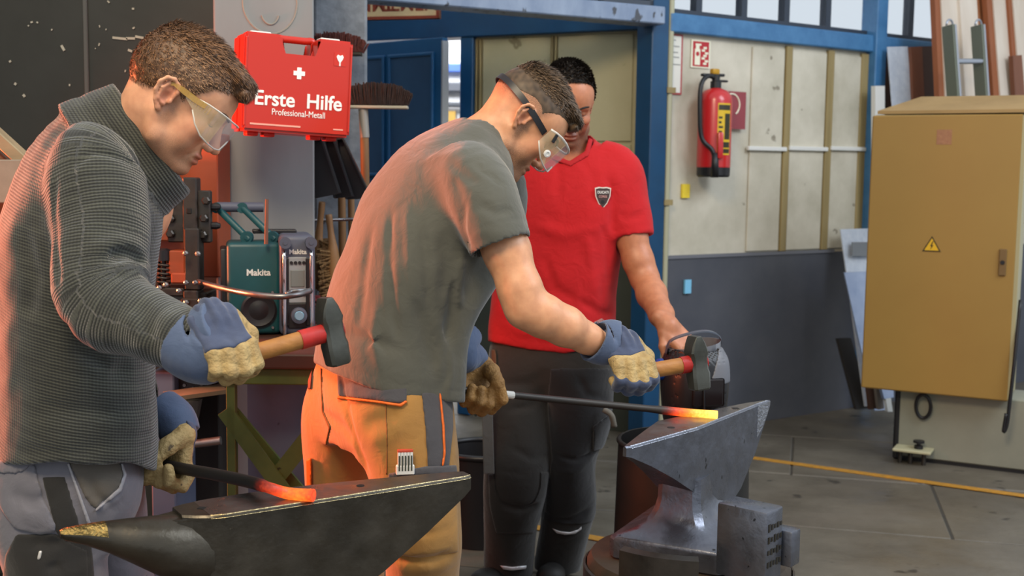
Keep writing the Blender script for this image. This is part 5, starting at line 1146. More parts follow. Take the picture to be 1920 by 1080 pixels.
def strands(name, head, v, m, parent, n, length, comb, seed=1, width=.0011, lift=.35):
    """short hairs as tapering three-sided blades set on the hair"""
    rng = np.random.default_rng(seed); q = head.loc(np.asarray(v, np.float32)); th = head.hair_thick(q); ok = np.nonzero(th > .0012)[0]
    if not len(ok): return
    idx = rng.choice(ok, n); P = q[idx] + rng.normal(0, .0012, (n, 3)); e = .002
    g = np.stack([head.cran(P + V3(a) * e) - head.cran(P - V3(a) * e) for a in ((1, 0, 0), (0, 1, 0), (0, 0, 1))], 1); g /= np.linalg.norm(g, axis=1)[:, None]
    c = np.array(comb, np.float32)[None] + rng.normal(0, .28, (n, 3)); c = c - (c * g).sum(1)[:, None] * g; c /= np.linalg.norm(c, axis=1)[:, None]
    tt = np.clip((th[idx] - head.side) / max(head.top - head.side, .001), 0, 1)[:, None]; L_ = (length[0] + (length[1] - length[0]) * tt) * rng.uniform(.6, 1.25, (n, 1))
    d = c * (1 - lift) + g * (lift + .25 * tt * rng.uniform(0, 1, (n, 1))); d /= np.linalg.norm(d, axis=1)[:, None]
    b = np.cross(d, g); b /= np.linalg.norm(b, axis=1)[:, None] + 1e-9
    root = P - g * .001; mid = root + d * L_ * .55 + g * L_ * .04; tip = root + d * L_ - g * L_ * .06; w = width * rng.uniform(.7, 1.3, (n, 1))
    V_ = np.stack([root - b * w, root + b * w, mid + b * w * .8, mid - b * w * .8, tip], 1).reshape(-1, 3); V_ = (V_ * head.s) @ head.M.T + head.o
    k = np.arange(n) * 5; Q = np.stack([k, k + 1, k + 2, k + 3], 1); T = np.stack([k + 3, k + 2, k + 4], 1)
    me = bpy.data.meshes.new(name); me.vertices.add(len(V_)); me.vertices.foreach_set('co', V_.astype(np.float32).ravel()); nl = len(Q) * 4 + len(T) * 3; me.loops.add(nl)
    li = np.concatenate([Q.ravel(), T.ravel()]).astype(np.int32); me.loops.foreach_set('vertex_index', li); me.polygons.add(len(Q) + len(T))
    me.polygons.foreach_set('loop_start', np.concatenate([np.arange(len(Q)) * 4, len(Q) * 4 + np.arange(len(T)) * 3]).astype(np.int32)); me.update(calc_edges=True); me.validate(); me.materials.append(m)
    a = me.attributes.new('tone', 'FLOAT', 'POINT'); a.data.foreach_set('value', np.repeat(rng.uniform(0, 1, n), 5).astype(np.float32)); o = bpy.data.objects.new(name, me); COL.objects.link(o); adopt(o, parent); o['kind'] = 'stuff'; return o

# ---- hands and gloves. Local frame: wrist at origin, x to the fingers, y to the thumb side, z out of the back of the hand
def hand_frame(wrist, x, y, left=False):
    x = Vector(x).normalized(); y = Vector(y); y = (y - x * y.dot(x)).normalized(); z = x.cross(y)
    if left: z = -z
    return np.array([[x.x, y.x, z.x], [x.y, y.y, z.y], [x.z, y.z, z.z]], np.float32), vec(wrist)
GRIP = [[(.086, .034, -.002), (.114, .036, -.022), (.104, .036, -.052), (.078, .035, -.058)], [(.090, .012, .0), (.120, .012, -.022), (.109, .012, -.056), (.080, .012, -.062)], [(.087, -.010, -.001), (.116, -.011, -.022), (.106, -.011, -.054), (.079, -.011, -.060)], [(.080, -.031, -.004), (.104, -.033, -.022), (.096, -.033, -.048), (.074, -.032, -.053)]]
GRIP_T = [(.022, .030, -.012), (.048, .050, -.026), (.078, .048, -.048), (.098, .026, -.062)]
def hand_sdf(P, M, o, sc=1.0, fingers=GRIP, thumb=GRIP_T, fat=1.0, wr=-.03):
    q = ((P - o) @ M) / sc
    d = rbox(q, (.046, 0, -.007), (.048, .044, .016), .015); d = smin(d, cone(q, (wr, 0, -.005), (.02, 0, -.006), .026, .027), .02)
    for i, f in enumerate(fingers):
        r = np.array([.0112, .0104, .0096, .0086]) * (1, 1.03, 1, .88)[i] * fat; e = chain(q, f, r, .004); d = smin(d, e, .006)
    d = smin(d, chain(q, thumb, np.array([.0165, .0145, .0125, .0105]) * fat, .006), .009)
    return d * sc
M_leather = mat('glove_leather', '#b9a06c', .7, col2='#8c744a', scale=35, fac=.3, bump=.5, bscale=120, spots='#5d4d36', spot_scale=50, spot_amt=.03)
M_leatherb = mat('glove_leather_tan', '#a3793f', .7, col2='#7d5a30', scale=35, fac=.3, bump=.5, bscale=120, spots='#4f3b24', spot_scale=50, spot_amt=.03)
M_gblue = cloth_mat('glove_fabric_blue', '#2c3650', '#3b4763', 500, .3, .8, 20)
M_cuff = cloth_mat('glove_cuff_blue', '#3a4a66', '#475877', 500, .3, .75, 14)
def glove(parent, label, M, o, cuff, sc=1.08, fingers=GRIP, thumb=GRIP_T, leather=None, back=True, h=.0024, cuff_side=(0, 1, 0), kn=.070, strip=True):
    g = empty('work_glove', tuple(float(v) for v in o)); adopt(g, parent); g.matrix_parent_inverse = wm(parent).inverted()
    fn = lambda P: hand_sdf(P, M, o, sc, fingers, thumb, 1.22, .0) + .0012 * vnoise(P, 210, 3)
    lo, hi = bounds([Vector(o) + Vector(M @ V3(p)) * sc for f in fingers for p in f] + [Vector(o) + Vector(M @ V3(p)) * sc for p in thumb] + [Vector(o), Vector(o) + Vector(M @ V3((-.03, 0, 0))) * sc], .045)
    sculpt('glove_hand', fn, lo, hi, h, leather or M_leather, g, None, 1)
    if back:
        def bk(P):
            q = ((P - o) @ M) / sc; reg = np.maximum.reduce([q[:, 0] - kn + .25 * np.abs(q[:, 1]), -.06 - q[:, 0], -.0045 - q[:, 2] - .3 * np.clip(.02 - q[:, 0], 0, .1), np.abs(q[:, 1] + .004) - .041 - .3 * np.clip(.03 - q[:, 0], 0, .1)]); return smax(fn(P) - .0022 + .0018 * np.sin(q[:, 1] * 330) * np.clip((.06 - q[:, 0]) / .03, 0, 1), reg, .002)
        sculpt('glove_back', bk, lo, hi, h, M_gblue, g, None, 1)
        if strip:
            def fs(P):
                q = ((P - o) @ M) / sc; reg = np.maximum.reduce([.100 - q[:, 0] - .2 * np.abs(q[:, 1]), q[:, 2] + .012, -.062 - q[:, 2], np.abs(q[:, 1] - .0) - .05]); return smax(fn(P) - .0016, reg, .002)
            sculpt('finger_backs', fs, lo, hi, h, M_gblue, g, None, 1)
    if cuff:
        pts, rx, ry = cuff; lf = Loft([vec(p) for p in pts], rx, ry, cuff_side, 2.1); c0, c1 = Vector(pts[0]), Vector(pts[1]); dd = (c1 - c0).normalized(); inn = lambda P: cone(P, vec(c0 - dd * .03), vec(c0 + dd * .012), min(rx[0], ry[0]) - .004, min(rx[0], ry[0]) - .006)
        fnc = lambda P: smax(lf(P) + .001 * vnoise(P, 90, 5), -inn(P), .002)
        lo, hi = bounds(pts, max(rx) + .02); sculpt('glove_cuff', fnc, lo, hi, .0028, M_cuff, g, None, 1)
    return g
# ---- hammer: local z along the head (face down), handle runs along -x
def hammer(name, label, c, hdir, zdir, L_, hl=.128, hw=.021, hr=.0165, sleeve=.07):
    x = -Vector(hdir).normalized(); z = Vector(zdir); z = (z - x * z.dot(x)).normalized(); y = z.cross(x); fr = frame(c, x, y, z); t = empty(name, tuple(Vector(c) + Vector(hdir).normalized() * L_ * .0), 0, label, 'hammer')
    b = BM(); S = [(-.5, .84, .84, .3), (-.47, .95, .95, .3), (-.2, 1.0, 1.0, .25), (-.12, .92, .92, .3), (.12, .92, .92, .3), (.2, 1.0, 1.0, .2), (.36, .72, 1.0, .2), (.48, .34, .98, .1), (.5, .26, .92, .08)]
    secs = []
    for zz, fx_, fy_, ch in S:
        a, c_ = hw * fx_, hw * fy_; k = ch * min(a, c_) * 2 * .5; secs.append([fr @ Vector((sx * px_, sy * py_, zz * hl)) for sx, sy, px_, py_ in ((-1, -1, a - k, c_), (1, -1, a - k, c_), (1, -1, a, c_ - k), (1, 1, a, c_ - k), (1, 1, a - k, c_), (-1, 1, a - k, c_), (-1, 1, a, c_ - k), (-1, -1, a, c_ - k))])
    sections(b, secs); obj('hammer_head', b, M_hammer, t, 30)
    def hand_(x0, x1, r0, r1, m, nm):
        b = BM(); n = 16; secs = []
        for k in range(7):
            u = k / 6; xx = x0 + (x1 - x0) * u; r_ = r0 + (r1 - r0) * u; secs.append([fr @ Vector((-xx, .82 * r_ * math.cos(a), r_ * math.sin(a))) for a in np.linspace(0, 2 * PI, n + 1)[:-1]])
        sections(b, secs); obj(nm, b, m, t, 50)
    hand_(hw * .9 + sleeve, L_, hr, hr * .98, M_ash, 'wooden_handle'); hand_(-hw * .98, hw + sleeve, hr * 1.08, hr * 1.1, M_sleeve, 'red_sleeve'); return t
M_hammer = mat('hammer_steel', '#4b4c47', .38, .8, col2='#5c5d57', scale=14, bump=.08, rvar=.1)
M_ash = mat('ash_wood', '#a97437', .5, col2='#8a5a28', scale=14, stretch=(1, 3, 3), bump=.1); M_sleeve = mat('sleeve_red', '#b3241d', .4, col2='#8f1d19', scale=30)
def boots(parent, pts, m):
    for (a, d) in pts:
        d = Vector(d).normalized()
        fn = lambda P: smin(cone(P, vec(Vector(a) + Vector((0, 0, .14))), vec(Vector(a) + Vector((0, 0, .05))), .055, .05), smin(cone(P, vec(Vector(a) + Vector((0, 0, .042)) - d * .04), vec(Vector(a) + Vector((0, 0, .042)) + d * .15), .042, .042), ell(P, vec(Vector(a) + Vector((0, 0, .05)) + d * .15), (.046, .046, .036)), .03), .03)
        fn2 = lambda P: np.maximum(fn(P), -P[:, 2] + .001); lo, hi = bounds([Vector(a) - d * .12, Vector(a) + d * .24 + Vector((0, 0, .22))], .08); sculpt('boot', fn2, lo, hi, .008, m, parent, None, 1)
def join_vq(parts):
    vs, qs, n = [], [], 0
    for v, q in parts: vs.append(v); qs.append(q + n); n += len(v)
    return np.concatenate(vs), np.concatenate(qs)
M_boot = mat('boot_black', '#1b1917', .6)
M_lens = mat('clear_lens', '#d8cfd0', .06, trans=.0, alpha=.16, spec=.9, coat=.5); M_vinyl = mat('clear_vinyl', '#cdbb95', .15, alpha=.26, spec=.8, coat=.4); M_amber = mat('amber_temple', '#b99343', .25, alpha=.5, spec=.7); M_lensedge = mat('lens_edge', '#d8d4cc', .15, alpha=.75, spec=.9)
def band(head, prof, m, name, parent, th=.002, sides=(1,), smooth=60):
    """curved strip in head space: list of (x, y, z_low, z_high)"""
    o = None
    for sg in sides:
        b = BM(); secs = []
        for i, (x, y, z0, z1) in enumerate(prof):
            x0, y0 = prof[max(0, i - 1)][:2]; x1, y1 = prof[min(len(prof) - 1, i + 1)][:2]; t = Vector((x1 - x0, y1 - y0, 0)).normalized(); n = Vector((t.y, -t.x, 0)) * th
            secs.append([head.wor((x, sg * y, z0)), head.wor((x, sg * y, z1)), head.wor((x - n.x, sg * (y - n.y), z1)), head.wor((x - n.x, sg * (y - n.y), z0))])
        sections(b, secs); o = obj(name, b, m, parent, smooth)
    return o
def hpart(name, b, m, parent, smooth=40): return obj(name, b, m, parent, smooth)

def face_hair(head, parent, m, lash=True):
    """eyebrows and lash lines laid on the face"""
    for sg in (1, -1):
        for nm, row, rr in (('eyebrow', [(y, .0175 + .006 * math.sin((y - .012) / .038 * 2.4)) for y in np.linspace(.012, .050, 9)], .0030), ('eyelashes', [(y, -.0085 - .0012 * math.sin((y - .017) / .032 * PI)) for y in np.linspace(.018, .047, 9)], .0011)):
            pts = []
            for y, z in row:
                xs = np.linspace(.13, .03, 120); q = np.stack([xs, np.full(120, sg * y), np.full(120, z)], 1); P = np.array([list(head.wor(p)) for p in q], np.float32); d = head(P); i = int(np.argmax(d < 0)); pts.append(head.wor((xs[i] + .0004, sg * y, z)))
            n = len(pts); b = BM(); tube(b, pts, [rr * (.55 + .6 * math.sin(PI * (.15 + .75 * k / (n - 1)))) for k in range(n)], 7); obj(nm, b, m, parent, True)
# ================================================================== the smith in the grey knitted sweater (left)
D1 = 2.40
def P1(px, py, D=D1): return at(px, py, D)
p1 = empty('person', (P1(150, 900).x, D1, 0), 0, 'person in a grey knitted sweater and clear glasses swinging a hammer at the front anvil', 'person')
R1 = np.array((.5, -.866, 0), np.float32)                                   # towards the right shoulder
tor1 = Loft([vec(P1(138, 905)), vec(P1(140, 800)), vec(P1(140, 680)), vec(P1(138, 560)), vec(P1(150, 440)), vec(P1(180, 335)), vec(P1(222, 255)), vec(P1(250, 215))],
            [.205, .207, .205, .205, .208, .195, .115, .06], [.158, .158, .152, .15, .152, .135, .10, .06], R1, 2.3)
S1R, E1R, W1R = P1(182, 318, 2.25), P1(196, 560, 2.14), P1(372, 648, 2.06)
sl1 = Loft([vec(P1(205, 285, 2.28)), vec(S1R), vec(P1(190, 430, 2.2)), vec(E1R), vec(P1(285, 612, 2.1)), vec(W1R)], [.075, .094, .089, .084, .068, .054], [.07, .088, .086, .084, .064, .054], (0, 1, 0), 2.1)
S1L, E1L, W1L = P1(205, 330, 2.60), P1(150, 600, 2.72), P1(256, 742, 2.56)
sl1b = Loft([vec(P1(225, 290, 2.56)), vec(S1L), vec(P1(180, 470, 2.68)), vec(E1L), vec(P1(230, 690, 2.66)), vec(W1L)], [.075, .085, .075, .07, .06, .05], [.075, .085, .075, .07, .06, .05], (0, 1, 0), 2.1)
cN = Vector((.80, .22, .56)).normalized(); cC = P1(262, 272, 2.39)
col1 = Loft([vec(cC - cN * .085), vec(cC - cN * .04), vec(cC), vec(cC + cN * .028)], [.15, .142, .136, .131], [.115, .104, .098, .096], (.44, 0, -.9), 2.0)
col1i = Loft([vec(cC - cN * .03), vec(cC), vec(cC + cN * .04)], [.108, .110, .116], [.078, .080, .084], (.44, 0, -.9), 2.0)
def sw_base(P): return smin(smin(smin(tor1(P), sl1(P), .035), sl1b(P), .03), col1(P), .02)
F1s = folds(sw_base, [([(205, 482), (240, 474), (272, 494)], .010, .028), ([(170, 468), (225, 452), (266, 462)], .012, -.010), ([(215, 504), (255, 504), (285, 524)], .014, -.014), ([(300, 530), (318, 580), (305, 640)], .010, -.008), ([(325, 545), (345, 600), (330, 668)], .011, .009), ([(340, 552), (362, 600), (350, 670)], .010, -.007),
    ([(102, 330), (98, 400), (104, 470), (112, 540)], .008, .010), ([(135, 315), (175, 285), (235, 300), (278, 350)], .006, .006), ([(45, 420), (60, 520), (50, 600)], .02, .012), ([(120, 600), (150, 660), (210, 690)], .012, .010), ([(200, 700), (250, 690), (295, 700)], .02, .008), ([(70, 760), (140, 775), (215, 768)], .018, .007), ([(180, 810), (240, 790), (290, 800)], .02, -.008), ([(30, 840), (120, 850), (200, 842)], .014, .006),
    ([(178, 640), (170, 700), (160, 760), (155, 840)], .004, .003), ([(250, 560), (275, 590), (285, 640)], .014, .005), ([(225, 590), (260, 630), (270, 660)], .014, -.005)])
def sweater(P):
    d = sw_base(P) + F1s(P) + .0035 * vnoise(P, 30, 1) + .0015 * vnoise(P, 75, 2)
    ring = col1(P) ; d = smax(d, -col1i(P), .006)
    a = (P - vec(cC)) @ vec(cN)
    d = d + .0025 * np.exp(-((a + .042) / .006) ** 2) * (ring < .02)
    # lower hem: wavy, a little lower in front
    x, y, z = proj(P); hem = 869 + 14 * np.exp(-((x - 285) / 28) ** 2) + 3 * np.sin(x / 23)
    d = np.maximum(d, np.where(np.abs(P[:, 1] - D1) < .5, (y - hem) * z / FPX, -1))
    # hollow sleeve end
    w = cone(P, vec(W1R), vec(W1R + (W1R - E1R).normalized() * .05), .045, .045); d = smax(d, -w, .005); w = cone(P, vec(W1L), vec(W1L + (W1L - E1L).normalized() * .05), .042, .042); return smax(d, -w, .005)
def knit_attr(k):
    def f(P):
        ds, l1, a1, r1 = sl1(P, 0, True); db, l2, a2, r2 = sl1b(P, 0, True); dt = tor1(P); dc = col1(P); m = np.minimum(np.minimum(ds, db), np.minimum(dt, dc)); c = (P - vec(cC)) @ vec(cN)
        ang = np.arctan2((P - vec(P1(140, 600)))[:, 1], (P - vec(P1(140, 600)))[:, 0])
        if k == 'row': return np.where(m == ds, l1, np.where(m == db, l2, np.where(m == dc, c, P[:, 2] + .25 * (P[:, 0] + .85))))
        return np.where(m == ds, a1 * .075, np.where(m == db, a2 * .07, np.where(m == dc, np.arctan2(P[:, 1] - cC.y, P[:, 2] - cC.z) * .11, ang * .18)))
    return f
M_knit = knit_mat()
lo, hi = bounds([P1(-80, 190, 2.1), P1(430, 900, 1.97), P1(-60, 900, 2.85), P1(200, 190, 2.85)], .03)
sculpt('sweater', sweater, lo, hi, .0048, M_knit, p1, dict(row=knit_attr('row'), wale=knit_attr('wale')), 1)

# trousers
hip1R, hip1L = P1(88, 960, 2.33), P1(178, 960, 2.50)
g1 = lambda p, z: Vector((p[0], p[1], z))
leg1R = Loft([vec(P1(95, 850, 2.36)), vec(hip1R), vec(P1(112, 1090, 2.31)), vec((P1(118, 1200, 2.31).x, 2.32, .5)), vec((P1(112, 1200, 2.31).x, 2.36, .26)), vec((P1(105, 1200, 2.31).x, 2.38, .07))], [.11, .112, .094, .078, .074, .078], [.105, .108, .095, .08, .076, .08], R1, 2.1)
leg1L = Loft([vec(P1(165, 850, 2.46)), vec(hip1L), vec(P1(205, 1090, 2.52)), vec((P1(215, 1200, 2.5).x, 2.54, .5)), vec((P1(215, 1200, 2.5).x, 2.58, .26)), vec((P1(205, 1200, 2.5).x, 2.6, .07))], [.11, .112, .094, .078, .074, .078], [.105, .108, .095, .08, .076, .08], R1, 2.1)
pel1 = Loft([vec(P1(134, 1000)), vec(P1(134, 930)), vec(P1(136, 850)), vec(P1(138, 800))], [.15, .185, .18, .165], [.10, .135, .135, .12], R1, 2.3)
def tr1_b(P): return smin(smin(leg1R(P), leg1L(P), .02), pel1(P), .04)
F1t = folds(tr1_b, [([(100, 930), (60, 940), (20, 925)], .014, .006), ([(95, 990), (50, 985)], .006, .004), ([(165, 890), (180, 930), (215, 955)], .008, .006), ([(235, 890), (225, 930), (180, 960)], .008, -.006), ([(60, 1010), (90, 1020), (130, 1012)], .012, .006), ([(40, 960), (80, 975), (110, 995)], .012, -.005), ([(120, 1060), (80, 1065)], .01, .006)])
def tr1(P): return tr1_b(P) + F1t(P) + .003 * vnoise(P, 38, 4)
M_tg = cloth_mat('trouser_grey', '#5f5e66', '#6d6c74', 600, .25, .85, 6); M_tb = cloth_mat('trouser_black', '#171614', '#211f1d', 600, .25, .85, 6); M_fly = cloth_mat('trouser_fly', '#4b4640', '#575149', 600, .25, .85, 6)
lo, hi = bounds([P1(-60, 830, 2.15), P1(330, 830, 2.7), Vector((P1(100, 1200).x, 2.5, .03))], .10); lo[2] = .03
sculpt('trousers', tr1, lo, hi, .007, M_tg, p1, None, 1)
def patch(name, fn, poly, off, m, parent, h=.004, Dmax=99, thick=None, sm=1):
    f = lambda P: smax(smax(fn(P) - off, polysd(P, poly), .0015), P[:, 1] - Dmax, .001) if thick is None else smax(smax(smax(fn(P) - off, polysd(P, poly), .0015), P[:, 1] - Dmax, .001), -(fn(P) - off + thick), .001)
    h_ = [hit(fn, *p)[0] for p in poly]; h_ = [p for p in h_ if p is not None]; lo, hi = bounds(h_, .03)
    return sculpt(name, f, lo, hi, h, m, parent, None, sm)
M_pip = mat('piping_light', '#8d8c92', .7)
patch('side_panel', tr1, [(78, 893), (122, 893), (150, 985), (166, 1000), (170, 1000), (178, 1085), (160, 1085), (106, 1000), (88, 935)], .003, M_tb, p1, .0045, 2.45)
patch('pocket', tr1, [(0, 862), (62, 862), (80, 930), (98, 972), (105, 985), (102, 998), (75, 1003), (28, 992), (8, 965), (-30, 900)], .006, M_tg, p1, .0045, 2.45)
patch('knee_panel', tr1, [(30, 1002), (102, 1000), (165, 1030), (168, 1120), (0, 1120), (10, 1040)], .004, M_tb, p1, .0045, 2.45)
patch('front_panel', tr1, [(126, 862), (222, 862), (232, 885), (226, 912), (178, 956), (160, 935)], .0035, M_fly, p1, .0045, 2.6)
patch('pocket_flap', tr1, [(-20, 862), (66, 862), (48, 882), (30, 888), (-20, 888)], .010, M_tg, p1, .0045, 2.45)
for poly in ([(125, 868), (130, 868), (172, 985), (166, 990)], [(226, 868), (231, 868), (238, 890), (228, 922), (180, 960), (178, 955), (222, 915), (231, 890)]): patch('seam', tr1, poly, .006, M_pip, p1, .003, 2.6)
patch('reflective_tab', tr1, [(72, 1034), (80, 1030), (76, 1050), (69, 1050)], .007, mat('reflective', '#d6d2cc', .3, .3), p1, .003, 2.45)
boots(p1, [((P1(105, 1200, 2.31).x, 2.36, 0), (.9, .35, 0)), ((P1(205, 1200, 2.5).x, 2.58, 0), (.9, .45, 0))], M_boot)

# head, neck and the body under the clothes
h1 = Head(P1(336, 181, 2.36), R(11), R(37), 0.0, 1.06, ([-.13, -.09, -.055, -.028, -.004, .014, .022, .045, .075, .1], [-.055, -.05, -.036, -.012, .012, -.006, .01, .046, .060, .062]), .009, .0045, .85); h1.stubble = .42
nk1a, nk1b = h1.wor((-.028, 0, -.045)), P1(236, 290, 2.40)
h1n = near(h1, h1.o, .27)
def body1_top(P): 
    d = smin(h1n(P), cone(P, vec(nk1a), vec(nk1b), .060, .066), .03); d = smin(d, cone(P, vec(h1.wor((.03, 0, -.085))), vec(P1(262, 322, 2.40)), .03, .040), .04)
    return smin(d, ell(P, vec(P1(200, 380, 2.40)), (.13, .15, .12)), .05)
lo, hi = bounds([h1.wor((-.12, .09, .14)), h1.wor((.13, -.09, -.13)), h1.wor((.13, .09, .1)), P1(60, 520, 2.2), P1(330, 520, 2.6)], .012)
v, q = sdf_mesh(body1_top, lo, hi, .0027)
M_sk1 = skin_mat('skin_fair', '#d09a78', '#b5523f', '#6b4a36', '#5a3d2a')
mk('body', v, q, M_sk1, p1, h1.attrs(), 1)
hv, hq = sdf_mesh(h1.hair_fn, *bounds([h1.wor((-.13, .1, .16)), h1.wor((.14, -.1, -.08)), h1.wor((.14, .1, .16)), h1.wor((-.13, -.1, -.08))], .01), .0028)
M_h1 = hair_mat('hair_brown', '#3d2b1f', '#8a6546'); hr1 = mk('hair', hv, hq, M_h1, p1, dict(tone=lambda P: .25 + .25 * vnoise(P, 300, 2)), 0)
strands('hair_strands', h1, hv, M_h1, hr1, 15000, (.0065, .0135), (1.0, 0, -.25), 3, .0008, .3)
face_hair(h1, p1, M_h1)
# glasses
gl1 = empty('safety_glasses', tuple(h1.wor((.1, 0, 0)))); adopt(gl1, p1)
pf = [(.018, .080, .006, .016), (.040, .080, -.004, .018), (.058, .078, -.022, .021), (.078, .073, -.034, .022), (.096, .063, -.038, .022), (.110, .046, -.039, .021), (.117, .024, -.036, .021), (.119, .006, -.018, .020), (.119, 0, -.014, .020)]
b = band(h1, pf[3:], M_lens, 'lens', gl1, .002, (1, -1)); 
b = band(h1, pf[:5], M_vinyl, 'side_shield', gl1, .002, (1, -1))
b = band(h1, [(-.03, .079, -.002, .006), (-.01, .083, .010, .018), (.012, .083, .008, .019), (.034, .081, .008, .019), (.056, .079, .010, .020)], M_amber, 'temple', gl1, .003, (1, -1))
for sg in (1, -1):
    t_ = BM(); tube(t_, [h1.wor((x, sg * y, z0)) for x, y, z0, z1 in pf[1:]], .0016, 6); tube(t_, [h1.wor((x, sg * y, z1)) for x, y, z0, z1 in pf[1:]], .0018, 6); tag(obj('rim', t_, M_lensedge, gl1, True), kind='stuff')
    t_ = BM()
    for k in range(7):
        x = .030 + k * .006; y = float(np.interp(x, [p[0] for p in pf], [p[1] for p in pf])) + .001; rod(t_, h1.wor((x, sg * y, .004)), h1.wor((x, sg * y, .018)), .0011, n=6)
    tag(obj('grip_ribs', t_, M_amber, gl1), kind='stuff')

# right glove and hammer
HC1 = P1(622, 621, 2.16); HG1 = P1(428, 676, 2.04); hd1 = (HG1 - HC1).normalized()
hammer('sledge_hammer', 'hammer with a red sleeve in front of the back of the grey t-shirt', HC1, hd1, Vector((.04, .12, 1)), (HG1 - HC1).length + .03, sleeve=.045)
y1 = -hd1; x1 = Vector((.66, -.42, -.60)); x1 = (x1 - y1 * x1.dot(y1)).normalized(); z1 = x1.cross(y1)
o1 = HG1 - x1 * .080 * 1.08 + z1 * .034 * 1.08
Mh, oh = hand_frame(o1, x1, y1)
fa1 = (W1R - E1R).normalized(); cpts = [W1R - fa1 * .03, W1R + fa1 * .015, W1R.lerp(Vector(oh), .6) + fa1 * .012 - Vector((0, 0, .012)), Vector(oh) + x1 * .026 + fa1 * .012]
glove(p1, None, Mh, oh, (cpts, [.064, .064, .060, .053], [.058, .056, .048, .040]), 1.04, kn=.093, strip=False, cuff_side=tuple(x1))
# left glove around the bar
bd1 = (Vector(BAR1[2]) - Vector(BAR1[0])).normalized(); y1l = bd1; x1l = Vector((-.10, -.1, -1)); x1l = (x1l - y1l * x1l.dot(y1l)).normalized(); z1l = -x1l.cross(y1l)
o1l = H1L - x1l * .080 * 1.08 + z1l * .030 * 1.08
Mh, oh = hand_frame(o1l, x1l, y1l, True); fa2 = (Vector(oh) - W1L).normalized()
TH_DOWN = [(.016, .032, -.014), (.036, .030, -.048), (.064, .018, -.074), (.104, .006, -.076)]
GRIP_L = [[(p[0], p[1] + .014 - .002 * i, p[2]) for p in f] for i, f in enumerate(GRIP)]
glove(p1, None, Mh, oh, ([Vector(oh) - fa2 * .06, Vector(oh) - fa2 * .02, Vector(oh) + x1l * .022], [.050, .047, .047], [.050, .045, .040]), 1.08, GRIP_L, TH_DOWN, back=True, cuff_side=tuple(y1l), strip=False)
# ================================================================== the smith in the grey t-shirt (middle)
D2 = 2.80
def P2(px, py, D=D2): return at(px, py, D)
p2 = empty('person', (P2(740, 900).x, D2, 0), 0, 'person in a grey t-shirt and tan work trousers bent over the right anvil in goggles', 'person')
R2 = np.array((.5, -.866, 0), np.float32); R2s = np.array((.62, -.78, .0), np.float32)
tor2 = Loft([vec(P2(716, 800)), vec(P2(719, 690)), vec(P2(735, 590)), vec(P2(768, 500)), vec(P2(806, 415, 2.82)), vec(P2(850, 340, 2.85)), vec(P2(893, 278, 2.87)), vec(P2(918, 246, 2.88))],
            [.232, .226, .205, .2, .205, .20, .125, .07], [.152, .150, .146, .152, .150, .132, .09, .06], [R2, R2, R2, R2, R2s, R2s, R2s, R2s], 2.3)
S2R, E2R, W2R = P2(898, 350, 2.66), P2(985, 578, 2.58), P2(1124, 643, 2.66)
SE2 = P2(938, 462, 2.60)
sl2 = Loft([vec(P2(868, 320, 2.74)), vec(P2(893, 345, 2.67)), vec(P2(915, 400, 2.62)), vec(SE2)], [.075, .083, .079, .073], [.075, .085, .078, .070], (1, 0, 0), 2.1)
S2L, E2L, W2L = P2(930, 370, 3.02), P2(872, 575, 3.06), P2(862, 662, 2.93)
sl2b = Loft([vec(P2(900, 330, 2.95)), vec(S2L), vec(P2(905, 480, 3.04))], [.07, .082, .08], [.07, .082, .08], (1, 0, 0), 2.1)
front2 = Loft([vec(P2(900, 400, 2.88)), vec(P2(870, 500, 2.84)), vec(P2(812, 610, 2.80)), vec(P2(796, 800, 2.78))], [.14, .16, .15, .16], [.05, .055, .055, .06], R2, 2.2)
def ts_base(P): return smin(smin(smin(tor2(P), front2(P), .05), sl2(P), .03), sl2b(P), .03)
F2s = folds(ts_base, [([(735, 390), (728, 480), (735, 570), (745, 640)], .009, .009), ([(765, 380), (768, 480), (775, 560)], .009, -.007), ([(790, 410), (800, 500), (802, 590)], .010, .008), ([(700, 420), (680, 520), (672, 620)], .012, .008), ([(830, 430), (838, 500), (830, 560)], .014, .010), ([(852, 520), (845, 590), (838, 640)], .012, .012), ([(868, 470), (860, 540), (862, 580)], .012, -.010),
    ([(870, 370), (866, 430), (878, 470)], .010, .012), ([(848, 330), (862, 370), (866, 420)], .012, .006), ([(780, 560), (800, 640), (812, 700)], .014, .008), ([(815, 580), (828, 650), (826, 720)], .012, -.008), ([(640, 620), (700, 640), (760, 660)], .016, .006), ([(840, 650), (846, 700), (838, 745)], .008, -.008), ([(715, 700), (700, 640), (705, 560)], .014, -.006), ([(890, 380), (930, 400), (960, 395)], .012, .005), ([(885, 430), (930, 440), (975, 432)], .014, -.004),
    ([(840, 300), (870, 330), (900, 345)], .012, .005), ([(800, 300), (840, 290), (880, 275)], .014, -.003), ([(888, 300), (905, 320), (945, 350)], .007, .003)])
HEM2 = [(560, 672), (585, 678), (625, 700), (700, 730), (745, 742), (775, 746), (845, 754), (900, 756)]
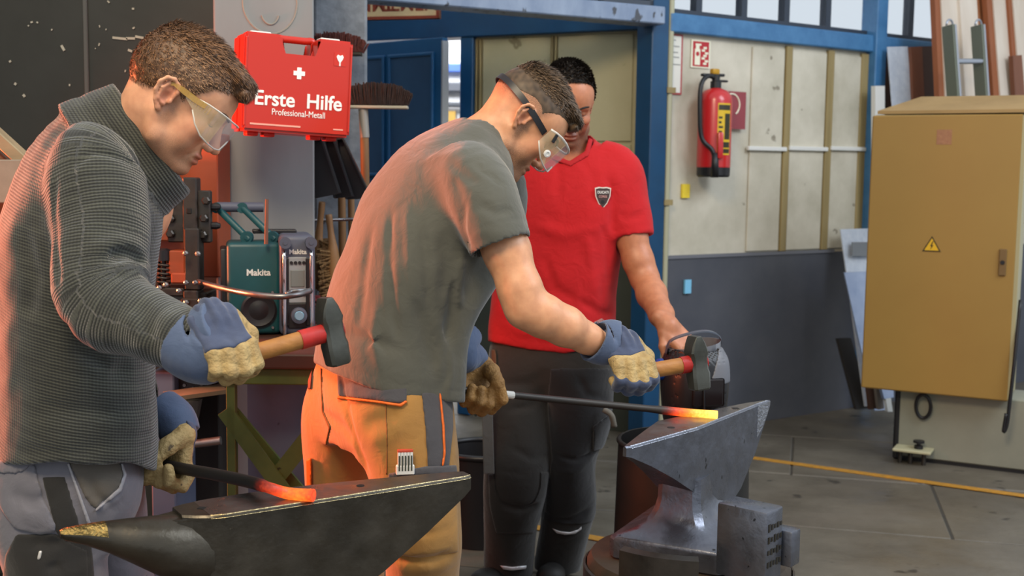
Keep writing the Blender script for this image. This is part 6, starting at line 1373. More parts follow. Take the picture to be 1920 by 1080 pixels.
def tshirt(P):
    d = ts_base(P) + F2s(P) + .004 * vnoise(P, 24, 2) + .0015 * vnoise(P, 60, 1)
    x, y, z = proj(P); hy = np.interp(x, [p[0] for p in HEM2], [p[1] for p in HEM2]); cut = (y - hy) * z / FPX
    d = d + .0016 * np.exp(-((cut + .026) / .002) ** 2)
    d = np.maximum(d, np.where(x < 905, cut, -1))
    ax = (SE2 - Vector(P2(893, 345, 2.67))).normalized(); t = (P - vec(SE2)) @ vec(ax); near = np.linalg.norm(P - vec(SE2), axis=1) < .14
    d = d + .0014 * np.exp(-((t + .022) / .002) ** 2) * near
    d = smax(d, -cone(P, vec(SE2 - ax * .03), vec(SE2 + ax * .05), .064, .066), .004)
    return smax(d, -smin(cone(P, vec(P2(905, 262, 2.875)), vec(P2(945, 222, 2.9)), .062, .075), cone(P, vec(P2(905, 262, 2.875)), vec(P2(945, 290, 2.88)), .05, .06), .02), .006)
M_ts = cloth_mat('tshirt_grey', '#484840', '#51524a', 700, .2, .88, 4, .3, .3)
lo, hi = bounds([P2(560, 225, 2.5), P2(1010, 780, 2.5), P2(560, 225, 3.15), P2(1010, 780, 3.15)], .02)
sculpt('t_shirt', tshirt, lo, hi, .005, M_ts, p2, None, 1)

# trousers
leg2R = Loft([vec(P2(742, 690, 2.74)), vec(P2(752, 770, 2.70)), vec(P2(775, 880, 2.67)), vec(P2(790, 1000, 2.66)), vec((P2(790, 1000, 2.66).x, 2.70, .5)), vec((P2(785, 1000, 2.66).x, 2.75, .28)), vec((P2(780, 1000, 2.66).x, 2.78, .06))], [.095, .126, .105, .092, .088, .08, .088], [.095, .118, .105, .092, .085, .078, .085], R2, 2.15)
leg2L = Loft([vec(P2(668, 690, 2.90)), vec(P2(655, 780, 2.92)), vec(P2(650, 880, 2.95)), vec(P2(655, 1000, 2.97)), vec((P2(660, 1000, 2.97).x, 2.99, .5)), vec((P2(658, 1000, 2.97).x, 3.02, .28)), vec((P2(655, 1000, 2.97).x, 3.04, .06))], [.095, .122, .108, .095, .09, .08, .088], [.095, .115, .105, .092, .085, .078, .085], R2, 2.15)
pel2 = Loft([vec(P2(708, 830)), vec(P2(710, 760)), vec(P2(714, 690)), vec(P2(722, 620))], [.15, .19, .175, .15], [.11, .130, .120, .10], R2, 2.3)
def tr2_b(P): return smin(smin(leg2R(P), leg2L(P), .025), pel2(P), .04)
F2t = folds(tr2_b, [([(640, 700), (648, 760), (668, 830), (690, 890)], .010, .014), ([(650, 690), (665, 720), (672, 760)], .010, -.006), ([(600, 770), (640, 800), (668, 830)], .014, .007), ([(680, 800), (720, 785), (750, 770)], .016, .007), ([(690, 830), (730, 820), (760, 790)], .014, -.005), ([(600, 700), (604, 740), (612, 790)], .004, .004), ([(590, 830), (630, 840), (670, 850)], .012, .006), ([(735, 1040), (790, 1048), (850, 1030)], .012, .012), ([(740, 1060), (800, 1066), (850, 1055)], .014, -.008), ([(745, 985), (800, 1000), (850, 985)], .012, .006), ([(740, 930), (790, 950), (850, 930)], .012, .005)])
def tr2(P): return tr2_b(P) + F2t(P) + .003 * vnoise(P, 34, 6)
M_tt = cloth_mat('trouser_tan', '#a5793a', '#946a32', 600, .25, .82, 7); M_td = cloth_mat('trouser_anthracite', '#3d3c40', '#47464b', 600, .25, .85, 7); M_or = mat('orange_piping', '#e0671a', .6); M_tb2 = cloth_mat('trouser_beige', '#9c8e72', '#8c7f66', 600, .25, .85, 7)
lo, hi = bounds([P2(560, 660, 2.5), P2(880, 660, 3.12), Vector((P2(780, 1000).x, 2.7, .03)), Vector((P2(640, 1000).x, 3.05, .03))], .11); lo[2] = .03
sculpt('trousers', tr2, lo, hi, .007, M_tt, p2, None, 1)
patch('pocket_flap', tr2, [(632, 700), (700, 690), (765, 700), (762, 752), (750, 757), (700, 750), (634, 742)], .007, M_td, p2, .004, 2.75)
patch('flap_piping', tr2, [(632, 742), (700, 750), (750, 757), (761, 750), (764, 754), (752, 763), (700, 755), (632, 748)], .009, M_or, p2, .003, 2.75)
patch('side_panel', tr2, [(790, 735), (848, 735), (850, 800), (842, 876), (802, 876), (797, 800)], .004, M_td, p2, .004, 2.8)
patch('panel_piping', tr2, [(823, 735), (827, 735), (834, 800), (836, 850), (832, 874), (828, 874), (831, 850), (829, 800)], .008, M_or, p2, .003, 2.8)
patch('knee_pocket_edge', tr2, [(728, 888), (800, 874), (856, 872), (858, 890), (800, 890), (728, 900)], .008, M_td, p2, .004, 2.8)
patch('knee_pocket', tr2, [(728, 898), (800, 888), (858, 890), (860, 1035), (790, 1046), (735, 1040)], .006, M_tt, p2, .005, 2.8)
patch('side_seam', tr2, [(722, 757), (725, 757), (728, 840), (726, 890), (723, 890), (725, 840)], .004, mat('seam_brown', '#6b4a22', .8), p2, .003, 2.75)
patch('hip_pocket', tr2, [(578, 680), (586, 684), (583, 730), (577, 730)], .006, mat('dull_red_cloth', '#6b3a30', .8), p2, .003, 3.1)
patch('orange_tab', tr2, [(574, 862), (584, 858), (584, 915), (575, 915)], .012, M_or, p2, .003, 3.1)
patch('hip_seam', tr2, [(600, 690), (603, 690), (606, 770), (620, 800), (612, 835), (609, 833), (616, 802), (603, 772)], .003, MATS['seam_brown'], p2, .003, 3.1)
boots(p2, [((P2(780, 1000, 2.66).x, 2.78, 0), (.87, .4, 0)), ((P2(655, 1000, 2.97).x, 3.04, 0), (.87, .5, 0))], M_boot)
# folding rule in the thigh pocket
rp, rn = hit(lambda P: tr2(P) - .012, 760, 870); fr = aim(rp - Vector((0, 0, .02)), rp + Vector((.01, .0, .06)), (0, 1, 0))
rx_ = Vector((1, .2, 0)).normalized(); ry_ = Vector((0, 0, 1)).cross(rx_); frl = frame(rp + Vector((0, -.004, 0)), rx_, ry_, (0, 0, 1))
rule = empty('folding_rule', tuple(rp), 0, 'white folding rule with a red edge standing in the thigh pocket of the tan trousers', 'ruler')
for k in range(5):
    b = BM(); box(b, (.0062, .010, .046), (-.0135 + k * .0068, 0, .006), frl, .001, 1); obj('rule_leaf', b, M_white, rule)
    b = BM(); box(b, (.0032, .0015, .034), (-.0135 + k * .0068, -.0055, .004), frl); obj('dark_scale', b, mat('rule_grey', '#3d4238', .5), rule)
b = BM(); box(b, (.034, .0105, .006), (0, 0, .031), frl, .001, 1); obj('red_tip', b, mat('rule_red', '#b5432c', .5), rule)
b = BM(); box(b, (.041, .013, .022), (0, .001, -.012), frl, .002, 1); obj('hinge_cover', b, M_white, rule)

# head, neck, arms
h2 = Head(P2(980, 224, 2.89), R(12), R(48), 0.0, 1.03, ([-.13, -.09, -.055, -.028, -.004, .012, .022, .045, .075, .1], [.0, .012, .026, .036, .036, .024, .04, .058, .066, .072]), .009, .0008, .72); h2.stubble = .75; h2.fade = .035
nk2a, nk2b = h2.wor((-.028, 0, -.045)), P2(893, 282, 2.87)
arm2 = lambda P: smin(chain(P, [vec(S2R), vec(P2(950, 470, 2.61)), vec(P2(976, 545, 2.585)), vec(E2R)], [.058, .051, .047, .043], .02), chain(P, [vec(E2R), vec(P2(1018, 592, 2.59)), vec(P2(1060, 612, 2.61)), vec(P2(1100, 634, 2.64)), vec(P2(1135, 650, 2.67))], [.043, .046, .043, .033, .029], .02), .02)
arm2l = lambda P: chain(P, [vec(S2L), vec(P2(886, 480, 3.07)), vec(P2(842, 590, 3.08)), vec(P2(852, 630, 3.0)), vec(W2L)], [.056, .05, .045, .04, .030], .02)
h2n = near(h2, h2.o, .27)
def body2_top(P): 
    d = smin(h2n(P), cone(P, vec(nk2a), vec(nk2b), .058, .066), .03); d = smin(d, cone(P, vec(h2.wor((.03, 0, -.08))), vec(P2(930, 310, 2.88)), .03, .05), .04); d = smin(d, cone(P, vec(P2(893, 282, 2.87)), vec(P2(865, 330, 2.86)), .07, .10), .03)
    return smin(smin(d, ell(P, vec(P2(862, 345, 2.82)), (.10, .15, .10)), .04), np.minimum(np.minimum(arm2(P), arm2l(P)), np.minimum(cone(P, vec(P2(870, 345, 2.8)), vec(S2R), .07, .055), cone(P, vec(P2(880, 350, 2.86)), vec(S2L), .07, .055))), .03)
lo, hi = bounds([h2.wor((-.12, .09, .14)), h2.wor((.13, -.09, -.13)), h2.wor((.13, .09, .1)), P2(770, 430, 2.65), P2(900, 430, 3.0), P2(874, 600, 3.1), W2L, S2R, E2R, W2R, P2(1150, 660, 2.66)], .055)
v, q = sdf_mesh(body2_top, lo, hi, .0029)
M_sk2 = skin_mat('skin_warm', '#cd9670', '#ad5140', '#5d4434', '#4d382a'); mk('body', v, q, M_sk2, p2, h2.attrs(), 1)
hv, hq = sdf_mesh(h2.hair_fn, *bounds([h2.wor((-.13, .1, .16)), h2.wor((.14, -.1, -.08)), h2.wor((.14, .1, .16)), h2.wor((-.13, -.1, -.08))], .01), .0028)
M_h2 = hair_mat('hair_dark_brown', '#33281c', '#76604a'); hr2 = mk('hair', hv, hq, M_h2, p2, dict(tone=lambda P: .25 + .25 * vnoise(P, 300, 2)), 0)
strands('hair_strands', h2, hv, M_h2, hr2, 11000, (.005, .017), (1.0, 0, -.2), 5, .0009, .32)
nb = BM()
tube(nb, [hit(body2_top, x, y)[0] for x, y in ((884, 240), (896, 248), (908, 258), (918, 270), (926, 284), (931, 296))], .003, 6); obj('necklace', nb, M_black, p2, True)
face_hair(h2, p2, M_h2)
gg = empty('safety_goggles', tuple(h2.wor((.1, 0, 0)))); adopt(gg, p2)
gf = [(.052, .0795, -.018, .020), (.068, .078, -.030, .025), (.086, .071, -.040, .029), (.104, .060, -.044, .030), (.121, .044, -.044, .029), (.129, .022, -.040, .028), (.131, .006, -.024, .027), (.131, 0, -.020, .027)]
band(h2, gf[3:], M_lens, 'lens', gg, .002, (1, -1)); band(h2, gf[:4], M_vinyl, 'side_frame', gg, .0025, (1, -1))
for sg in (1, -1):
    b = BM(); tube(b, [h2.wor((x, sg * y, z1)) for x, y, z0, z1 in gf], .0032, 8); obj('top_rim', b, M_lensedge, gg, True)
    b = BM(); tube(b, [h2.wor((x, sg * y, z0)) for x, y, z0, z1 in gf], .002, 8); obj('lower_rim', b, M_lensedge, gg, True)
    p = h2.wor((.088, sg * .072, -.022)); n_ = h2.dirw((.35, sg * .93, 0)); b = BM(); lathe(b, [(.009, 0), (.009, .004), (.005, .005), (.005, .0035)], 16, aim(p, p + n_)); obj('vent_button', b, M_white, gg, 40)
    p = h2.wor((.074, sg * .078, .014)); b = BM(); box(b, (.008, .005, .022), (0, 0, 0), frame(p, h2.dirw((.9, -.3 * sg, .3)), h2.dirw((.3, sg * .95, 0)), h2.dirw((-.3, 0, .95))), .001); obj('strap_clip', b, M_black, gg)
b = BM(); bs = []
for t in np.linspace(-2.20, 2.20, 46):
    x, y = -.012 - .101 * math.cos(t), .0845 * math.sin(t); zc = .012 + .012 * math.cos(t); x = min(x, .06)
    p = np.array([[x, y, zc]], np.float32); c = np.array([[-.01, 0, zc]], np.float32); r_ = 1.0
    for _ in range(30):
        if h2.cran(c + (p - c) * r_)[0] < .0045: r_ += .01
        else: break
    bs.append(((c + (p - c) * r_)[0], zc))
o_ = 0; secs = []
for (p, zc) in bs:
    p = np.array(p); n_ = np.array([p[0] + .01, p[1], 0]); n_ /= np.linalg.norm(n_); secs.append([h2.wor(p + n_ * a + np.array([0, 0, c])) for a, c in ((0, -.0075), (.002, -.0075), (.002, .0075), (0, .0075))])
sections(b, secs); obj('elastic_strap', b, M_black, gg, 60)

# right glove and hammer
HC2 = P2(1307, 680, 2.70); HG2 = P2(1180, 702, 2.64); hd2 = (HG2 - HC2).normalized()
hammer('sledge_hammer', 'hammer held above the right anvil, its wooden handle worn and its sleeve faded red', HC2, hd2, Vector((-.02, .05, 1)), (HG2 - HC2).length + .02, .126, .0225, .0185, .02)
y2 = -hd2; x2 = Vector((.62, -.60, -.50)); x2 = (x2 - y2 * x2.dot(y2)).normalized(); z2 = x2.cross(y2)
o2 = HG2 - x2 * .080 * 1.1 + z2 * .036 * 1.1
Mh, oh = hand_frame(o2, x2, y2); fa = (W2R - E2R).normalized()
glove(p2, None, Mh, oh, ([W2R - fa * .018, W2R + fa * .012, W2R.lerp(Vector(oh), .6), Vector(oh) + x2 * .012], [.052, .048, .045, .047], [.050, .046, .040, .036]), 1.1, cuff_side=tuple(x2.lerp(y2, .3)))
# left glove around the long bar
bd2 = (Vector(BAR2[2]) - Vector(BAR2[0])).normalized(); y2l = bd2; x2l = Vector((.35, -.15, -1)); x2l = (x2l - y2l * x2l.dot(y2l)).normalized(); z2l = -x2l.cross(y2l)
o2l = H2L - x2l * .080 * 1.08 + z2l * .028 * 1.08; Mh, oh = hand_frame(o2l, x2l, y2l, True); fa = (W2L - E2L).normalized()
glove(p2, None, Mh, oh, ([W2L - fa * .06, W2L - fa * .0, W2L.lerp(Vector(oh), .55), Vector(oh) + x2l * .006], [.052, .050, .047, .046], [.052, .050, .042, .036]), 1.12, GRIP, [(.014, .024, -.014), (.032, .022, -.048), (.062, .022, -.074), (.098, .040, -.068)], M_leatherb, back=True, cuff_side=tuple(y2l), strip=False)
# ================================================================== the man in the red t-shirt (behind)
D3 = 4.02
def P3(px, py, D=D3): return at(px, py, D)
p3 = empty('person', (P3(1020, 900).x, D3, 0), 0, 'person in a red t-shirt and black work trousers looking on behind the right anvil', 'person')
R3 = np.array((-.94, .34, 0), np.float32); L3 = -R3
tor3 = Loft([vec(P3(1035, 690)), vec(P3(1034, 630)), vec(P3(1040, 550)), vec(P3(1052, 460)), vec(P3(1062, 380)), vec(P3(1068, 320)), vec(P3(1070, 282)), vec(P3(1070, 255))],
            [.222, .222, .214, .21, .222, .215, .12, .065], [.142, .145, .15, .148, .142, .11, .075, .055], L3, 2.4)
S3L = P3(1158, 322, 3.98); SE3 = P3(1184, 444, 3.93); E3L = P3(1208, 520, 3.90); W3L = P3(1252, 610, 3.62)
sl3 = Loft([vec(P3(1120, 300, 4.0)), vec(S3L), vec(P3(1174, 385, 3.95)), vec(SE3)], [.07, .082, .078, .074], [.07, .08, .074, .07], (1, 0, 0), 2.1)
S3R = P3(975, 322, 4.12)
sl3b = Loft([vec(P3(1010, 300, 4.08)), vec(S3R), vec(P3(955, 385, 4.1)), vec(P3(945, 440, 4.06))], [.07, .082, .078, .074], [.07, .08, .074, .07], (1, 0, 0), 2.1)
def rs_base(P): return smin(smin(tor3(P), sl3(P), .03), sl3b(P), .03)
F3s = folds(rs_base, [([(1140, 330), (1150, 380), (1146, 440)], .014, .010), ([(1130, 420), (1140, 470), (1142, 530)], .014, .006), ([(1100, 430), (1110, 500), (1120, 570)], .018, -.006), ([(1000, 420), (1060, 440), (1130, 425)], .02, -.007), ([(1080, 560), (1120, 585), (1150, 590)], .014, .008), ([(1060, 590), (1110, 610), (1150, 615)], .014, -.008), ([(940, 560), (1000, 590), (1060, 600)], .016, .007), ([(930, 600), (990, 625), (1050, 630)], .014, -.006), ([(1020, 480), (1040, 540), (1090, 570)], .016, .006),
    ([(1155, 400), (1180, 410), (1210, 400)], .012, .005), ([(1085, 290), (1110, 330), (1120, 380)], .016, .004), ([(1040, 300), (1050, 330), (1045, 380)], .014, .004)])
def redshirt(P):
    d = rs_base(P) + F3s(P) + .0045 * vnoise(P, 22, 3) + .0015 * vnoise(P, 60, 2)
    x, y, z = proj(P); hy = np.interp(x, [900, 915, 990, 1060, 1100, 1130, 1160], [638, 640, 655, 663, 655, 630, 628]); cut = (y - hy) * z / FPX
    d = d + .0018 * np.exp(-((cut + .028) / .002) ** 2); d = np.maximum(d, np.where((x < 1168), cut, -1))
    ax = (SE3 - S3L).normalized(); t = (P - vec(SE3)) @ vec(ax); near = np.linalg.norm(P - vec(SE3), axis=1) < .14; d = d + .0014 * np.exp(-((t + .022) / .002) ** 2) * near
    d = smax(d, -cone(P, vec(SE3 - ax * .03), vec(SE3 + ax * .05), .057, .059), .004)
    return smax(d, -cone(P, vec(P3(1068, 292, 3.99)), vec(P3(1072, 230, 3.97)), .070, .085), .006)
M_rs = cloth_mat('tshirt_red', '#be0d17', '#ab0a13', 700, .2, .9, 4, .04, .3)
lo, hi = bounds([P3(900, 240, 3.75), P3(1230, 690, 3.75), P3(900, 240, 4.25), P3(1230, 690, 4.25)], .02)
sculpt('t_shirt', redshirt, lo, hi, .0062, M_rs, p3, None, 1)
patch('collar', lambda P: rs_base(P) + .0045 * vnoise(P, 22, 3), [(1020, 262), (1040, 290), (1068, 302), (1096, 284), (1104, 258), (1112, 262), (1104, 292), (1070, 312), (1036, 300), (1012, 268)], .004, mat('collar_red', '#a40f18', .85), p3, .004, 4.0)
patch('shirt_print', redshirt, [(1112, 604), (1128, 596), (1140, 606), (1152, 598), (1150, 612), (1132, 618), (1118, 616)], .0012, mat('grey_print', '#8d3a3c', .8, col2='#c9a09a', scale=90), p3, .003, 4.2)
# shield badge
bp_, bn_ = hit(redshirt, 1130, 371); bz = Vector((0, 0, 1)); bn_ = Vector((bn_.x, bn_.y, 0)).normalized(); bx_ = bz.cross(-bn_); bx_ = bx_ if bx_.x > 0 else -bx_
frb_ = frame(bp_ + bn_ * .003, bx_, -bn_, bz)
def shield(w, h): return [(-w, h * .9), (-w * .5, h), (0, h * .97), (w * .5, h), (w, h * .9), (w * .92, .15 * h), (w * .55, -h * .5), (0, -h), (-w * .55, -h * .5), (-w * .92, .15 * h)]
b = BM(); hexa(b, [frb_ @ Vector((x, .004, z)) for x, z in shield(.027, .036)], [frb_ @ Vector((x, -.0005, z)) for x, z in shield(.027, .036)]); bd_ = obj('badge', b, mat('badge_silver', '#d8cfc6', .5), p3)
b = BM(); hexa(b, [frb_ @ Vector((x, 0, z)) for x, z in shield(.0235, .032)], [frb_ @ Vector((x, -.0012, z)) for x, z in shield(.0235, .032)]); obj('badge_field', b, mat('badge_dark', '#3a2a2a', .6), bd_)
text('lettering', 'DUCATI', .0118, frb_ @ Matrix.Translation((0, -.0014, .018)) @ XR, M_white, bd_, .0005, bold=.0004, xs=.86)
text('lettering', 'CORSE', .0105, frb_ @ Matrix.Translation((0, -.0014, .004)) @ XR, mat('badge_pink', '#d79d98', .6), bd_, .0005, xs=.86)
b = BM(); lathe(b, [(.0065, 0), (.006, .0012)], 12, frb_ @ Matrix.Translation((0, -.001, -.013)) @ XR); obj('badge_emblem', b, mat('badge_black', '#161213', .5), bd_)

# trousers
leg3R = Loft([vec(P3(985, 660, 4.06)), vec(P3(974, 740, 4.02)), vec(P3(970, 830, 3.97)), vec(P3(966, 895, 3.95)), vec(P3(957, 985, 4.0)), vec(P3(952, 1075, 4.05)), vec((P3(950, 1075, 4.05).x, 4.06, .05))], [.115, .116, .112, .110, .092, .085, .088], [.12, .115, .10, .096, .09, .085, .09], L3, 2.2)
leg3L = Loft([vec(P3(1085, 660, 4.0)), vec(P3(1088, 740, 3.98)), vec(P3(1076, 820, 3.99)), vec(P3(1070, 870, 4.0)), vec(P3(1066, 950, 4.06)), vec(P3(1048, 1050, 4.12)), vec((P3(1046, 1050, 4.12).x, 4.14, .05))], [.115, .114, .095, .085, .092, .083, .085], [.12, .115, .10, .09, .088, .08, .09], L3, 2.2)
pel3 = Loft([vec(P3(1033, 735)), vec(P3(1033, 690)), vec(P3(1034, 640)), vec(P3(1034, 610))], [.15, .20, .20, .19], [.10, .135, .135, .12], L3, 2.3)
def tr3_b(P): return smin(smin(leg3R(P), leg3L(P), .02), pel3(P), .04)
F3t = folds(tr3_b, [([(1030, 730), (1000, 760), (950, 770)], .012, .008), ([(1030, 700), (990, 720), (930, 720)], .014, .007), ([(960, 840), (1000, 860), (1035, 850)], .010, .009), ([(930, 880), (980, 890), (1030, 884)], .006, .005), ([(940, 945), (980, 955), (1010, 940)], .012, .012), ([(945, 975), (980, 970)], .012, -.008), ([(1040, 850), (1080, 862), (1115, 845)], .010, .010), ([(1030, 880), (1070, 885), (1100, 870)], .012, -.007), ([(1020, 960), (1070, 975), (1105, 950)], .014, .010), ([(1010, 1010), (1060, 1020), (1090, 1005)], .012, .006), ([(1080, 700), (1100, 740), (1140, 750)], .014, .007)])
def tr3(P): return tr3_b(P) + F3t(P) + .004 * vnoise(P, 26, 1)
M_t3 = cloth_mat('trouser_black_brown', '#1b1916', '#24211d', 600, .25, .85, 6); M_t3b = cloth_mat('trouser_black_panel', '#0d0d10', '#131317', 600, .25, .85, 6)
lo, hi = bounds([P3(890, 610, 3.8), P3(1170, 610, 4.25), Vector((P3(950, 1075).x, 4.0, .03)), Vector((P3(1060, 1075).x, 4.15, .03))], .12); lo[2] = .03
sculpt('trousers', tr3, lo, hi, .008, M_t3, p3, None, 1)
patch('inner_leg_panel', tr3, [(1032, 690), (1150, 690), (1150, 800), (1112, 860), (1118, 960), (1100, 1090), (1002, 1090), (1020, 960), (1034, 860), (1026, 760)], .003, M_t3b, p3, .006, 4.06)
patch('knee_pocket', tr3, [(915, 888), (1030, 884), (1020, 960), (1000, 1000), (930, 1000), (918, 950)], .005, M_t3, p3, .006, 4.0)
M_refl = mat('reflective_strip', '#e3e4e8', .3, .2)
patch('reflective_strip', tr3, [(937, 1060), (960, 1063), (988, 1060), (986, 1067), (960, 1070), (944, 1068)], .008, M_refl, p3, .0035, 4.1)
patch('reflective_strip', tr3, [(1034, 990), (1050, 996), (1068, 998), (1084, 993), (1091, 986), (1090, 993), (1078, 1001), (1060, 1003), (1044, 1000)], .008, M_refl, p3, .0035, 4.12)
patch('belt_loop', tr3, [(921, 655), (930, 655), (932, 690), (922, 690)], .008, mat('loop_brown', '#4b3a2a', .7), p3, .004, 4.1)
# hanging tool strap at the side seam
b = BM(); a_ = P3(913, 752, 3.86); c_ = P3(917, 888, 3.86); box(b, (.036, .012, (a_ - c_).length), (0, 0, (c_ - a_).length / 2), aim(a_, c_, (0, 1, 0)), .003); obj('tool_strap', b, cloth_mat('strap_grey', '#4c4b49', '#555452', 500), p3)
b = BM(); box(b, (.006, .006, .018), tuple(P3(909, 770, 3.845)), None, .001); obj('strap_buckle', b, M_white, p3)
b = BM(); ps = spline([P3(1132, 768, 3.86), P3(1146, 778, 3.85), P3(1152, 800, 3.86)], 5); tube(b, ps, [.010] * len(ps), 8); obj('pocket_tab', b, mat('tab_grey', '#6f6a60', .8), p3, True)
patch('thigh_pocket', tr3, [(1112, 800), (1150, 770), (1148, 815), (1128, 842), (1112, 846)], .012, M_t3b, p3, .005, 4.1)
boots(p3, [((P3(950, 1075, 4.05).x, 4.05, 0), (-.5, -.8, 0)), ((P3(1046, 1050, 4.12).x, 4.13, 0), (-.2, -.95, 0))], M_boot)

# head, neck, arm, hand
h3 = Head(P3(1064, 192, 3.96), R(-80), R(27), 0.0, 1.06, ([-.13, -.09, -.055, -.028, -.004, .014, .022, .045, .066, .1], [-.055, -.05, -.036, -.012, .012, .004, .036, .076, .092, .096]), .007, .004, 0.0, 1.08); h3.stubble = .85
nk3a, nk3b = h3.wor((-.028, 0, -.045)), P3(1069, 300, 4.02)
arm3 = lambda P: smin(chain(P, [vec(S3L), vec(P3(1182, 440, 3.93)), vec(P3(1197, 490, 3.91)), vec(E3L)], [.06, .054, .050, .046], .02), chain(P, [vec(E3L), vec(P3(1222, 552, 3.83)), vec(P3(1240, 590, 3.70)), vec(W3L)], [.046, .048, .038, .029], .02), .02)
x3 = Vector((.62, -.30, -.62)).normalized(); y3 = Vector((-.35, -.55, -.40))
Mh3, oh3 = hand_frame(W3L - x3 * .005, x3, y3, True)
HF = [[(.088, .034, -.002), (.116, .040, -.012), (.136, .042, -.030), (.148, .042, -.048)], [(.092, .012, .0), (.126, .014, -.010), (.148, .014, -.032), (.158, .013, -.053)], [(.089, -.010, -.001), (.120, -.012, -.012), (.140, -.013, -.034), (.149, -.013, -.053)], [(.080, -.031, -.004), (.104, -.036, -.014), (.119, -.038, -.032), (.125, -.038, -.046)]]
HT = [(.020, .030, -.010), (.046, .058, -.018), (.074, .068, -.030), (.096, .064, -.044)]
hand3 = lambda P: smin(hand_sdf(P, Mh3, oh3, 1.02, HF, HT, .95), cone(P, vec(W3L), oh3, .029, .027), .015)
W3R = P3(1000, 640, 4.26); Mh4, oh4 = hand_frame(W3R, (.75, .1, -.6), (-.3, .9, .2)); hand4n = near(lambda P: hand_sdf(P, Mh4, oh4, 1.0), W3R + Vector((.06, 0, -.05)), .2)
arm3r = lambda P: chain(P, [vec(S3R), vec(P3(950, 440, 4.12)), vec(P3(952, 535, 4.26)), vec(W3R)], [.058, .053, .047, .029], .02)
h3n = near(h3, h3.o, .27); hand3n = near(hand3, W3L + x3 * .07, .22)
def body3_top(P):
    d = smin(smin(h3n(P), cone(P, vec(nk3a), vec(nk3b), .060, .068), .03), cone(P, vec(P3(1068, 300, 4.02)), vec(P3(1068, 330, 4.03)), .075, .10), .03)
    d = smin(d, ell(P, vec(P3(1075, 350, 4.03)), (.15, .09, .10)), .04); d = smin(d, np.minimum(smin(arm3r(P), hand4n(P), .012), cone(P, vec(P3(1030, 330, 4.05)), vec(S3R), .07, .055)), .03); return smin(d, smin(np.minimum(arm3(P), cone(P, vec(P3(1110, 325, 4.02)), vec(S3L), .07, .055)), hand3n(P), .012), .03)
lo, hi = bounds([h3.wor((-.12, .09, .14)), h3.wor((.13, -.09, -.13)), h3.wor((.13, .09, .1)), P3(960, 430, 3.95), P3(1100, 430, 4.1), S3L, E3L, W3L, S3R, W3R, P3(952, 535, 4.26), W3R + Vector((.1, .05, -.1)), *[Vector(oh3) + Vector(Mh3 @ V3(p)) for f in HF + [HT] for p in f]], .06)
v, q = sdf_mesh(body3_top, lo, hi, .0031)
M_sk3 = skin_mat('skin_tanned', '#b97a58', '#9c4a38', '#3f2d24', '#35261d'); mk('body', v, q, M_sk3, p3, h3.attrs(), 1)
hv, hq = sdf_mesh(h3.hair_fn, *bounds([h3.wor((-.13, .1, .16)), h3.wor((.14, -.1, -.08)), h3.wor((.14, .1, .16)), h3.wor((-.13, -.1, -.08))], .01), .0034)
M_h3 = hair_mat('hair_black', '#17130f', '#3a3028'); hr3 = mk('hair', hv, hq, M_h3, p3, dict(tone=lambda P: .2 + .2 * vnoise(P, 300, 2)), 0)
strands('hair_strands', h3, hv, M_h3, hr3, 7000, (.007, .014), (.8, .3, .3), 9, .0014, .5)

face_hair(h3, p3, M_h3)
# welding helmet hanging from his hand
hw = empty('welding_helmet', tuple(P3(1300, 790, 3.5)), 0, 'black welding helmet with grey headband and blue knobs hanging behind the right hammer', 'helmet')
hc = P3(1302, 712, 3.52)
shl = Loft([vec(hc + Vector((.0, 0, -.155))), vec(hc + Vector((0, 0, -.12))), vec(hc + Vector((0, 0, -.02))), vec(hc + Vector((0, 0, .06))), vec(hc + Vector((0, .0, .10)))], [.075, .088, .096, .092, .075], [.075, .09, .105, .10, .08], (.97, .24, 0), 2.6)
fn = lambda P: smax(smax(shl(P), -shl(P, -.006), .003), -(.0 - (P[:, 1] - hc.y - .03)) * 0 + (P[:, 1] - hc.y - .045), .003)
lo, hi = bounds([hc + Vector((-.12, -.13, -.18)), hc + Vector((.12, .13, .13))], .01); sculpt('shell', fn, lo, hi, .0045, M_black, hw, None, 1)
fr = frame(hc, (.97, .24, 0), (-.24, .97, 0), (0, 0, 1))
b = BM(); ps = [fr @ Vector((.082 * math.cos(t), .02 + .085 * math.sin(t), .085 + .012 * math.cos(t))) for t in np.linspace(0, 2 * PI, 32)[:-1]]
secs = [[p + Vector((0, 0, -.03)), p + Vector((0, 0, .024)), p * 1 + Vector((.002, .002, .024)), p + Vector((.002, .002, -.03))] for p in ps]; sections(b, secs + [secs[0]], cap=False); obj('headband', b, mat('headband_grey', '#66686f', .5), hw, 50)
M_knob = mat('knob_blue', '#1650b4', .35)
for sg, zz in ((-1, .03), (1, .0)):
    a = fr @ Vector((sg * .094, .03, zz)); b = BM(); lathe(b, [(.034, 0), (.033, .012), (.022, .020)], 12, aim(a, fr @ Vector((sg * .2, .03, zz)))); obj('adjusting_knob', b, M_knob, hw, 30)
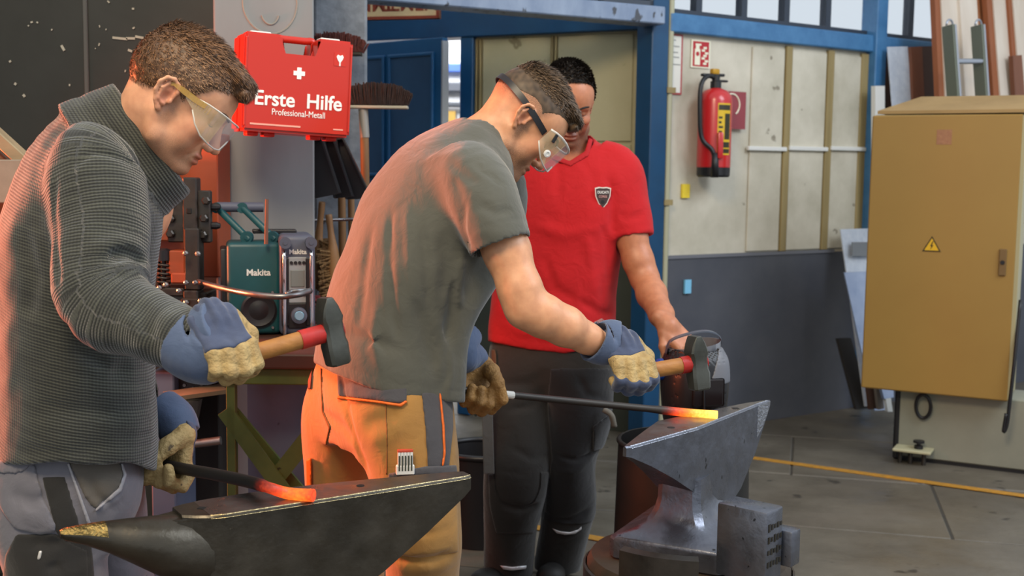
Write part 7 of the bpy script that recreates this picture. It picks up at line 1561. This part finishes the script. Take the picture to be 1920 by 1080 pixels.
b = BM(); ps = spline([fr @ Vector(p) for p in ((-.088, .02, .08), (-.08, .0, .12), (-.03, -.03, .145), (.03, -.03, .15), (.08, .0, .125), (.088, .03, .07))], 6); secs = []
for p in ps: p = Vector(p); secs.append([p + Vector((0, -.016, 0)), p + Vector((0, .016, 0)), p + Vector((0, .016, .004)), p + Vector((0, -.016, .004))])
sections(b, secs); obj('top_strap', b, mat('strap_blue_grey', '#4d5461', .4), hw, 50)
ln_ = lambda P: smax(smax(shl(P) - .003, -shl(P, -.004), .002), np.maximum(hc.x + .028 - P[:, 0] + .3 * (P[:, 2] - hc.z), np.maximum(hc.z - .0 - P[:, 2], P[:, 1] - hc.y - .05)), .003)
lo, hi = bounds([hc + Vector((-.12, -.13, -.18)), hc + Vector((.12, .13, .14))], .01); sculpt('liner', ln_, lo, hi, .0045, MATS['headband_grey'], hw, None, 1)
b = BM(); box(b, (.10, .006, .085), (0, -.107, -.02), fr, .006); obj('visor_frame', b, mat('visor_dark', '#1b1516', .25), hw); b = BM(); rod(b, fr @ Vector((-.02, -.112, .05)), fr @ Vector((-.012, -.115, -.12)), .003); obj('shell_ridge', b, M_black, hw, 40)
# ------------------------------------------------------------------ repeats share a group
GROUPS = {'wooden_plank': 'tall planks leaning behind the cabinet', 'dustpan': 'dustpans hanging beside the pillar', 'hand_brush': 'hand brushes on the tool rail', 'sledge_hammer': 'hammers held by the smiths', 'hot_iron_bar': 'heated iron bars on the anvils',
          'anvil': 'anvils', 'anvil_stand': 'stands under the anvils', 'broom': 'brooms beside the pillar', 'reflector': 'reflector tags on the wall', 'metal_sheet': 'sheets leaning on the wall', 'metal_offcut': 'metal offcuts beside the cabinet', 'pipe_run': 'pipes beyond the door gap',
          'brown_board': 'brown boards leaning on the wall', 'dark_board': 'dark boards leaning on the wall', 'wooden_board': 'boards at the left edge', 'safety_sign': 'safety signs by the extinguisher', 'pillar': 'pillars', 'person': 'people at the anvils'}
for o in list(COL.objects):
    if o.parent is None and 'category' in o:
        g = GROUPS.get(o.name.split('.')[0])
        if g: o['group'] = g
